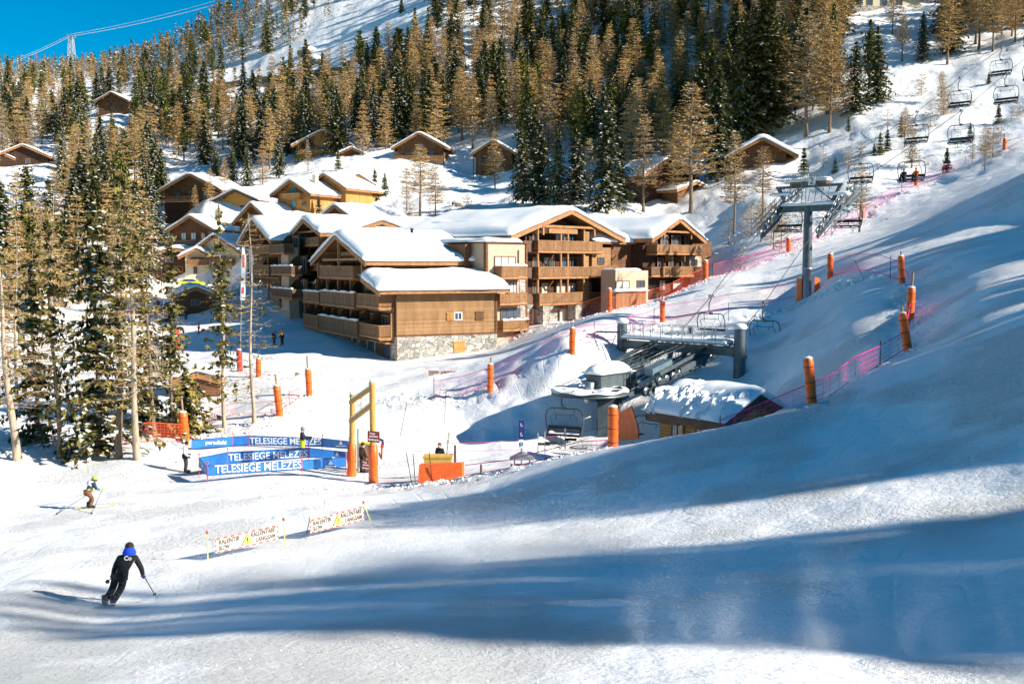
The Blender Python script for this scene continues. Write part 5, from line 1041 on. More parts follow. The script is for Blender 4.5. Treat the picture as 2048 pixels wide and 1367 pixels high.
chair(0, 0, 'empty chair at snow level under the bullwheel, left of the orange pad', p=lp(-.4, -1.9, -8.35)+V(0,0,.2), rz=math.radians(-20))
chair(0, 0, 'empty chair at snow level between the orange screen and the hut', p=lp(1.6, 3.9, -8.4)+V(0,0,.1), rz=math.radians(-40))
# riders
def rider(label, dx, jk, tr, hd, brd=None):
    q = rope(43, 1); r = math.radians(-45); p = V(q[0]+dx*math.cos(r)+.3*math.sin(r), q[1]+dx*math.sin(r)-.3*math.cos(r), q[2]-3.0)
    pose = dict(pelvis=(0,0,.12), belly=(0,0,.28), chest=(0,.02,.52), neck=(0,.04,.66), head=(0,.06,.76), crown=(0,.06,.86), shl=(-.19,.02,.56), shr=(.19,.02,.56), ell=(-.25,.12,.32), elr=(.25,.12,.32), hal=(-.2,.34,.34), har=(.2,.34,.34),
        hil=(-.1,.05,.1), hir=(.1,.05,.1), knl=(-.14,.48,.1), knr=(.14,.48,.1), anl=(-.16,.5,-.36), anr=(.16,.5,-.36), tol=(-.17,.66,-.42), tor=(.17,.66,-.42))
    return person(label, p, r+math.pi, jk, tr, (hd, 0), pose, 1.7, skis=(((0,.6,-.46),(1,.1,0),1.4,brd),) if brd else None)
rider('person in dark blue riding the left half of the occupied chair', -.55, C_NAVY, C_DK, C_DK); rider('person in an orange jacket riding the right end of the occupied chair', .6, C_ORJ, C_DK, C_RED, mat('orange_board', (.8,.2,.02), .4))

# orange protective screen and the operator hut
q0 = P(1213, 875, 63); mb = MB(); f_ = lambda u, v, D: P(u, v, D)
mb.prism([f_(1236,880,60), f_(1276,878,58.5), f_(1274,850,58.5), f_(1262,811,59), f_(1236,828,60)], (.08,.12,0)); solo('orange_screen', mb, [M_ORANGE], 'orange vinyl screen with a raised corner behind the pad at the station', 'safety screen', q0)
H_ = Fr(1455, 846, 53.2, 38.3)   # near eave corner of the gable end
o = H_.o; hut = thing('operator_hut', 'wooden lift operator hut with a deep ploughed looking snow roof', 'hut', (o[0], o[1], o[2]-2.9), H_.rz)
mb = MB(); gable_walls(mb, 'y', .35, 5.3, 2.75, 2.35, -.4, 2.75, 4.0); part('wall', mb, [M_WOODG], hut, local=True)
gable_roof(hut, 'y', 0, 5.9, 2.75, 2.95, 2.9, 4.25, .62, 77, verge=(0, 1), vm=M_BEAMD)
for (y, w) in ((3.9, 1.0), (2.2, .8)): window(hut, 'x', .4, y-w/2, y+w/2, .9, 2.4, M_BEAM)
mb = MB(); fbox(mb, 'x', .4, .6, 1.4, 0, .06, 0, 2.2); part('door', mb, [M_WOODM], hut, local=True)
rs = random.Random(4)
mb = MB()   # broken, scalloped snow front on the slope that faces the station
for k in range(120):
    y = rs.uniform(.1, 5.8); x = rs.uniform(-.15, 1.7)+.5*math.sin(y*2.1); x = max(-.15, x); z = 2.9+.46*x+.30+.42*min(1, (x+.25)/.5); r_ = rs.uniform(.14, .30); mb.ball(V(x, y, z-.10), r_, 0, 6, 4, (1.7, .42, rs.uniform(.7, 1.2)))
mb.v = [(a+rs.uniform(-.05,.05), b+rs.uniform(-.05,.05), c+rs.uniform(-.04,.04)) for a, b, c in mb.v]; mb.sm = [False]*len(mb.f)
o2 = part('snow_lumps', mb, [M_CLUMP], hut, local=True, kind='stuff')
# ------------------------------------------------------------------ padded posts
M_STRAP = mat('dark_strap', (.22,.05,.02), .7)
def padded(label, top, base, D, r, pole=None, red=False, capped=True):
    b = P(base[0], base[1], D); t = P(top[0], top[1], D-.05*0); n = Vector(t-b).length; d = nrm(t-b)
    gz_ = h(b[0], b[1]); th_ = thing('padded_post', label, 'padded post', b, 0, 'padded posts along the piste'); R = r*D/F_PX
    mb = MB(); rr_ = [(R*.92,-.35),(R*1.02,.05),(R,n*.2),(R*.95,n*.32),(R*1.03,n*.36),(R,n*.6),(R*.95,n*.66),(R*1.03,n*.7),(R*1.0,n*.96),(R*.88,n)]
    mb.lathe(b, rr_, 0, 16, d); pd_ = part('pad', mb, [M_REDP if red else M_ORANGE], th_)
    mb = MB(); [mb.lathe(b, [(R*1.035, n*q-.025), (R*1.045, n*q), (R*1.035, n*q+.025)], 0, 14, d) for q in (.18, .5, .82)]; part('straps', mb, [M_STRAP], pd_)
    mb = MB(); tp = P(pole[0], pole[1], D) if pole else t+d*.12; mb.tube([b-d*.3, tp], .07 if D < 100 else .09, 0, 7); part('pole', mb, [M_POLEW], th_)
    if capped: mb = MB(); mb.ball(t+d*.02, R*.92, 0, 10, 6, (1, 1, .35)); part('snow_cap', mb, [M_ROOFSNOW], th_)
    return th_
padded('thick orange padded post on the crest of the piste, snow on top, no stake showing', (1616,716), (1624,811), 42, 10)
padded('orange padded post that hides the lift station entrance', (1226,813), (1226,899), 46, 10.5)
padded('dark orange padded post leaning left, lowest of the three stacked on the bank', (1805,626), (1816,702), 51, 8.5, (1803,612))
padded('orange padded post with a tall bare stake, middle of the three stacked on the bank', (1823,575), (1819,638), 58, 8, (1826,545))
padded('orange padded post, uppermost of the three stacked on the bank', (1802,512), (1804,567), 70, 6.2, (1802,502))
padded('slim orange padded post between the tower foot and the bank', (1661,508), (1660,554), 86, 5.8, (1661,503))
padded('small orange padded post with a stake right of tower 2', (1724,409), (1724,437), 135, 4.6, (1722,394))
padded('small orange padded post left of tower 2 in front of bare bushes', (1577,476), (1577,503), 118, 4.8)
padded('tiny orange padded post below the two chair riders', (1832,349), (1832,372), 145, 3.6)
padded('tiny orange padded post at the upper right where the piste meets the woods', (2010,277), (2008,305), 145, 3.6, (2009,268))
padded('orange padded post against the right corner of the right hand apartment house', (1411,521), (1411,558), 107.5, 5.5)
padded('orange padded post against the low terrace of the beige annex', (1219,577), (1219,618), 97.5, 5)
padded('orange padded post alone above the portal on the lit slope', (1325,601), (1325,645), 88, 5.2, (1325,590))
padded('orange padded post below the largest gabled house', (1145,656), (1144,710), 73, 6, (1145,645))
padded('orange padded post beside the small faded slow banner', (981,728), (980,782), 73, 6, (982,714))
padded('orange padded post with a long stake, left of the faded slow banner', (616,738), (619,792), 76, 6.3, (614,711))
padded('orange padded post right of the nearly bare tree', (553,771), (560,831), 70, 7.2, (551,748))
padded('stout orange padded post beside the orange net and blue banners', (365,824), (371,883), 66, 9, (363,797))
padded('bright red padded post with a striped flag pole rising from it', (478,699), (480,742), 92, 5.6, None, True)
padded('orange padded post just behind the nearly bare tree', (517,717), (517,760), 88, 5.4, (517,707))
padded('red padded post on the basin slope among thin branches', (354,656), (355,694), 108, 4.6, None, True)
# ------------------------------------------------------------------ nets
def netmat(name, c, dens):
    m = bpy.data.materials.new(name); m.use_nodes = True; nt = m.node_tree; b = nt.nodes['Principled BSDF']; N = nt.nodes.new; L = nt.links.new
    b.inputs['Base Color'].default_value = (*c, 1); b.inputs['Roughness'].default_value = .6; tr = N('ShaderNodeBsdfTransparent'); mx = N('ShaderNodeMixShader')
    tc = N('ShaderNodeTexCoord'); n = N('ShaderNodeTexNoise'); n.inputs['Scale'].default_value = .6; L(tc.outputs['Object'], n.inputs['Vector']); r = N('ShaderNodeMapRange'); r.inputs[1].default_value = .3; r.inputs[2].default_value = .7; r.inputs[3].default_value = dens*.6; r.inputs[4].default_value = dens*1.4
    L(n.outputs['Fac'], r.inputs[0]); L(r.outputs[0], mx.inputs[0]); L(tr.outputs[0], mx.inputs[1]); L(b.outputs[0], mx.inputs[2]); L(mx.outputs[0], nt.nodes['Material Output'].inputs[0]); return m
M_NETP = netmat('magenta_mesh', (.80,.06,.30), .085); M_NETR = netmat('orange_mesh', (.85,.10,.03), .11); M_NETPC = mat('magenta_cord', (.75,.03,.22), .6); M_NETRC = mat('orange_cord', (.85,.10,.02), .6)
def wires(mb, B, T, nrow, ncol, w, m):
    """real crossed cords on a net panel"""
    for (b0, b1, t0, t1) in zip(B[:-1], B[1:], T[:-1], T[1:]):
        for k in range(1, nrow): f = k/nrow; mb.beam(b0*(1-f)+t0*f, b1*(1-f)+t1*f, w*.7, w*.7, m)
        for k in range(ncol): f = k/ncol; mb.beam(b0*(1-f)+b1*f, t0*(1-f)+t1*f, w, w, m)
def net(label, pts_, hgt, pm, cm, cords=None, stakes=True, lift=.1, wire=.022, dz=None):
    B = []; 
    for (u, v, D) in pts_: p = P(u, v, D) if v else GD(u, D); B.append(p)
    Bp = []
    for a, b in zip(B[:-1], B[1:]):
        n = max(1, int(np.linalg.norm(b-a)/2.2))
        for k in range(n): Bp.append(a*(1-k/n)+b*k/n)
    Bp.append(B[-1]); Tp = []
    for i, q in enumerate(Bp):
        g_ = h(q[0], q[1])+lift; q[2] = g_ if dz is None else q[2]; sag = .12*math.sin(i*1.9)*.6; Tp.append(q+V(.0,.0,hgt+sag))
    t = thing('safety_net', label, 'safety net', Bp[0]); mb = MB()
    for i in range(len(Bp)-1): mb.add([Bp[i], Bp[i+1], Tp[i+1], Tp[i]], [(0,1,2,3)], 0)
    mb2 = MB(); mb2.tube(Bp, wire, 0, 4); mb2.tube(Tp, wire, 0, 4)
    if cords: wires(mb2, Bp, Tp, cords[0], cords[1], .012, 0)
    part('mesh', mb, [pm], t); part('cord', mb2, [cm], t)
    if stakes:
        for i in range(0, len(Bp), 5): s = MB(); s.tube([Bp[i]-V(0,0,.3), Tp[i]+V(0,0,.25)], .025, 0, 5); part('stake', s, [M_BLK], t)
    return t
net('magenta net along the upper edge of the piste behind tower 2', [(1425,548,108),(1480,527,110),(1577,490,118),(1650,462,126),(1724,430,135),(1832,368,145),(1930,330,147),(2060,285,145)], 1.3, M_NETP, M_NETPC)
net('magenta net across the lit slope above the station', [(868,815,74),(930,790,74),(1000,765,74),(1070,740,74),(1144,704,74),(1230,690,78),(1325,642,88.5),(1430,628,88),(1520,612,88),(1600,590,88)], 1.25, M_NETP, M_NETPC)
net('magenta net in the shade between the slim post and the bank', [(1662,553,86),(1720,556,80),(1803,566,70.5)], 1.3, M_NETP, M_NETPC)
net('magenta net on the near bank between two padded posts', [(1440,862,45.5),(1530,835,44.5),(1616,808,43),(1660,788,43.8),(1710,757,46.5),(1760,727,48.5),(1813,700,51.3)], .95, M_NETP, M_NETPC, cords=(4, 3))
net('short pink net joining the three stacked posts', [(1806,566,70),(1822,600,64),(1820,637,58.2),(1812,690,52)], .9, M_NETP, M_NETPC)
net('red net at the foot of the largest gabled house', [(998,690,108),(1040,668,109),(1065,656,109.5),(1120,643,107),(1170,633,103),(1215,620,98)], 1.6, M_NETR, M_NETRC)
net('red net at the foot of the right hand apartment house', [(1222,616,98),(1270,596,100),(1310,586,102),(1405,558,107)], 1.2, M_NETR, M_NETRC)
net('sagging orange net behind the blue banners', [(262,890,62.5),(300,886,63.5),(365,882,65.5)], 1.15, M_NETR, M_NETRC, cords=(6, 9))
net('low slack orange net in front of the near trunks', [(118,906,61),(180,900,61.5),(260,891,62)], .45, M_NETR, M_NETRC, cords=(3, 9))
net('orange net among the trunks right of the stout post', [(375,872,68),(420,850,71),(470,836,72),(510,838,71),(556,829,70.5),(600,800,75)], .8, M_NETR, M_NETRC)
net('low magenta cord net from the station pad towards the orange mat', [(1225,898,46.6),(1160,905,46.6),(1090,925,47.2),(1010,945,48.2),(930,955,49.3)], .45, M_NETP, M_NETPC, stakes=True)
# ------------------------------------------------------------------ blue banners of the queue
M_BAN = mat('blue_banner', (.022,.20,.62), .45, var=.35, vscale=1.2, spec=.5); M_WT = mat('white_print', (.85,.86,.88), .6); M_REDS = mat('red_stake', (.75,.05,.05), .5); M_YEL = mat('yellow_stake', (.80,.72,.10), .5); M_BEDGE = mat('navy_hem', (.01,.05,.2), .6)
def banner(label, pts_, txt, seg, stakes=True, logo=None, end=None):
    """pts_: (u, v_top, v_bottom, v_ground)"""
    T, B, Gd = [], [], []
    for (u, vt, vb, vg, D) in pts_: T.append(P(u, vt, D)); B.append(P(u, vb, D)); Gd.append(P(u, vg, D))
    t = thing('queue_banner', label, 'banner', Gd[0]); mb = MB()
    for i in range(len(T)-1):
        n = nrm(np.cross(T[i+1]-T[i], V(0,0,1))); k = 6
        for j in range(k):
            f0, f1 = j/k, (j+1)/k; w = lambda f: n*.03*math.sin(f*9+i)
            mb.add([B[i]*(1-f0)+B[i+1]*f0+w(f0)*0, B[i]*(1-f1)+B[i+1]*f1, T[i]*(1-f1)+T[i+1]*f1, T[i]*(1-f0)+T[i+1]*f0], [(0,1,2,3)], 0)
        mb.beam(T[i], T[i+1], .012, .035, 1); mb.beam(B[i], B[i+1], .012, .035, 1)
    part('cloth', mb, [M_BAN, M_BEDGE], t)
    i, u0, u1, v0, v1, v2, v3 = seg; D0, D1 = pts_[i][4], pts_[i+1][4]; ua, ub = pts_[i][0], pts_[i+1][0]
    # lettering on segment i
    def on(u, v):
        # intersect the ray with the vertical plane of the segment
        a, b = T[i], T[i+1]; d = P(u, v, 1.0); n = np.cross(b-a, V(0,0,1)); s = (a@n)/(d@n); return d*s
    o0, ox, oz = on(u0, v1), on(u1, v3), on(u0, v0); w_ = np.linalg.norm(ox-o0); tx = text_on(t, txt, o0, ox-o0, oz-o0, w_, np.linalg.norm(oz-o0), M_WT, bold=.012, out=.02)
    for lg in (logo or ()):
        k, lu, lv, lu2, lv2, s_ = lg; a, b = T[k], T[k+1]; n = np.cross(b-a, V(0,0,1)); q = [P(*c, 1.0) for c in ((lu, lv2), (lu2, lv2), (lu, lv))]; q = [d*((a@n)/(d@n)) for d in q]
        if s_: text_on(t, s_, q[0], q[1]-q[0], q[2]-q[0], np.linalg.norm(q[1]-q[0]), np.linalg.norm(q[2]-q[0]), M_WT, 'logo', bold=.02, out=.02)
        else:
            mb = MB(); ex = q[1]-q[0]; ez = q[2]-q[0]; nn = nrm(np.cross(ex, ez)); o_ = q[0]+nn*.02
            mb.add([o_+ex*a_+ez*b_ for a_, b_ in ((.3,.3),(.42,.75),(.5,1),(.6,.7),(.72,.3))], [(0,1,2,3,4)][::-1], 0); mb.add([o_+ex*a_+ez*b_ for a_, b_ in ((0,0),(1,0),(1,.14),(0,.14))], [(0,1,2,3)], 0); part('logo', mb, [M_WT], t)
    for i, (tt, gg) in enumerate(zip(T, Gd)):
        s = MB(); d = nrm(tt-gg); gg = V(gg[0], gg[1], min(gg[2], h(gg[0], gg[1]))-.1); s.tube([gg, tt+d*.18], .016, 0, 5); s.ball(tt+d*.2, .045, 0, 6, 4, (1, 1, 1.5)); part('stake', s, [M_REDS if i != 3 else M_BLK], t)
    return t
banner('rear blue banner, lettering partly shaded by its neighbour', [(383,880,897,911,63),(466,873,891,905,64),(498,871,889,904,64),(645,876,893,905,63.5),(698,882,897,910,62)], 'TELESIEGE MELEZES', (2,500,643,874,887,876,889), logo=((0,411,880,452,890,'paradiski'),(3,672,880,692,892,None)))
banner('middle blue banner of the three in the queue', [(398,915,932,953,54.6),(455,904,927,948,55.2),(617,895,914,935,56.2),(696,904,918,938,56.4)], 'TELESIEGE MELEZES', (1,457,615,907,921,898,913), logo=((2,664,903,684,915,None),))
banner('front blue banner of the three in the queue, nearest the camera', [(415,932,950,975,52.0),(604,920,938,962,53.4),(692,914,932,958,54.2)], 'TELESIEGE MELEZES', (0,430,603,930,946,922,936), logo=((1,650,918,672,933,None),))
banner('narrow blue end banner that closes the gap between middle and front banner', [(398,915,932,953,54.4),(414,932,950,976,52.1)], 'i', (0,405,407,930,934,930,934))
# ------------------------------------------------------------------ slow-down banners
M_SLOW = mat('white_banner', (.60,.52,.45), .7, var=.06); M_GREYT = mat('grey_print', (.05,.045,.04), .8); M_REDT = mat('red_dash', (.8,.06,.03), .7)
def slow(label, tl, tr, br, bl, D0, D1, poles, ground, far=False):
    c = [P(*tl, D0), P(*tr, D1), P(*br, D1), P(*bl, D0)]; t = thing('slow_banner', label, 'banner', P(*ground[0], D0)); mb = MB(); n = nrm(np.cross(c[1]-c[0], V(0,0,1)))
    mb.prism([c[3], c[2], c[1], c[0]], -n*-.008); part('sheet', mb, [M_SLOW], t)
    def at(a, b): return (c[0]*(1-a)+c[1]*a)*(1-b)+(c[3]*(1-a)+c[2]*a)*b
    fwd = -nrm(np.cross(c[1]-c[0], c[0]-c[3])); fwd = fwd if fwd[1] < 0 else -fwd
    def tx(s, a0, a1, b0, b1): 
        p, q, r = at(a0, b1), at(a1, b1), at(a0, b0); v, f = text_mb(s, 1.0, bold=.012); lo = v.min(0); hi = v.max(0); mbt = MB()
        mbt.add([p+(q-p)*((x-lo[0])/(hi[0]-lo[0]))+(r-p)*((y-lo[1])/(hi[1]-lo[1]))+fwd*(.012+z+.004) for x, y, z in v], f); part('lettering', mbt, [M_GREYT], t)
    tx('RALENTIR', .055, .38, .13, .46); tx('SLOW', .055, .22, .54, .86); tx('RALLENTARE', .56, .955, .10, .43); tx('LANGSAM', .64, .955, .53, .85)
    w = MB(); a = [at(.40, .86)+fwd*.02, at(.60, .80)+fwd*.02, at(.50, .12)+fwd*.02]; w.add(a, [(0,1,2)], 0); ctr = sum(a)/3; w.add([ctr+(q-ctr)*.82+fwd*.006 for q in a], [(0,1,2)], 1)
    e = at(.5,.36)+fwd*.034; e2 = at(.5,.62)+fwd*.034; w.beam(e, e2, .045, .01, 0, fwd); w.beam(at(.5,.67)+fwd*.034, at(.5,.74)+fwd*.034, .045, .01, 0, fwd)
    part('warning_triangle', w, [M_BLK, mat('warning_yellow', (.85,.72,.08), .6) if not far else M_ORANGE], t)
    d = MB()
    for k in range(9):
        for b in (.035, .965): d.beam(at(k/9+.02, b)+fwd*.014, at(k/9+.075, b)+fwd*.014, .01, .045)
    for a_ in (.008, .992):
        for k in range(3): d.beam(at(a_, k/3+.06)+fwd*.014, at(a_, k/3+.22)+fwd*.014, .035, .01, 0, fwd)
    part('red_border', d, [M_REDT], t)
    for i, (pt, pb, mm) in enumerate(poles):
        D = D0 if i == 0 else D1; s = MB(); tp, bt = P(*pt, D), P(*pb, D); s.tube([bt-nrm(tp-bt)*.15, tp], .016, 0, 5); s.ball(tp, .045, 1, 6, 4, (1, 1, 1.4)); part('stake', s, [mm, M_REDS if mm is M_YEL else M_YEL], t)
        for b_, vv in ((.05, 0), (.95, 0)): cc = at(0 if i == 0 else 1, b_); s2 = MB(); tt = bt+(tp-bt)*max(.05, min(.95, (cc[2]-bt[2])/(tp[2]-bt[2]))); s2.tube([cc, tt], .006, 0, 4); part('tie', s2, [M_BLK], t)
slow('left slow down banner, farther from the netting, beside a long pale shadow', (430,1077), (555,1049), (556,1077), (431,1106), 31.2, 32.6, (((414,1064),(416,1129),M_YEL), ((567,1038),(570,1100),M_YEL)), ((416,1129),))
slow('right slow down banner at the edge of the drifting snow', (620,1040), (727,1011), (728,1039), (620,1066), 34.2, 36.0, (((620,1033),(611,1076),M_BLK), ((727,1004),(748,1062),M_YEL)), ((611,1076),))
slow('small faded slow down banner on the village piste', (856,740), (912,741), (912,755), (856,752), 82, 82, (((854,736),(854,763),M_YEL), ((914,736),(914,765),M_YEL)), ((854,763),), True)
# ------------------------------------------------------------------ gate at the head of the queue
gb = GD(725, 54.3); gt = thing('queue_gate', 'tall golden timber gate with two orange padded posts at the lift queue', 'gate', gb)
M_GOLD = mat('golden_post', (.55,.30,.08), .65, var=.25, vscale=4, stretch=(3,3,.6))
for (ut, vt, ub, vb, up, vp, D) in ((705,790,703,959,704,888,55.2),(744,765,747,967,746,889,53.0)):
    b_ = P(ub, vb, D); t_ = P(ut, vt, D); c = P(up, vp, D); mb = MB(); mb.tube([b_-V(0,0,.4), t_], [.17,.15], 0, 10); mb.lathe(t_, [(.19,-.1),(.15,.05),(.02,.12)], 0, 8); pp = part('post', mb, [M_GOLD], gt)
    n = np.linalg.norm(c-b_); mb = MB(); mb.lathe(b_, [(.24,-.3),(.26,.05),(.25,n*.3),(.235,n*.45),(.27,n*.5),(.25,n*.97),(.2,n)], 0, 14, c-b_); part('pad', mb, [M_ORANGE], pp)
    mb = MB(); mb.ball(t_+V(0,0,.1), .17, 0, 8, 5, (1, 1, .6)); part('snow_cap', mb, [M_ROOFSNOW], pp)
for (a, b) in (((700,805,55.2),(748,772,53.0)), ((700,843,55.2),(748,806,53.0))):
    p, q = P(*a), P(*b); mb = MB(); mb.beam(p, q, .14, .22); bb = part('rail', mb, [M_GOLD], gt); mb = MB(); mb.beam(p+V(0,0,.15)+(q-p)*.1, q+V(0,0,.15)-(q-p)*.1, .13, .10); part('rail_snow', mb, [M_ROOFSNOW], bb)
mb = MB(); mb.beam(P(722, 792, 54.2), P(722, 823, 54.2), .05, .05); part('strut', mb, [M_GOLD], gt)
def sign(name, label, u0, v0, u1, v1, D, m, lines, tilt=0, cat='sign', post=None):
    c = [P(u0, v1, D), P(u1, v1+tilt, D), P(u1, v0+tilt, D), P(u0, v0, D)]; t = thing(name, label, cat, c[0]); mb = MB(); mb.prism(c, (0, .05, 0)); part('panel', mb, [m], t)
    for (s, a0, a1, b0, b1) in lines:
        p = c[0]+(c[1]-c[0])*a0+(c[3]-c[0])*b0; text_on(t, s, p, c[1]-c[0], V(0,0,1), np.linalg.norm(c[1]-c[0])*(a1-a0), np.linalg.norm(c[3]-c[0])*(b1-b0), M_WT, bold=.01, out=.012)
    if post: mb = MB(); mb.tube([P(*post[0], D+.08), P(*post[1], D+.08)], .03, 0, 6); part('post', mb, [M_GALV], t)
    return t
M_MAROON = mat('maroon_sign', (.20,.035,.03), .6)
L3 = (('Passage', .18, .62, .68, .88), ('personne', .16, .84, .40, .60), ('handicapée', .08, .92, .10, .34))
sign('direction_sign', 'maroon sign for disabled passage at head height on the right gate post', 735, 861, 759, 883, 52.6, M_MAROON, L3, 2)
sign('direction_sign', 'lower maroon sign hung between the two orange gate pads', 723, 919, 740, 939, 53.6, M_MAROON, L3, 2)
mb = MB(); c = P(717, 900, 56); mb.beam(P(716, 945, 56), P(716, 857, 56), .25, .06, 0, (1,0,0)); solo('grey_panel', mb, [M_GALV], 'upright grey metal panel behind the left gate post', 'panel', P(716, 945, 56))
c = GD(727, 57.3); t = thing('ticket_reader', 'yellow framed ticket reader cabinet behind the gate', 'ticket reader', c, -.2); mb = MB(); mb.box((-.35,-.25,0), (.35,.25,1.55)); part('cabinet', mb, [M_WHITEW], t, local=True); mb = MB(); mb.box((-.4,-.3,1.56), (.4,.3,1.64)); mb.box((-.38,-.28,.05), (-.3,-.253,1.55)); mb.box((.3,-.28,.05), (.38,-.253,1.55)); mb.box((-.1,-.3,.4), (.15,-.253,.75)); part('yellow_frame', mb, [mat('bright_yellow', (.85,.75,.03), .5)], t, local=True)
mb = MB(); mb.tube([P(757,877,54), P(765,880,54), P(766,890,54)], .07, 0, 8); mb.tube([P(765,888,54), P(764,895,54)], .09, 1, 8); mb.tube([P(764,895,54), P(763,918,54), P(758,905,54)], .05, 2, 6); solo('queue_turnstile', mb, [M_BLK, M_REDS, M_BEAM], 'dark turnstile arm with a red band right of the gate', 'turnstile', P(763, 925, 54))
# orange mat box, crate, stakes, standing ski
mb = MB(); D = 49.6; mb.prism([P(836,965,D), P(924,958,D), P(924,926,D), P(838,929,D)], (.1, .35, 0)); m0 = solo('orange_mat', mb, [M_ORANGE], 'wide orange crash mat standing on the crest beside the queue', 'crash mat', P(880, 960, D))
mb = MB(); mb.beam(P(858,932,49.55), P(872,962,49.55), .03, .05); part('fold', mb, [M_ORANGE], m0)
mb = MB(); D = 51; mb.box(P(848,934,D), P(903,914,D)+V(0,.7,0)); mb.box(P(846,916,D)-V(0,.03,0), P(905,912,D)+V(0,.73,0)); solo('yellow_crate', mb, [mat('yellow_wood', (.68,.42,.10), .7, var=.2)], 'yellow wooden crate behind the orange crash mat', 'crate', P(875, 934, D))
mb = MB(); mb.beam(P(910,932,50), P(910,890,50), .11, .11, 0, (1,0,0)); solo('brown_stake', mb, [M_BEAMD], 'square brown stake at the right end of the orange crash mat', 'stake', P(910,932,50))
mb = MB(); mb.beam(P(893,912,52.5), P(898,864,52.5), .10, .03, 0, (0,1,0)); solo('upright_ski', mb, [mat('speckled_ski', (.6,.6,.5), .5, var=.9, vscale=9)], 'speckled ski stuck upright in the snow behind the yellow crate', 'ski', P(893,912,52.5))
for k, (a, b, D, lb) in enumerate((((812,903),(822,958),50,'leaning dark stake left of the orange crash mat'),((826,906),(830,958),50,'nearly straight dark stake left of the orange crash mat'),((858,903),(864,960),49.3,'thin dark stake in front of the orange crash mat'),((814,804),(801,867),66,'leaning thin stake on the lit slope right of the timber gate'),((892,783),(889,842),67,'thin upright stake on the lit slope below the faded banner'),((1709,520),(1728,558),78,'dark thin stake leaning in the shade beside the magenta net'),((1457,605),(1457,640),83,'thin stake on the lit slope above the portal'),((962,928),(962,945),48.4,'short brown stake right of the orange crash mat'),((1023,927),(1023,937),48.2,'very short brown stake left of the small notice hut'))):
    p, q = P(*a, D), P(*b, D); mb = MB(); mb.tube([q-nrm(p-q)*.2, p], .02 if k < 7 else .06, 0, 5); solo('thin_stake', mb, [M_BLK if k < 7 else M_BEAMD], lb, 'stake', q)
# notice pole and little hut
D = 50.5; t = thing('notice_pole', 'tall pole with three blue pictogram notices above the small notice hut', 'notice', P(1043,925,D)); mb = MB(); mb.tube([P(1043,930,D), P(1043,838,D)], .04, 0, 6); part('pole', mb, [M_GALV], t)
M_NB = mat('notice_blue', (.02,.03,.16), .5)
for (v0, v1, kind) in ((840,858,0),(859,877,1),(879,896,2)):
    c = [P(1037.5,v1,D-.06), P(1047.8,v1,D-.06), P(1047.8,v0,D-.06), P(1037.5,v0,D-.06)]; mb = MB(); mb.prism(c, (0,.04,0), 0); ctr = sum(c)/4+V(0,-.012,0); W_ = (c[1]-c[0])[0]; H2 = (c[3]-c[0])[2]
    n = part('notice', mb, [M_NB if kind < 2 else M_WT], t); mb = MB()
    if kind == 2: mb.lathe(ctr+V(0,.004,0), [(0,0),(W_*.40,0),(W_*.40,.006),(0,.006)], 1, 16, (0,-1,0)); ctr = ctr+V(0,-.012,0)
    # seated skier pictogram: head, back, thigh, shin, ski
    s_ = W_; mb.lathe(ctr+V(-.02,0,.26*s_), [(0,0),(.09*s_,0),(.09*s_,.006),(0,.006)], 0, 10, (0,-1,0)); mb.beam(ctr+V(-.05,-.003,.15*s_), ctr+V(-.02,-.003,-.08*s_), .012, .10*s_, 0, (1,0,0)); mb.beam(ctr+V(-.02,-.003,-.06*s_), ctr+V(.16*s_,-.003,-.10*s_), .012, .08*s_); mb.beam(ctr+V(.16*s_,-.003,-.1*s_), ctr+V(.14*s_,-.003,-.3*s_), .012, .06*s_, 0, (1,0,0)); mb.beam(ctr+V(-.25*s_,-.003,-.33*s_), ctr+V(.3*s_,-.003,-.31*s_), .012, .04*s_)
    part('pictogram', mb, [M_WT, M_NB], n)
t = thing('notice_hut', 'very small brown roofed notice box at the crest below the blue notices', 'notice box', P(1044,940,49.6)); b_ = P(1044,940,49.6)
mb = MB(); mb.box(b_+V(-.38,-.3,-.5), b_+V(.38,.3,.28)); [mb.box(b_+V(x-.03,-.33,.28), b_+V(x+.03,-.27,.62)) for x in (-.38,.38)]; [mb.box(b_+V(x-.03,.27,.28), b_+V(x+.03,.33,.62)) for x in (-.38,.38)]; part('box', mb, [M_BEAMD], t)
mb = MB(); mb.prism([b_+V(-.62,-.45,.60), b_+V(.62,-.45,.60), b_+V(.0,-.45,.92)], (0,.9,0)); part('roof', mb, [M_GALV], t)
# turnstiles on the flat beside the station
for k, (u, v, D, lb) in enumerate(((1076,902,58,'left white pole turnstile on the station flat'),(1090,900,58,'second white pole turnstile on the station flat'),(1130,892,60,'right turnstile on the station flat, nearest the bullwheel'))):
    b_ = P(u, v+6, D); mb = MB(); mb.tube([b_, b_+V(0,0,1.25)], .035, 0, 6); mb.beam(b_+V(0,0,.9), b_+V(0,0,1.28), .09, .09, 0, (1,0,0)); mb.tube([b_+V(0,0,1.0), b_+V(-.25,0,.8), b_+V(-.3,0,.45), b_+V(-.05,0,.3)], .022, 0, 5); mb.beam(b_+V(.0,0,.62), b_+V(.7,.1,.58), .1, .14, 1); solo('turnstile', mb, [M_GALV, M_BLK], lb, 'turnstile', b_, group='turnstiles on the station flat')
mb = MB(); a = [P(770,883,56), P(900,886,58), P(1040,882,60), P(1140,868,62), P(1230,850,62)]; mb.tube(a, .012, 0, 4); mb.tube([q-V(0,0,.5) for q in a], .012, 0, 4); solo('boundary_rope', mb, [M_NETPC], 'two thin cords strung across the station flat behind the crash mat', 'rope', a[0])
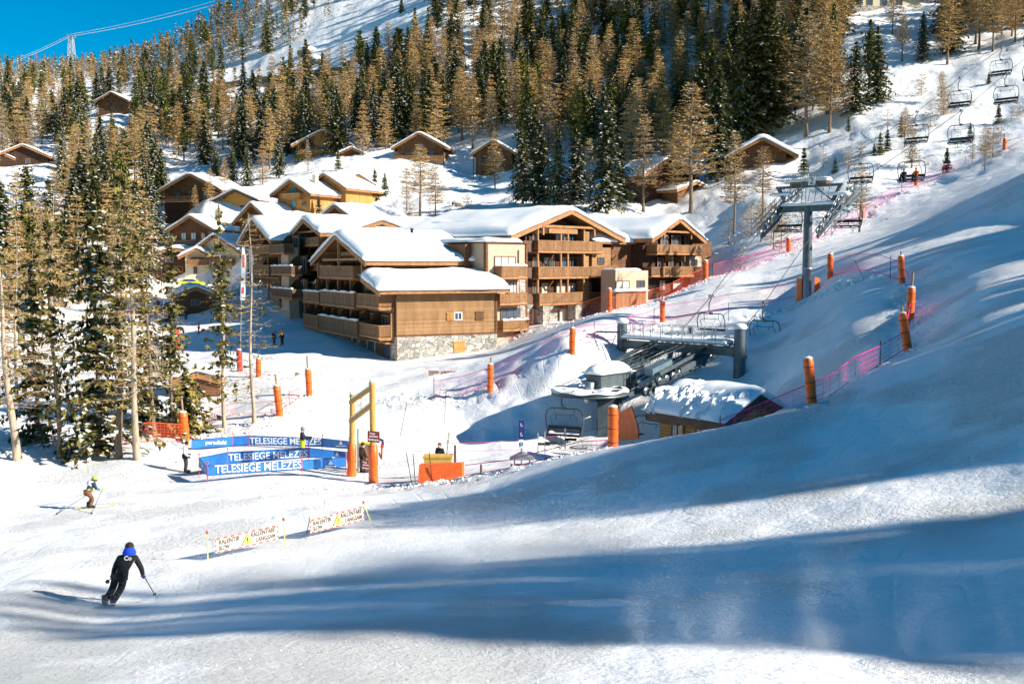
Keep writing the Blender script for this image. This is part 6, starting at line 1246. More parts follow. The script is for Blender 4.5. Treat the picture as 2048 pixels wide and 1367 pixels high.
# ------------------------------------------------------------------ trees
def leafmat(name, c, c2, sc=.6):
    m = bpy.data.materials.new(name); m.use_nodes = True; nt = m.node_tree; b = nt.nodes['Principled BSDF']; N = nt.nodes.new; L = nt.links.new
    oi = N('ShaderNodeObjectInfo'); tc = N('ShaderNodeTexCoord'); n = N('ShaderNodeTexNoise'); n.inputs['Scale'].default_value = sc; n.inputs['Detail'].default_value = 3
    L(tc.outputs['Object'], n.inputs['Vector'])
    ad = N('ShaderNodeMath'); ad.operation = 'MULTIPLY_ADD'; ad.inputs[1].default_value = .7; L(oi.outputs['Random'], ad.inputs[0])
    s = N('ShaderNodeMath'); s.operation = 'MULTIPLY_ADD'; s.inputs[1].default_value = 1.3; s.inputs[2].default_value = -.5; L(n.outputs['Fac'], s.inputs[0]); L(s.outputs[0], ad.inputs[2])
    mx = N('ShaderNodeMix'); mx.data_type = 'RGBA'; mx.inputs[6].default_value = (*c, 1); mx.inputs[7].default_value = (*c2, 1); L(ad.outputs[0], mx.inputs[0])
    L(mx.outputs[2], b.inputs['Base Color']); b.inputs['Roughness'].default_value = .75; b.inputs['Specular IOR Level'].default_value = .2
    return m
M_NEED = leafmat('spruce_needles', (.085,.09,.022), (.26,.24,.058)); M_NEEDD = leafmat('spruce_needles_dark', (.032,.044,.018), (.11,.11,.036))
M_TWIG = leafmat('larch_twigs', (.36,.215,.07), (.58,.38,.14)); M_TWIGG = leafmat('bare_twigs', (.24,.17,.09), (.40,.28,.15))
M_BARK = mat('bark', (.20,.145,.10), .9, var=.4, vscale=5, stretch=(2,2,.5)); M_BARKL = mat('pale_bark', (.42,.33,.24), .9, var=.45, vscale=4, stretch=(2,2,.5))
def quads(mb, C, A, B, m, tri=False):
    """C centres, A and B half axes (n,3)"""
    n = len(C)
    if not n: return
    k = len(mb.v)
    if tri:
        vs = np.stack((C-A-B, C-A+B, C+A), 1).reshape(-1, 3); f = [(k+3*i, k+3*i+1, k+3*i+2) for i in range(n)]
    else:
        vs = np.stack((C-A-B*.6, C-A*.1-B, C+A, C-A*.1+B), 1).reshape(-1, 3); f = [(k+4*i, k+4*i+1, k+4*i+2, k+4*i+3) for i in range(n)]
    mb.v += vs.tolist(); mb.f += f
    if hasattr(m, '__len__'): mb.m += list(m)
    else: mb.m += [m]*n
    mb.sm += [False]*n
def trunk_mb(Ht, r0, rng, lean=0, z0=-.6, wob=.0, n=7, top=.02):
    mb = MB(); k = 9; ph = rng.uniform(0, 6.28)
    pts = [V(lean*Ht*(i/k)**1.3 + wob*math.sin(i*.9+ph), wob*math.cos(i*.7+ph), z0+(Ht-z0)*i/k) for i in range(k+1)]
    mb.tube(pts, [max(top, r0*(1-i/k)**.85 + (.35*r0 if i == 0 else 0)) for i in range(k+1)], 0, n); return mb
def spruce(Ht, R, seed, nwh=26, q=.30, snow=.4, start=.08, dark=.5, droop=.35, gap=.0, narrow=.85, lean=0., perbr=7, jag=.3):
    rng = np.random.default_rng(seed); mb = MB(); C = []; A = []; B = []; Mi = []
    for w in range(nwh):
        t = start + (1-start)*(w+rng.uniform(-.4, .4))/nwh
        if t >= .995 or rng.random() < gap: continue
        L0 = R*((1-t)**narrow)*(.55+.45*min(1, (t-start+.05)/.15)) + .12
        nb = max(3, int(rng.integers(6, 9)*(1 if t < .85 else .7)))
        ph = rng.uniform(0, 6.28)
        for b in range(nb):
            if rng.random() < gap: continue
            L = L0*rng.uniform(1-jag*1.6, 1+jag*.5); an = ph+2*math.pi*b/nb+rng.uniform(-.3, .3)
            d = V(math.cos(an), math.sin(an), 0); sd = V(-d[1], d[0], 0); z = t*Ht; up0 = rng.uniform(.0, .25)
            nc = max(2, int(perbr*L/R*rng.uniform(.9, 1.2))+1); sn = rng.random() < snow*1.6
            for c in range(nc):
                s = (c+.6+rng.uniform(-.3, .3))/nc; x = L*s
                zz = z + up0*x - droop*x*s*1.3 + rng.uniform(-.06, .06)*q*4
                wdt = q*rng.uniform(.7, 1.3)*(1.15-.55*s)
                ax = d*q*rng.uniform(.9, 1.5)+V(0, 0, -droop*q*s*1.4)+sd*rng.uniform(-.35, .35)*q
                bx = sd*wdt*1.2 + V(0, 0, rng.uniform(-.35, .35)*wdt)
                ctr = d*x + sd*rng.uniform(-.5, .5)*q*2*s + V(0, 0, zz)
                dk = rng.random() < dark
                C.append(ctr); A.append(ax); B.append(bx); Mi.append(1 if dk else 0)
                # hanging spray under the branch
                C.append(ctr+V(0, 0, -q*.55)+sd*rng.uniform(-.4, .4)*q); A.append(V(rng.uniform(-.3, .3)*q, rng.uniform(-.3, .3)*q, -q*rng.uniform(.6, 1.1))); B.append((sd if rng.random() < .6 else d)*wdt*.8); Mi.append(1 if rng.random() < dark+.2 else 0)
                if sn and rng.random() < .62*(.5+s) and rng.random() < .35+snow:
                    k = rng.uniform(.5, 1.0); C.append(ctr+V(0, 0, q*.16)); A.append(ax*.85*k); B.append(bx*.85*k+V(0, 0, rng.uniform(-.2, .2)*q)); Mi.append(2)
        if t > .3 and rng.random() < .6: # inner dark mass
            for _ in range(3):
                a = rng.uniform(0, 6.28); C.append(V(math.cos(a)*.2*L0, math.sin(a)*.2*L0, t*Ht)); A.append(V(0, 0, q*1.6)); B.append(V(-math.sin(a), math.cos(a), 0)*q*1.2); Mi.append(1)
    C.append(V(0, 0, Ht-.1)); A.append(V(0, 0, .5)); B.append(V(.09, 0, 0)); Mi.append(0)
    C = np.array(C); C[:, 0] += lean*Ht*(np.clip(C[:, 2], 0, None)/Ht)**1.3
    quads(mb, C, np.array(A), np.array(B), Mi); return mb
def larch(Ht, R, seed, nwh=30, tw=.06, tl=.5, start=.18, snow=.08, narrow=.75, lean=0., dens=1.0, crooked=False, bare=0.):
    rng = np.random.default_rng(seed); mb = MB(); C = []; A = []; B = []; Mi = []
    for w in range(nwh):
        t = start+(1-start)*(w+rng.uniform(-.5, .5))/nwh
        if t > .985: continue
        L0 = R*((1-t)**narrow)*(.6+.4*min(1, (t-start+.05)/.2))+.2; nb = int(rng.integers(4, 7)); ph = rng.uniform(0, 6.28)
        for b in range(nb):
            L = L0*rng.uniform(.5, 1.15); an = ph+2*math.pi*b/nb+rng.uniform(-.4, .4); d = V(math.cos(an), math.sin(an), 0); sd = V(-d[1], d[0], 0)
            p0 = V(0, 0, t*Ht); up = rng.uniform(-.05, .35) if not crooked else rng.uniform(.1, .9)
            e = p0+d*L+V(0, 0, up*L*.6); md = p0+d*L*.5+V(0, 0, up*L*.15)
            for a_, b_ in ((p0, md), (md, e)):
                dd = (b_-a_)/2; C.append((a_+b_)/2); A.append(dd); B.append(V(0, 0, tw*.5)); Mi.append(1)
            n = max(2, int(L*7*dens))
            for c in range(n):
                s = rng.uniform(.15, 1.05); p = p0*(1-s)+e*s+V(0, 0, -.1*L*s*(1-s)); l = tl*rng.uniform(.5, 1.1)*(1.15-.4*s)
                dr = nrm(sd*rng.choice([-1, 1])*rng.uniform(.3, 1)+d*rng.uniform(.1, .9)+V(0, 0, rng.uniform(-.5, .5)))
                C.append(p+dr*l*.5); A.append(dr*l*.5); B.append(nrm(np.cross(dr, rng.normal(size=3)))*tw*.5*rng.uniform(.6, 1.3)); Mi.append(0 if rng.random() > bare else 1)
                if rng.random() < snow: C.append(p+V(0, 0, .05)); A.append(dr*l*.35); B.append(sd*tw*1.1+d*tw*.4); Mi.append(2)
    C = np.array(C); C[:, 0] += lean*Ht*(np.clip(C[:, 2], 0, None)/Ht)**1.3
    quads(mb, C, np.array(A), np.array(B), Mi); return mb
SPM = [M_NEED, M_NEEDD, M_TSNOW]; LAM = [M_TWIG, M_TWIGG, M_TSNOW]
rngT = np.random.default_rng(5)
M_PINE = leafmat('pine_needles', (.10,.115,.025), (.30,.29,.06)); PIM = [M_PINE, M_NEEDD, M_TSNOW]
def tree_proto(kind, mbc, mbt, bark=None):
    return dict(kind=kind, crown=mbc.mesh('crown', {'spruce': SPM, 'larch': LAM, 'pine': PIM}[kind]), trunk=mbt.mesh('trunk', [bark or M_BARK]))
PROTO_S = []; PROTO_L = []
for i in range(8):
    dk = [.45, .7, .35, .9, .55, .8, .3, .65][i]; sn = [.42, .5, .32, .4, .6, .3, .22, .55][i]; R = [3.7, 3.2, 4.1, 3.8, 3.1, 4.3, 3.4, 3.8][i]
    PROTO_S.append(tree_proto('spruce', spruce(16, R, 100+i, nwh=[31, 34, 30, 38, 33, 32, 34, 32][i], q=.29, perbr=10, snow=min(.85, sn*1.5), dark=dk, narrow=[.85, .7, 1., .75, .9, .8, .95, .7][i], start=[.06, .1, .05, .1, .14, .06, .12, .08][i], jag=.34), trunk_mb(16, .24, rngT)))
for i in range(7):
    PROTO_L.append(tree_proto('larch', larch(15, [2.9, 3.3, 2.5, 3.0, 3.4, 2.7, 3.1][i], 200+i, snow=[.05, .1, .04, .14, .08, .2, .05][i], dens=[1.7, 1.4, 1.9, 1.1, 1.2, .9, 1.6][i], start=[.2, .3, .12, .25, .35, .2, .1][i], bare=[.1, .3, .05, .5, .2, .8, .1][i], crooked=(i == 4), tw=.10, tl=.65), trunk_mb(15, .17, rngT, wob=.05)))
BIG = [dict(tree_proto('spruce', spruce(25, [5.2, 4.4, 4.8][i], 150+i, nwh=52, q=.31, perbr=15, snow=[.35, .55, .45][i], dark=[.8, .6, .5][i], narrow=[.7, .85, .8][i], start=.1, jag=.4, droop=.45), trunk_mb(25, .34, rngT)), base=25) for i in range(3)]
SAP = [dict(tree_proto('spruce', spruce(4, [1.15, .95][i], 160+i, nwh=15, q=.16, perbr=6, snow=.3, dark=[.6, .3][i], narrow=1.05, start=.04, jag=.3, droop=.25), trunk_mb(4, .05, rngT, z0=-.3)), base=4) for i in range(2)]
PROTO_P = [tree_proto('pine', spruce(14, [3.3, 2.9, 3.6, 3.0][i], 180+i, nwh=24, q=.30, perbr=9, snow=[.3, .5, .2, .4][i], dark=[.3, .4, .2, .35][i], narrow=[.5, .42, .6, .5][i], start=[.14, .2, .1, .25][i], jag=.5, droop=-.12, gap=.08), trunk_mb(14, .26, rngT)) for i in range(4)]
def plant(pr, loc, Ht, rz, label, group=None, wide=1.0, name=None, cat='tree', base=None):
    if pr['kind'] == 'spruce' and base is None and pr in PROTO_S:
        i_ = PROTO_S.index(pr)
        if Ht < 7: pr = SAP[i_ % 2]; wide = 1.0
        elif Ht > 18.5: pr = BIG[(0, 1, 2)[i_ % 3]]
    base = base or pr.get('base') or {'spruce': 16, 'larch': 15, 'pine': 14}[pr['kind']]
    s = Ht/base; loc = (loc[0], loc[1], loc[2]-.15)
    r = bpy.data.objects.new(name or {'spruce': 'spruce_tree', 'larch': 'larch_tree', 'pine': 'stone_pine'}[pr['kind']], None); COL.objects.link(r)
    r.location = loc; r.rotation_euler = (0, 0, rz); r.scale = (s*wide, s*wide, s); r.empty_display_size = .5
    setp(r, label, cat, group)
    for nm in ('trunk', 'crown'):
        o = bpy.data.objects.new(nm, pr[nm]); COL.objects.link(o); o.parent = r
    return r
# the wood on the right, outside the frame, whose long shadows lie across the piste
S2 = V(*SUN_H)/math.hypot(*SUN_H); Q2 = V(-S2[1], S2[0])
prof_w = [13.2,14.6,16,18,20,22,23.4,24.6,25.6,26.6,28,29.2,30.6,32.2,34,37,38.4,40,42,45,50,55,58,61,63,66,70,74,80,86,92,98,104,110]
prof_z = [24.5,29.0,31.5,33,34,34.3,31,27.5,25.6,24.0,23.6,25,27.6,29,30.2,30.2,29.4,28,26.9,26.4,26.2,26.8,26.0,25.4,26.8,27.6,28.3,29.0,30.3,31.0,32.2,33,35,33]
rngS = np.random.default_rng(11)
SHADE_TREES = []; WWS = []
w = 16.9
while w < 111:
    for row in ((0, 1, 2) if 31 < w < 80 else (0, 1)):
        ww = w + (0, .9, .45)[row] + rngS.uniform(-.25, .25)
        if 24.9 < ww < 30.0 or 21.2 < ww < 22.1 or 61.8 < ww < 65.2: continue
        xp = 60+row*3.5+rngS.uniform(-.6, .6); zt = float(np.interp(ww, prof_w, prof_z)) + (xp-62)*math.tan(SUN_EL) + rngS.uniform(-.5, .3)
        if ww > 84: zt += [-6.0, .6, -4.0][int(ww/2.9) % 3]
        elif ww > 30: zt += 1.1
        if 49.8 < ww < 51.4: zt -= 2.2
        if 60.4 < ww < 66.6: zt -= 1.6
        p = S2*xp + Q2*ww; zb = h(*p); SHADE_TREES.append((p[0], p[1], zb, zt-zb)); WWS.append(ww)
    w += 1.75 if w < 60 else 2.2
for k, (x, y, z, hh) in enumerate(SHADE_TREES):
    if hh < 2: continue
    plant(PROTO_S[[3, 5, 7, 1][k % 4]], (x, y, z), hh+.2, k*1.7, 'dark spruce in the wood to the right of the piste, outside the picture', 'spruces beside the piste outside the picture', wide=(.75 if 22.5 < WWS[k] < 32 or 60 < WWS[k] < 67else min(2.2, 15/hh)), name='edge_spruce')
def inpoly(p, x, y):
    c = False; j = len(p)-1
    for i in range(len(p)):
        if (p[i][1] > y) != (p[j][1] > y) and x < (p[j][0]-p[i][0])*(y-p[i][1])/(p[j][1]-p[i][1])+p[i][0]: c = not c
        j = i
    return c
# houses whose visible walls stay free of trees: u0,v0,u1,v1,depth
KEEP = [(330,350,475,420,205),(590,262,712,312,245),(780,262,900,330,245),(945,280,1020,352,240),(560,352,735,410,200),(440,385,560,420,195),(345,425,460,500,190),(195,185,262,215,350),
        (92,228,135,262,300),(0,285,102,318,270),(1455,272,1605,320,200),(1340,320,1418,392,180),(470,380,1420,650,170),(1700,0,1850,24,250),(630,405,860,440,190)]
CLEAR = [[(380,205),(470,170),(560,120),(620,45),(700,0),(860,0),(870,45),(790,60),(760,120),(700,150),(560,185),(470,210)],
         [(470,340),(800,310),(1000,360),(1020,415),(1460,430),(1440,380),(1480,320),(1600,330),(1610,270),(1780,200),(1800,135),(2060,90),(2060,700),(1400,700),(0,980),(0,660),(200,640),(330,540),(340,350)]]
rngF = np.random.default_rng(21)
REG = [ # polygon, tries, share of larches, height range, min spacing
 ([(-20,160),(120,140),(400,60),(470,20),(560,0),(620,40),(560,110),(400,180),(380,240),(-20,260)], 1300, .46, (12,17), 5.0),
 ([(-20,250),(380,230),(480,230),(500,340),(340,360),(330,540),(250,600),(-20,640)], 760, .42, (12,18), 4.6),
 ([(380,215),(700,160),(860,110),(900,320),(560,330),(400,300)], 520, .48, (13,18), 4.6),
 ([(860,-40),(1480,-40),(1480,330),(1000,330),(860,260)], 1000, .60, (14,19), 4.6),
 ([(1440,-40),(1720,-40),(1790,60),(1790,190),(1600,260),(1440,300)], 520, .60, (15,20), 4.2),
 ([(1760,10),(2060,-30),(2060,85),(1800,130)], 330, .80, (13,18), 4.0),
 ([(560,-30),(760,-30),(740,30),(620,60)], 60, .4, (12,16), 6.0),
 ([(1620,180),(2050,100),(2050,250),(1800,330),(1620,300)], 26, .2, (2,4), 7.0),
]
PLACED = []; FOREST = []; FARW = []
def okspace(p, sp):
    for q in PLACED:
        if abs(q[0]-p[0]) < sp and (q[0]-p[0])**2+(q[1]-p[1])**2 < sp*sp: return False
    return True
MAN = [ # base u,v, top v, kind, proto, wide
 (1045,412,262,'s',1,1),(1078,416,246,'s',3,1.1),(1115,422,262,'s',0,1),(1152,414,262,'s',3,1),(1178,405,275,'l',3,1),(1212,430,212,'s',7,1.0),(1240,410,285,'s',5,1.1),(1430,368,120,'s',3,.95),(1522,272,-15,'s',3,1.35),(1478,300,50,'s',5,1.1),
 (1462,235,20,'s',1,1.2),(1396,300,105,'s',3,1.1),(1602,352,296,'s',5,1.5),(1885,342,292,'s',0,1.3),(1664,352,318,'s',6,1.3),(1752,312,262,'s',1,.9),(1766,306,258,'s',1,.9),(1740,318,288,'s',4,1),(1688,268,238,'s',1,.8),
 (1285,418,228,'l',3,1.0),(1378,425,165,'l',1,1.2),(1352,400,240,'l',0,1.1),(1466,472,262,'l',1,.85),(1522,432,292,'l',4,1.3),(842,436,292,'l',4,1.35),(872,442,330,'l',1,1.2),(815,418,330,'l',3,1.0),(1258,352,190,'l',0,1),
 (1605,282,40,'l',3,1.2),(1652,262,60,'l',0,1.1),(1700,236,90,'s',7,1),(1742,214,60,'s',0,1),(1560,250,70,'l',0,1),(808,28,-4,'s',0,1.2),(680,348,304,'s',7,1.1),(752,402,338,'s',1,1),(772,398,346,'s',0,1.1),(600,330,290,'s',7,1),
 (545,345,215,'l',0,1),(395,425,372,'l',0,1.0),(425,420,345,'l',0,.9),(1300,300,150,'l',0,1.2),(1330,330,215,'l',2,1),(1870,210,150,'l',4,1.2),(1875,240,175,'l',6,1.0),(1800,300,215,'l',4,1.0),(1815,340,240,'l',6,1),
 (1960,345,250,'l',4,.9),(1935,330,270,'l',5,.8),(1716,462,325,'l',4,1.1),(1690,440,370,'l',4,.8),(1545,500,400,'l',4,1.2),(1520,490,395,'l',4,1.1),(990,385,262,'l',0,.9),(640,425,390,'s',0,.9),(610,408,372,'s',0,1),(720,405,370,'s',5,1),
 (470,374,290,'s',5,.9),(500,377,285,'s',0,.9),(530,374,282,'l',2,1),(455,384,312,'l',0,1),(562,358,272,'s',1,1),(438,372,290,'s',7,1),(620,345,285,'l',5,1),(1940,100,-40,'l',3,1.2),(1880,132,-30,'l',0,1),(1985,70,-30,'l',3,1.1),(1790,120,20,'l',1,1),(1830,130,30,'s',7,.8),(2010,60,-40,'l',3,1),(1770,70,-40,'l',3,1),
]
for (u, v, tv, kd, pi, wd) in MAN:
    p = gfast(u, v)
    if p is None: continue
    Ht = (v-tv)/F_PX*p[1]*1.0; PLACED.append(p); FOREST.append((p, Ht, kd, pi, wd, u, v))
NMAN = len(FOREST)
for poly, tries, lar, hr, sp in REG:
    xs = [q[0] for q in poly]; ys = [q[1] for q in poly]
    for _ in range(tries):
        u = rngF.uniform(min(xs), max(xs)); v = rngF.uniform(min(ys), max(ys))
        if not inpoly(poly, u, v) : continue
        if hr[0] > 9 and any(inpoly(c, u, v) for c in CLEAR) and rngF.random() < .94: continue
        p = gfast(u, v)
        if p is None or p[1] > 900 or not okspace(p, sp*max(1, p[1]/330)): continue
        Ht = rngF.uniform(*hr); hp = Ht*F_PX/p[1]; hw = hp*.14
        if any(u+hw > a and u-hw < c and v-hp < d and v > b and p[1] < D+3 for (a, b, c, d, D) in KEEP): continue
        kd = 'l' if rngF.random() < lar + .18*math.sin(u*.011+v*.03) - .08 else ('p' if rngF.random() < .36 and hr[0] > 9 else 's')
        PLACED.append(p)
        pi = int(rngF.integers(0, 8)) if kd == 's' else int(rngF.integers(0, 4)) if kd == 'p' else int(rngF.choice([0,0,1,2,2,3,5,6]))
        (FARW if p[1] > 520 else FOREST).append((p, Ht, kd, pi, rngF.uniform(.8, 1.15), u, v))
_nm = len(FOREST)
_man = set(id(t) for t in FOREST[:NMAN]); FOREST.sort(key=lambda t: (id(t) not in _man, -max(t[1], 9 if t[1] < 5 else 0)/t[0][1]))
_c = {'s': 0, 'l': 0, 'p': 0}; _k = []
for t in FOREST:
    _c[t[2]] += 1; (_k if _c[t[2]] <= 290 else FARW).append(t)
FOREST = _k
# trees beyond the crest, so that the skyline stays wooded
ZONES = [('on the high slope below the cable pylon',150,150),('on the skyline above the far cabins',300,110),('above the snow road',480,80),('beside the upper clearing',640,60),('around the twin dark cabins on the left',170,240),
 ('above the low cabin at the left edge',60,330),('behind the brown chalet with the broad gable',420,300),('between the snow road and the brown chalet',330,200),('on the wooded slope below the snow road',560,240),('left of the orange timber chalet',560,310),
 ('above the orange timber chalet',650,220),('below the open snow field',760,120),('above the chalet with the terrace',840,220),('on the upper slope right of the snow field',940,60),('above the stilted cabin',970,230),('in the middle of the upper wood',1080,80),
 ('on the slope above the gabled apartment house',1120,230),('in the upper wood right of centre',1230,60),('above the half hidden chalet',1280,200),('in the dark upper wood',1400,60),('behind the half hidden chalet',1380,300),('around the giant spruce',1500,120),
 ('above the small snow roofed chalet',1560,220),('below the building at the top of the picture',1680,90),('at the head of the ski lift',1800,180),('on the open slope beside the chairs',1850,280),('in the top right corner',1950,60),('beside the upper lift tower',1620,440),
 ('behind the roofs of the front apartment house',800,400),('between the two golden chalets and the slope',700,360),('on the left hillside above the village',230,400),('at the left edge above the near trees',40,450),('right behind the gabled apartment roof',1120,400)]
LOOK_S = ['olive snow dusted spruce','dark slender snowy spruce','broad olive spruce','near black spruce','snow plastered spruce','dark wide spruce','slim olive spruce','frosted dark spruce']
LOOK_P = ['olive round crowned stone pine','narrow snowy stone pine','broad olive stone pine','high crowned stone pine']
LOOK_L = ['golden bare larch','brown bare larch','narrow golden larch','grey snow flecked larch','round leafless tree','grey leafless larch','tawny bare larch']
ORD = ['leftmost','second from left','third from left','fourth from left','fifth from left','sixth from left','seventh from left','eighth from left']
cells = {}
for t in FOREST:
    z = min(range(len(ZONES)), key=lambda i: (ZONES[i][1]-t[5])**2+((ZONES[i][2]-(t[6]-25))*1.4)**2)
    size = 'small' if t[1] < 8 else ('tall' if t[1] > 15.8 else ''); cells.setdefault((z, t[2], t[3], size), []).append(t)
NS = NL = 0
for (z, kd, pi, size), ts in sorted(cells.items()):
    ts.sort(key=lambda t: t[5])
    for k, t in enumerate(ts):
        look = {'s': LOOK_S, 'l': LOOK_L, 'p': LOOK_P}[kd][pi]; lab = f'{size} {look} {ZONES[z][0]}'.strip()
        if len(ts) > 1: lab += ', ' + (ORD[k] if k < 8 else 'rightmost')
        wl_ = lab.split()
        if len(wl_) > 16: lab = ' '.join(wl_[1:] if wl_[0] in ('tall', 'small') and len(wl_) == 17 else [w for w in wl_ if w not in ('snow', 'bare', 'the')][:16])
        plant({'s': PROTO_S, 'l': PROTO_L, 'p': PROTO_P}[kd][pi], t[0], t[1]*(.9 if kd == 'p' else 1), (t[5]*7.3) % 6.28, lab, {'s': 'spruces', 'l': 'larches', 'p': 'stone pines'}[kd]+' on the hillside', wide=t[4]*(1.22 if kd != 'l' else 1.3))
        if kd == 's': NS += 1
        else: NL += 1
print('FOREST', NS, NL, 'far', len(FARW), 'shade', len(SHADE_TREES))
# the far wood along the crest: too many and too small to count, one mass
def low_tree(mb, p, Ht, kd, rng):
    n = 75; C = []; A = []; B = []; Mi = []; R = Ht*.17
    for i in range(n):
        t = rng.uniform(.08, .98); a = rng.uniform(0, 6.28); rr_ = R*(1-t)**.8*rng.uniform(.3, 1); d = V(math.cos(a), math.sin(a), 0)
        C.append(p+d*rr_+V(0, 0, t*Ht)); A.append((d*rng.uniform(.4, .9)+V(0, 0, -.25))*Ht/15); B.append(V(-d[1], d[0], rng.uniform(-.5, .5))*rng.uniform(.3, .65)*Ht/15)
        q = rng.random(); Mi.append((3 if q < .6 else 4) if kd == 'l' else (2 if q < .22 else (1 if q < .6 else 0)))
    C.append(p+V(0, 0, Ht*.5)); A.append(V(0, 0, Ht*.5)); B.append(V(.16, 0, 0)); Mi.append(4)
    quads(mb, np.array(C), np.array(A), np.array(B), Mi)
mb = MB(); rngW = np.random.default_rng(8)
for t in FARW: low_tree(mb, t[0], t[1], t[2], rngW)
for k in range(420):   # along and just behind the crest
    u = rngW.uniform(-60, 620); i = int(np.clip(round((u-TU[0])/12.0), 0, len(TU)-1)); kk = int(np.argmin(_vv[i])); D = min(TD[kk]*rngW.uniform(.8, 1.06), 980); pp = P(u, 600, D)
    low_tree(mb, V(pp[0], D, h(pp[0], D)-.5), rngW.uniform(9, 16), 'l' if rngW.random() < .45 else 's', rngW)
solo('distant_wood', mb, SPM+[M_TWIG, M_TWIGG], 'distant mixed wood of larch and spruce along the crest at the upper left', None, kind='stuff')
# ------------------------------------------------------------------ trees close on the left
M_NN = leafmat('near_needles', (.12,.105,.028), (.34,.27,.07), .9); M_NND = leafmat('near_needles_dark', (.035,.042,.016), (.13,.12,.035), .9); NSP = [M_NN, M_NND, M_TSNOW]
def near(label, ub, vb, D, vt, ut, crown, kind, r0, bark=None, wob=.08, name=None):
    b = P(ub, vb, D); b[2] = min(b[2], h(b[0], b[1])) ; tp = P(ut, vt, D); Ht = tp[2]-b[2]; lean = (tp[0]-b[0])/Ht
    mbc = crown(Ht, lean); t = thing(name or ('spruce_tree' if kind == 'spruce' else 'larch_tree'), label, 'tree', b, 0, 'near trees on the left')
    part('trunk', trunk_mb(Ht, r0*.72, np.random.default_rng(int(ub)), lean, wob=wob, n=9), [bark or M_BARKL], t, local=True)
    part('crown', mbc, NSP if kind == 'spruce' else LAM, t, local=True); return t
def mix(*ms):
    o = MB()
    for m, mp in ms:
        k = len(o.v); o.v += m.v; o.f += [tuple(i+k for i in f) for f in m.f]; o.m += [mp[i] for i in m.m]; o.sm += m.sm
    return o
I3 = [0, 1, 2]
SP = lambda R, seed, **k: (lambda Ht, lean: spruce(Ht, R, seed, lean=lean, **k))
LA = lambda R, seed, **k: (lambda Ht, lean: larch(Ht, R, seed, lean=lean, **k))
def droopy(R, seed, start=.1, dens=1., nwh=34, snow=.03, tuft=0.0, tw=.035):
    """nearly bare conifer: long thin sagging branches, twigs, a few needle tufts"""
    def f(Ht, lean):
        rng = np.random.default_rng(seed); mb = MB(); C = []; A = []; B = []; Mi = []
        for w in range(nwh*3):
            t = start+(1-start)*rng.random()**.9; L = R*(1-t)**.55*rng.uniform(.35, 1.1)+.2; an = rng.uniform(0, 6.28); d = V(math.cos(an), math.sin(an), 0); p = V(0, 0, t*Ht); prev = p; n = max(3, int(L/.4))
            for k in range(1, n+1):
                s = k/n; q = p+d*L*s+V(0, 0, -.30*L*s+.34*L*s*s*(1.0 if rng.random() < .5 else .8)); C.append((prev+q)/2); A.append((q-prev)/2*1.05); B.append(V(0, 0, tw*(1.1-.8*s))); Mi.append(1)
                for _ in range(int(rng.poisson(2.2*dens))):
                    e = nrm(V(rng.normal(), rng.normal(), rng.uniform(-1.2, .3))+d*.6)*rng.uniform(.15, .45); C.append(q+e/2); A.append(e/2); B.append(nrm(np.cross(e, rng.normal(size=3)))*tw*.45); Mi.append(1 if rng.random() < .6 else 0)
                if rng.random() < tuft*s: 
                    for _ in range(3): e = nrm(V(rng.normal(), rng.normal(), rng.normal()*.5)); C.append(q+e*.1); A.append(e*.22); B.append(nrm(np.cross(e, rng.normal(size=3)))*.12); Mi.append(3)
                if rng.random() < snow*4: C.append(q+V(0,0,.03)); A.append((q-prev)*.4); B.append(nrm(np.cross(d, (0,0,1)))*.05); Mi.append(2)
                prev = q
        C = np.array(C); C[:, 0] += lean*Ht*(np.clip(C[:, 2], 0, None)/Ht)**1.3; quads(mb, C, np.array(A), np.array(B), Mi); return mb
    return f
NM = [M_TWIGG, M_TWIG, M_TSNOW, M_NN]
def near2(label, ub, vb, D, vt, ut, f, r0, bark=None, top=None):
    b = P(ub, vb, D); b[2] = min(b[2], h(b[0], b[1])); tp = P(ut, vt, D); Ht = tp[2]-b[2]; lean = (tp[0]-b[0])/Ht
    t = thing('spruce_tree', label, 'tree', b, 0, 'near trees on the left'); part('trunk', trunk_mb(Ht, r0*.72, np.random.default_rng(int(ub)), lean, wob=.1, n=9), [bark or M_BARKL], t, local=True)
    m = f(Ht, lean); m.m = [{0: 1, 1: 0, 2: 2, 3: 3}[i] for i in m.m]
    if top:
        c = spruce(Ht, top[0], top[1], start=top[2], nwh=top[3], q=.17, snow=.25, dark=.3, gap=.25, perbr=8, droop=.3, lean=lean); m = mix((m, [0,1,2,3]), (c, [3, 4, 2]))
    part('crown', m, NM+[M_NND], t, local=True); return t
near('tallest near spruce, dense and dark below with clumps of snow', 196, 893, 60, 322, 186, SP(4.6, 301, nwh=42, q=.25, snow=.5, dark=.35, perbr=14, gap=.10, start=.03, narrow=1.1, jag=.4, droop=.32), 'spruce', .26, M_BARK)
near('low bushy spruce in front of the brown store hut', 372, 858, 68, 742, 372, SP(2.7, 302, nwh=16, q=.24, snow=.3, dark=.35, perbr=12, start=.02, narrow=.55, jag=.5), 'spruce', .14, M_BARK)
near2('nearly bare tree with long sagging branches, rightmost of the near trees', 507, 838, 69, 425, 497, droopy(3.1, 311, start=.10, dens=1.0, nwh=42, snow=.04, tuft=.05), .20, None)
near2('thin spruce with sparse green tufts left of the nearly bare tree', 450, 833, 69, 415, 437, droopy(2.3, 312, start=.12, dens=.7, nwh=34, snow=.03, tuft=.35), .19, None, (1.7, 412, .30, 30))
near2('leaning trunk with thin crown between the tallest spruce and the bushy one', 312, 866, 66, 395, 262, droopy(2.6, 313, start=.2, dens=1.1, nwh=40, snow=.03, tuft=.10), .22, M_BARK, (1.9, 413, .55, 18))
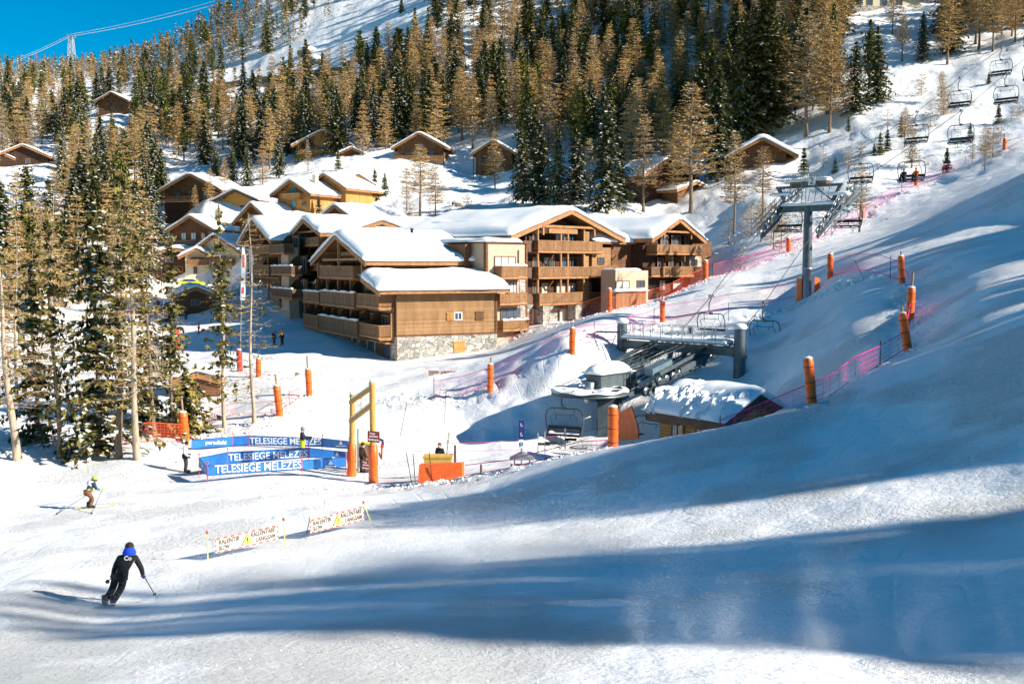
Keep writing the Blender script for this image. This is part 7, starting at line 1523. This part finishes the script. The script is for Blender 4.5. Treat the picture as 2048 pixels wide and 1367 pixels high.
near2('slim spruce with yellow green tufts rising behind the stout padded post', 347, 872, 67, 470, 338, droopy(2.0, 314, start=.15, dens=.8, nwh=34, tuft=.4), .17, M_BARK, (1.8, 414, .35, 26))
near2('pair trunk on the right of the twin pale trunks, tall sparse golden crown', 277, 908, 58, 345, 243, droopy(3.0, 315, start=.22, dens=1.2, nwh=58, snow=.05, tuft=.12), .30, None, (2.2, 415, .62, 20))
near2('shorter mossy trunk on the left of the twin pale trunks', 240, 909, 58.5, 480, 236, droopy(2.2, 316, start=.2, dens=1.1, nwh=40, tuft=.25), .33, M_BARK, (2.0, 416, .5, 18))
near2('pale trunk curving up from the left corner, second from the edge', 32, 915, 57.5, 470, -14, droopy(3.0, 317, start=.25, dens=1.2, nwh=48, tuft=.1), .34, None)
near2('thin trunk between the left corner tree and the twin pale trunks', 118, 908, 59, 430, 92, droopy(2.8, 318, start=.15, dens=1.3, nwh=54, snow=.06, tuft=.2), .21, M_BARK, (2.1, 418, .5, 20))
near('spruce with snowy lower boughs behind the left corner trunk', 74, 893, 63, 470, 62, SP(2.9, 321, nwh=32, q=.22, snow=.5, dark=.35, perbr=11, start=.05, narrow=.8, jag=.5, gap=.16), 'spruce', .22, M_BARK)
near('middling snowy spruce standing between the tallest spruce and the leaning trunk', 288, 868, 70, 560, 286, SP(2.2, 325, nwh=24, q=.22, snow=.55, dark=.3, gap=.15, perbr=11, start=.05, narrow=.8, jag=.45), 'spruce', .18, M_BARK)
near('golden larch behind the left group, spreading crown', 110, 870, 76, 395, 104, LA(3.4, 326, nwh=38, tw=.045, tl=.45, dens=1.3, snow=.10, start=.2), 'larch', .2, None)
near('brown larch at the left edge behind the corner trunk', 36, 868, 74, 440, 30, LA(3.2, 327, nwh=36, tw=.045, tl=.45, dens=1.3, snow=.10, start=.15, bare=.5), 'larch', .2, None)
near('small grey larch behind the slim yellow green spruce', 330, 835, 82, 560, 326, LA(2.4, 329, nwh=28, tw=.04, tl=.4, dens=1.6, snow=.06, start=.15, bare=.6), 'larch', .13, None)
# the middle distance on the left of the basin
rngM = np.random.default_rng(77); kk = 0
for (u, v, Ht, kd, pi) in ((40,690,14,'l',2),(105,672,14,'l',0),(10,640,16,'s',3),(235,615,12,'l',6),(85,610,15,'l',3),(262,575,12,'l',1),(140,570,15,'s',4)):
    p = G(u, v)
    if p is None: continue
    kk += 1; plant((PROTO_S if kd == 's' else PROTO_L)[pi], p, Ht, kk*1.3, ('snow dusted spruce','bare golden larch')[kd == 'l']+f' in the basin wood at the left, {["nearest row","second row","third row","fourth row","back row"][min(4, (760-v)//40)]}, '+['far left','left of centre','centre','right of centre','right end'][min(4, u//68)], 'basin wood on the left')
# ------------------------------------------------------------------ things farther off and small details
# lattice pylon on the skyline with its cables
b = P(145, 170, 742); t = thing('cable_pylon', 'white lattice cable pylon standing against the sky on the left', 'pylon', b); mb = MB(); Ht = (170-78)/F_PX*742; W0, W1 = 3.4, 1.3
def cor(f, i): w = W0*(1-f)+W1*f; return b+V((-1, 1, 1, -1)[i]*w, (-1, -1, 1, 1)[i]*w, Ht*f-4*(f == 0))
for i in range(4):
    mb.beam(cor(0, i), cor(1, i), .30, .30)
    for k in range(7):
        f0, f1 = k/7, (k+1)/7; j = (i+1) % 4; mb.beam(cor(f0, i), cor(f1, j), .22, .22); mb.beam(cor(f0, j), cor(f1, i), .22, .22); mb.beam(cor(f1, i), cor(f1, j), .22, .22)
part('lattice', mb, [mat('pale_galvanised', (.42,.44,.46), .5)], t); mb = MB(); tp = b+V(0, 0, Ht); mb.beam(tp+V(-3.6,0,.2), tp+V(3.6,0,.2), 1.2, .7); mb.beam(tp+V(-2.8,0,.6), tp+V(-2.8,0,2.4), .4, .4); mb.beam(tp+V(2.8,0,.6), tp+V(2.8,0,2.4), .4, .4); part('saddle', mb, [M_GALV], t)
M_WC = mat('glint_white_rope', (.75,.78,.80), .35, metal=.3)  # glint of sun on the steel put in as whitish colour
for k, (u1, v1, lb) in enumerate(((440, 2, 'upper cable in painted glint white, running right from the skyline pylon'), (440, 12, 'lower cable in painted glint white, running right from the skyline pylon'))):
    a = tp+V(0, 0, 2.2-1.4*k); e = P(u1+170, v1-58, 620); l = P(-80, 150+4*k, 860); mb = MB(); pts_ = [l*(1-f)+a*f-V(0,0,9*f*(1-f)*4*.4) for f in np.linspace(0, 1, 10)]+[a*(1-f)+e*f-V(0,0,10*f*(1-f)*4*.35) for f in np.linspace(0, 1, 14)[1:]]
    mb.tube(pts_, .20 if k else .13, 0, 5); solo('pylon_cable', mb, [M_WC], lb, 'cable', a)
# the snow road cut into the upper slope, with its brown retaining band
mb = MB(); prev = None
for (u, v) in ((372,196),(430,185),(500,174),(560,167),(620,160),(700,150)):
    g = gfast(u, v)
    if g is None: continue
    q = (g+V(0,-.3,-.6), g+V(0,-.3,2.6), g+V(0,4,2.7))
    if prev: mb.add([prev[0], q[0], q[1], prev[1]], [(0,1,2,3)], 0); mb.add([prev[1], q[1], q[2], prev[2]], [(0,1,2,3)], 1)
    prev = q
solo('retaining_wall', mb, [mat('brown_embankment', (.24,.17,.10), .95, var=.5, vscale=.5, bump=.8, bscale=2), M_ROOFSNOW], 'long brown retaining wall of the snow road across the upper slope', 'wall', (0, 0, 0))
# boulders
def rock(u, v, r, label, D=None):
    g = gfast(u, v); rng = random.Random(int(u*7+v)); mb = MB(); mb.ball(g, r, 0, 11, 8, (1.3, 1, .8)); mb.v = [(x+rng.uniform(-.22, .22)*r, y+rng.uniform(-.22, .22)*r, z+rng.uniform(-.18, .18)*r) for x, y, z in mb.v]; mb.sm = [False]*len(mb.f)
    o = solo('boulder', mb, [mat('boulder_rock', (.20,.17,.13), .95, var=.4, vscale=1)], label, 'boulder', g); s = MB(); s.ball(g+V(0,0,r*.45), r*1.0, 0, 11, 6, (1.2, .9, .5)); part('snow_cap', s, [M_ROOFSNOW], o)
for k, (u, v, r, lb) in enumerate(((622,112,3.4,'largest dark boulder in the upper snow field'),(640,128,2.6,'boulder just below the largest one in the upper snow field'),(600,150,1.4,'small boulder left of the two large ones'),(916,410,.9,'squat rock beside the golden larch above the roofs'),(1325,470,.8,'rock in the bank right of the largest house'),(812,370,.8,'rock on the slope above the middle roofs'))): rock(u, v, r, lb)
# flag pole with red and white streamer
b = P(480, 742, 92.3); t = thing('flag_pole', 'tall pole with a long red and white feather flag among the thin trees', 'flag', b); mb = MB(); tp = P(485, 488, 92.3); mb.tube([b, tp], .05, 0, 6); part('pole', mb, [M_GALV], t)
mb = MB(); n = 16
for k in range(n):
    f0, f1 = k/n, (k+1)/n; a, c = P(484-3*f0, 495+105*f0, 92.25), P(484-3*f1, 495+105*f1, 92.25); w = lambda f: V(.40*(.5+.5*math.sin(min(1, f*2.2)*1.57)), .1*math.sin(f*9), 0); mb.prism([a, a+w(f0), c+w(f1), c], (0, .01, 0), 0)
    if k in (2,3,4,5,9,12,13): q_ = V(.12,-.02,0); mb.prism([a+q_, a+q_+w(f0)*.45, c+q_+w(f1)*.45, c+q_], (0, .01, 0), 1)
part('flag', mb, [M_WT, M_REDT], t)
# parked cars behind the thin trees
def car(label, u, v, D, rz, c):
    o = P(u, v, D); t = thing('parked_car', label, 'car', o, rz, 'cars parked on the village road'); prof = [(-2.1,.35),(-2.1,.85),(-1.9,1.0),(-1.2,1.45),(.5,1.48),(1.1,1.02),(1.95,.88),(2.1,.6),(2.1,.35)]
    mb = MB(); mb.prism([(x, -.82, z) for x, z in prof], (0, 1.64, 0)); part('body', mb, [mat('car_paint', c, .3, spec=.6)], t, local=True)
    mb = MB(); [mb.prism([(x, y, z) for x, z in ((-1.6,1.02),(-1.1,1.38),(.4,1.4),(.95,1.02))], (0, .03, 0)) for y in (-.845, .815)]; mb.prism([(-2.0,-.7,1.02),(-2.0,.7,1.02),(-1.32,.65,1.42),(-1.32,-.65,1.42)], (-.02,0,.02)); part('windows', mb, [M_GLASS], t, local=True)
    for x in (-1.35, 1.35):
        for y in (-.86, .70): mb = MB(); mb.lathe((x, y, .32), [(0,0),(.32,0),(.32,.17),(0,.17)], 0, 14, (0,1,0)); w_ = part('wheel', mb, [M_BLK], t, local=True)
    for y in (-.6, .5): mb = MB(); mb.box((-2.13, y, .7), (-2.1, y+.2, .88)); part('tail_light', mb, [M_REDT], t, local=True)
    mb = snow_slab(lambda x, y: 1.48, -1.1, .5, -.7, .7, .1, 5, 6, .03); part('roof_snow', mb, [M_ROOFSNOW], t, local=True)
car('white parked car, left one of the pair behind the feather flag', 430, 588, 170, .3, (.72,.74,.76)); car('white parked car with red tail lights, nearer the feather flag', 460, 590, 166, .5, (.75,.75,.75)); car('yellow green car on the village road behind the thin trees', 384, 574, 176, .1, (.6,.62,.05))
# road side rail fences in the village
for (a, c, n_, lb) in (((405,602,150),(478,590,150),9,'snowy rail fence below the parked cars'), ((1290,448,150),(1352,425,168),12,'pale picket fence above the right hand gabled house'), ((250,640,112),(345,652,112),12,'thin fence across the basin behind the near trees')):
    A0, A1 = P(*a), P(*c); mb = MB(); mb2 = MB()
    for k in range(n_+1): f = k/n_; q = A0*(1-f)+A1*f; q[2] = min(q[2]+.0, h(q[0], q[1])); mb.beam(q-V(0,0,.2), q+V(0,0,1.0), .1, .1, 0, (1,0,0))
    for z in (.4, .85):
        for k in range(n_): q = [A0*(1-f)+A1*f for f in (k/n_, (k+1)/n_)]; q = [V(p[0], p[1], min(p[2], h(p[0], p[1]))+z) for p in q]; mb2.beam(q[0], q[1], .06, .14)
    t = thing('rail_fence', lb, 'fence', A0); part('fence_posts', mb, [M_POLEW], t); part('fence_rails', mb2, [M_POLEW], t)
# snow clumps thrown up along the piste edges: countless, one mass
rng = np.random.default_rng(3); mb = MB()
def clod(p, r):
    n = 6; a0 = rng.uniform(0, 6.28); vs = [p+V(0, 0, r*.9)]+[p+V(math.cos(a0+6.28*i/n)*r*rng.uniform(.6, 1.2), math.sin(a0+6.28*i/n)*r*rng.uniform(.6, 1.2), rng.uniform(-.2, .35)*r) for i in range(n)]
    mb.add(vs, [(0, 1+i, 1+(i+1) % n) for i in range(n)], 0, False)
def scatter(poly, n, w, r0, r1):
    seg = [(a, c, np.linalg.norm(c-a)) for a, c in zip(poly[:-1], poly[1:])]; L = sum(s[2] for s in seg); xs, rs_ = [], []
    for _ in range(n):
        d = rng.uniform(0, L)
        for a, c, l in seg:
            if d < l: break
            d -= l
        q = a+(c-a)*min(1, d/l); xs.append((q[0]+rng.normal()*w, q[1]+rng.normal()*w)); rs_.append(rng.uniform(r0, r1)**1.0)
    xs = np.array(xs); z = H(xs[:, 0], xs[:, 1])
    for (x, y), zz_, r in zip(xs, z, rs_): clod(V(x, y, zz_), r*rng.random()**1.5+.03)
scatter(BANKS[0], 2600, .5, .03, .13); scatter(BANKS[1], 1800, .8, .04, .17); scatter(BANKS[2], 1600, .9, .05, .22); scatter(BANKS[3], 500, .6, .06, .25)
scatter(wl((1060,800,70),(1120,770,71),(1160,790,70)), 260, 1.6, .08, .3); scatter(wl((1460,500,130),(1500,440,150),(1440,460,140)), 120, 3.5, .1, .45)
scatter(wl((900,350,235),(960,400,200),(900,410,190)), 200, 5, .1, .4); scatter(wl((1860,330,160),(1940,310,160)), 160, 3, .1, .35)
for _ in range(700):   # fine debris on the near piste
    u, v = rng.uniform(0, 2048), rng.uniform(1000, 1367); g = gfast(u, v)
    if g is not None and vnoise(np.array([g[0]*.3]), np.array([g[1]*.6]), 21)[0] > .06: clod(g+V(0,0,.005), rng.uniform(.006, .022))
solo('snow_clods', mb, [M_CLUMP], 'loose clods of snow along the piste edges and on the near piste', None, kind='stuff')
# bare shrubs and saplings on the open slope under the chairs
mbs = larch(3.2, 1.5, 900, nwh=12, tw=.05, tl=.5, start=.02, dens=1.3, crooked=True, bare=.7, snow=.05); SH = dict(kind='larch', crown=mbs.mesh('twigs', LAM), trunk=trunk_mb(3.2, .06, rng).mesh('stem', [M_BARK]))
mbs = larch(3.0, 1.3, 901, nwh=9, tw=.045, tl=.55, start=.02, dens=.8, crooked=True, bare=1.0, snow=.1); SH2 = dict(kind='larch', crown=mbs.mesh('twigs', LAM), trunk=trunk_mb(3.0, .05, rng).mesh('stem', [M_BARK]))
SHL = ((1455,490,4,'beside the right hand gabled house'),(1500,470,4.5,'left of the lift tower head'),(1540,480,5,'under the left sheave train'),(1560,497,4.5,'right behind the small padded post'),(1600,470,4,'behind the tower tube'),(1650,450,3.5,'right of the tower tube'),(1480,540,3,'on the bank above the net'),(1690,335,3.2,'on the shaded bank right of the small chalet'),(1640,330,3,'next to the small chalet'),(1715,320,2.8,'on the shaded bank, upper'),(1850,260,4.5,'below the third chairs'),(1875,235,5,'between the two ropes'),(1905,300,3,'on the open snow left of the fourth chair'),(1975,320,4.5,'at the right above the piste edge'),(1990,290,4,'near the tiny upper padded post'),(2020,250,3.5,'at the right edge under the ropes'),(1930,215,3,'above the right rope'),(1800,270,3.4,'on the shaded bank centre'),(1765,250,3,'on the shaded bank top'),(1830,190,3.6,'at the edge of the upper wood'),(900,440,3.5,'behind the cross gable'),(935,420,3,'above the cross gable'),(1240,440,3,'behind the largest gabled roof'),(820,440,4,'behind the middle roofs'),(860,452,4,'beside the middle wing snow'),(1010,345,3,'beside the stilted cabin'),(740,300,3,'pinkish twigs above the terrace chalet'),(470,640,3,'below the leftmost wing'),(520,635,3.6,'at the foot of the leftmost wing'),(585,610,3,'beside the slate shaft'),(300,640,3.5,'in the basin centre'),(435,630,3,'beside the ticket kiosk'),(1120,425,2.6,'behind the ridge of the largest roof'))
for k, (u, v, s_, w_) in enumerate(SHL):
    g = gfast(u, v)
    if g is None: continue
    r = plant(SH if k % 2 else SH2, g, s_, k*1.1, f'bare brown shrub {w_}', 'bare shrubs on the slopes', name='bare_shrub', cat='shrub', base=3.0, wide=1.0)
# wind blown snow smoking over the near piste: a cloud of tiny drifting flakes
rng = np.random.default_rng(12)
def fbm(x, y, seed): return sum(vnoise(x*2**o+seed, y*2**o, seed+o)*.5**o for o in range(4))
FC = []
_fx = np.arange(-24, 24.01, .3); _fy = np.arange(11, 40.01, .3); _FZ = H(*np.meshgrid(_fx, _fy, indexing='ij'))
def HF(x, y):
    a = np.clip((x+24)/.3, 0, len(_fx)-1.01); b = np.clip((y-11)/.3, 0, len(_fy)-1.01); i = a.astype(int); j = b.astype(int); a -= i; b -= j
    return (_FZ[i, j]*(1-a)+_FZ[i+1, j]*a)*(1-b)+(_FZ[i, j+1]*(1-a)+_FZ[i+1, j+1]*a)*b
def puff(n, cx, cy, rx, ry, top, seed, kind=0):
    x = rng.normal(0, .5, n*4)*rx+cx; y = rng.normal(0, .5, n*4)*ry+cy
    if kind == 0:
        dn = fbm(x*.45, y*.45, seed)*1.6+.45; hz = rng.exponential(.38, n*4)*(1+.6*fbm(x*.8, y*.8, seed+3))
    else:
        m_ = max(3, int(rx*5)); pc = rng.normal(0, .55, m_)*rx+cx; pw = rng.uniform(.06, .22, m_); ph_ = rng.uniform(.35, 1.15, m_)*top; pq = rng.uniform(0, 6.28, m_); pa = rng.uniform(.3, 1, m_)
        w_ = rng.integers(0, m_, n*4); hz = ph_[w_]*rng.random(n*4)**1.25; x = pc[w_]+.16*np.sin(hz*2.2+pq[w_])+rng.normal(size=n*4)*pw[w_]*(.45+1.1*hz/ph_[w_]); dn = pa[w_]*(1-.5*hz/ph_[w_])*(.6+.9*fbm(x*2.5, hz*2.0, seed))
    k = rng.random(n*4) < np.clip(dn, 0, 1); x, y, hz = x[k][:n], y[k][:n], hz[k][:n]; FC.append(np.stack((x, y, HF(x, y)+hz+.01), 1))
puff(460000, -4.6, 28.0, 6.4, 2.6, 1.2, 31); puff(230000, -.6, 26.2, 5.0, 2.0, 1.2, 37); puff(40000, -8.4, 26.0, 2.2, .9, .8, 41); puff(90000, 1.5, 23.5, 6.0, 1.6, 1.0, 43)
puff(90000, 4.6, 15.3, 1.0, .4, 1.6, 51, 1); puff(45000, 2.6, 16.0, .5, .3, 1.3, 57, 1); puff(35000, 3.6, 15.6, .3, .2, 1.3, 63, 1); puff(45000, 7.0, 14.8, .8, .3, 1.4, 61, 1); puff(70000, 4.6, 15.4, 2.8, .5, .4, 51, 0)
puff(260000, -2.6, 25.2, 3.8, 1.0, 1.2, 47); puff(130000, .8, 23.6, 3.2, .9, 1.2, 49)
_g = G(208, 1214)
FC.append(np.array([[g_[0]+rng.normal()*.35-.1, g_[1]-.1+rng.normal()*.25, g_[2]+abs(rng.normal())*.14] for g_ in [_g] for _ in range(16000)]))
C = np.concatenate(FC); n = len(C); A = rng.normal(size=(n, 3)); A /= np.linalg.norm(A, axis=1)[:, None]; B = np.cross(A, rng.normal(size=(n, 3))); B /= np.linalg.norm(B, axis=1)[:, None]; r = np.where(C[:, 1] < 18.5, rng.uniform(.0014, .0032, n), rng.uniform(.0022, .0052, n))[:, None]
vs = np.stack((C+A*r, C-A*r*.6+B*r, C-A*r*.6-B*r), 1).reshape(-1, 3)
me = bpy.data.meshes.new('drifting_snow'); me.vertices.add(3*n); me.vertices.foreach_set('co', vs.ravel()); me.loops.add(3*n); me.loops.foreach_set('vertex_index', np.arange(3*n)); me.polygons.add(n); me.polygons.foreach_set('loop_start', np.arange(n)*3); me.polygons.foreach_set('loop_total', np.full(n, 3)); me.update(calc_edges=True)
me.materials.append(mat('airborne_snow', (.93,.93,.94), .9, spec=.1)); o = bpy.data.objects.new('drifting_snow', me); COL.objects.link(o); setp(o, 'wind blown powder snow smoking over the near piste', None, None, 'stuff')
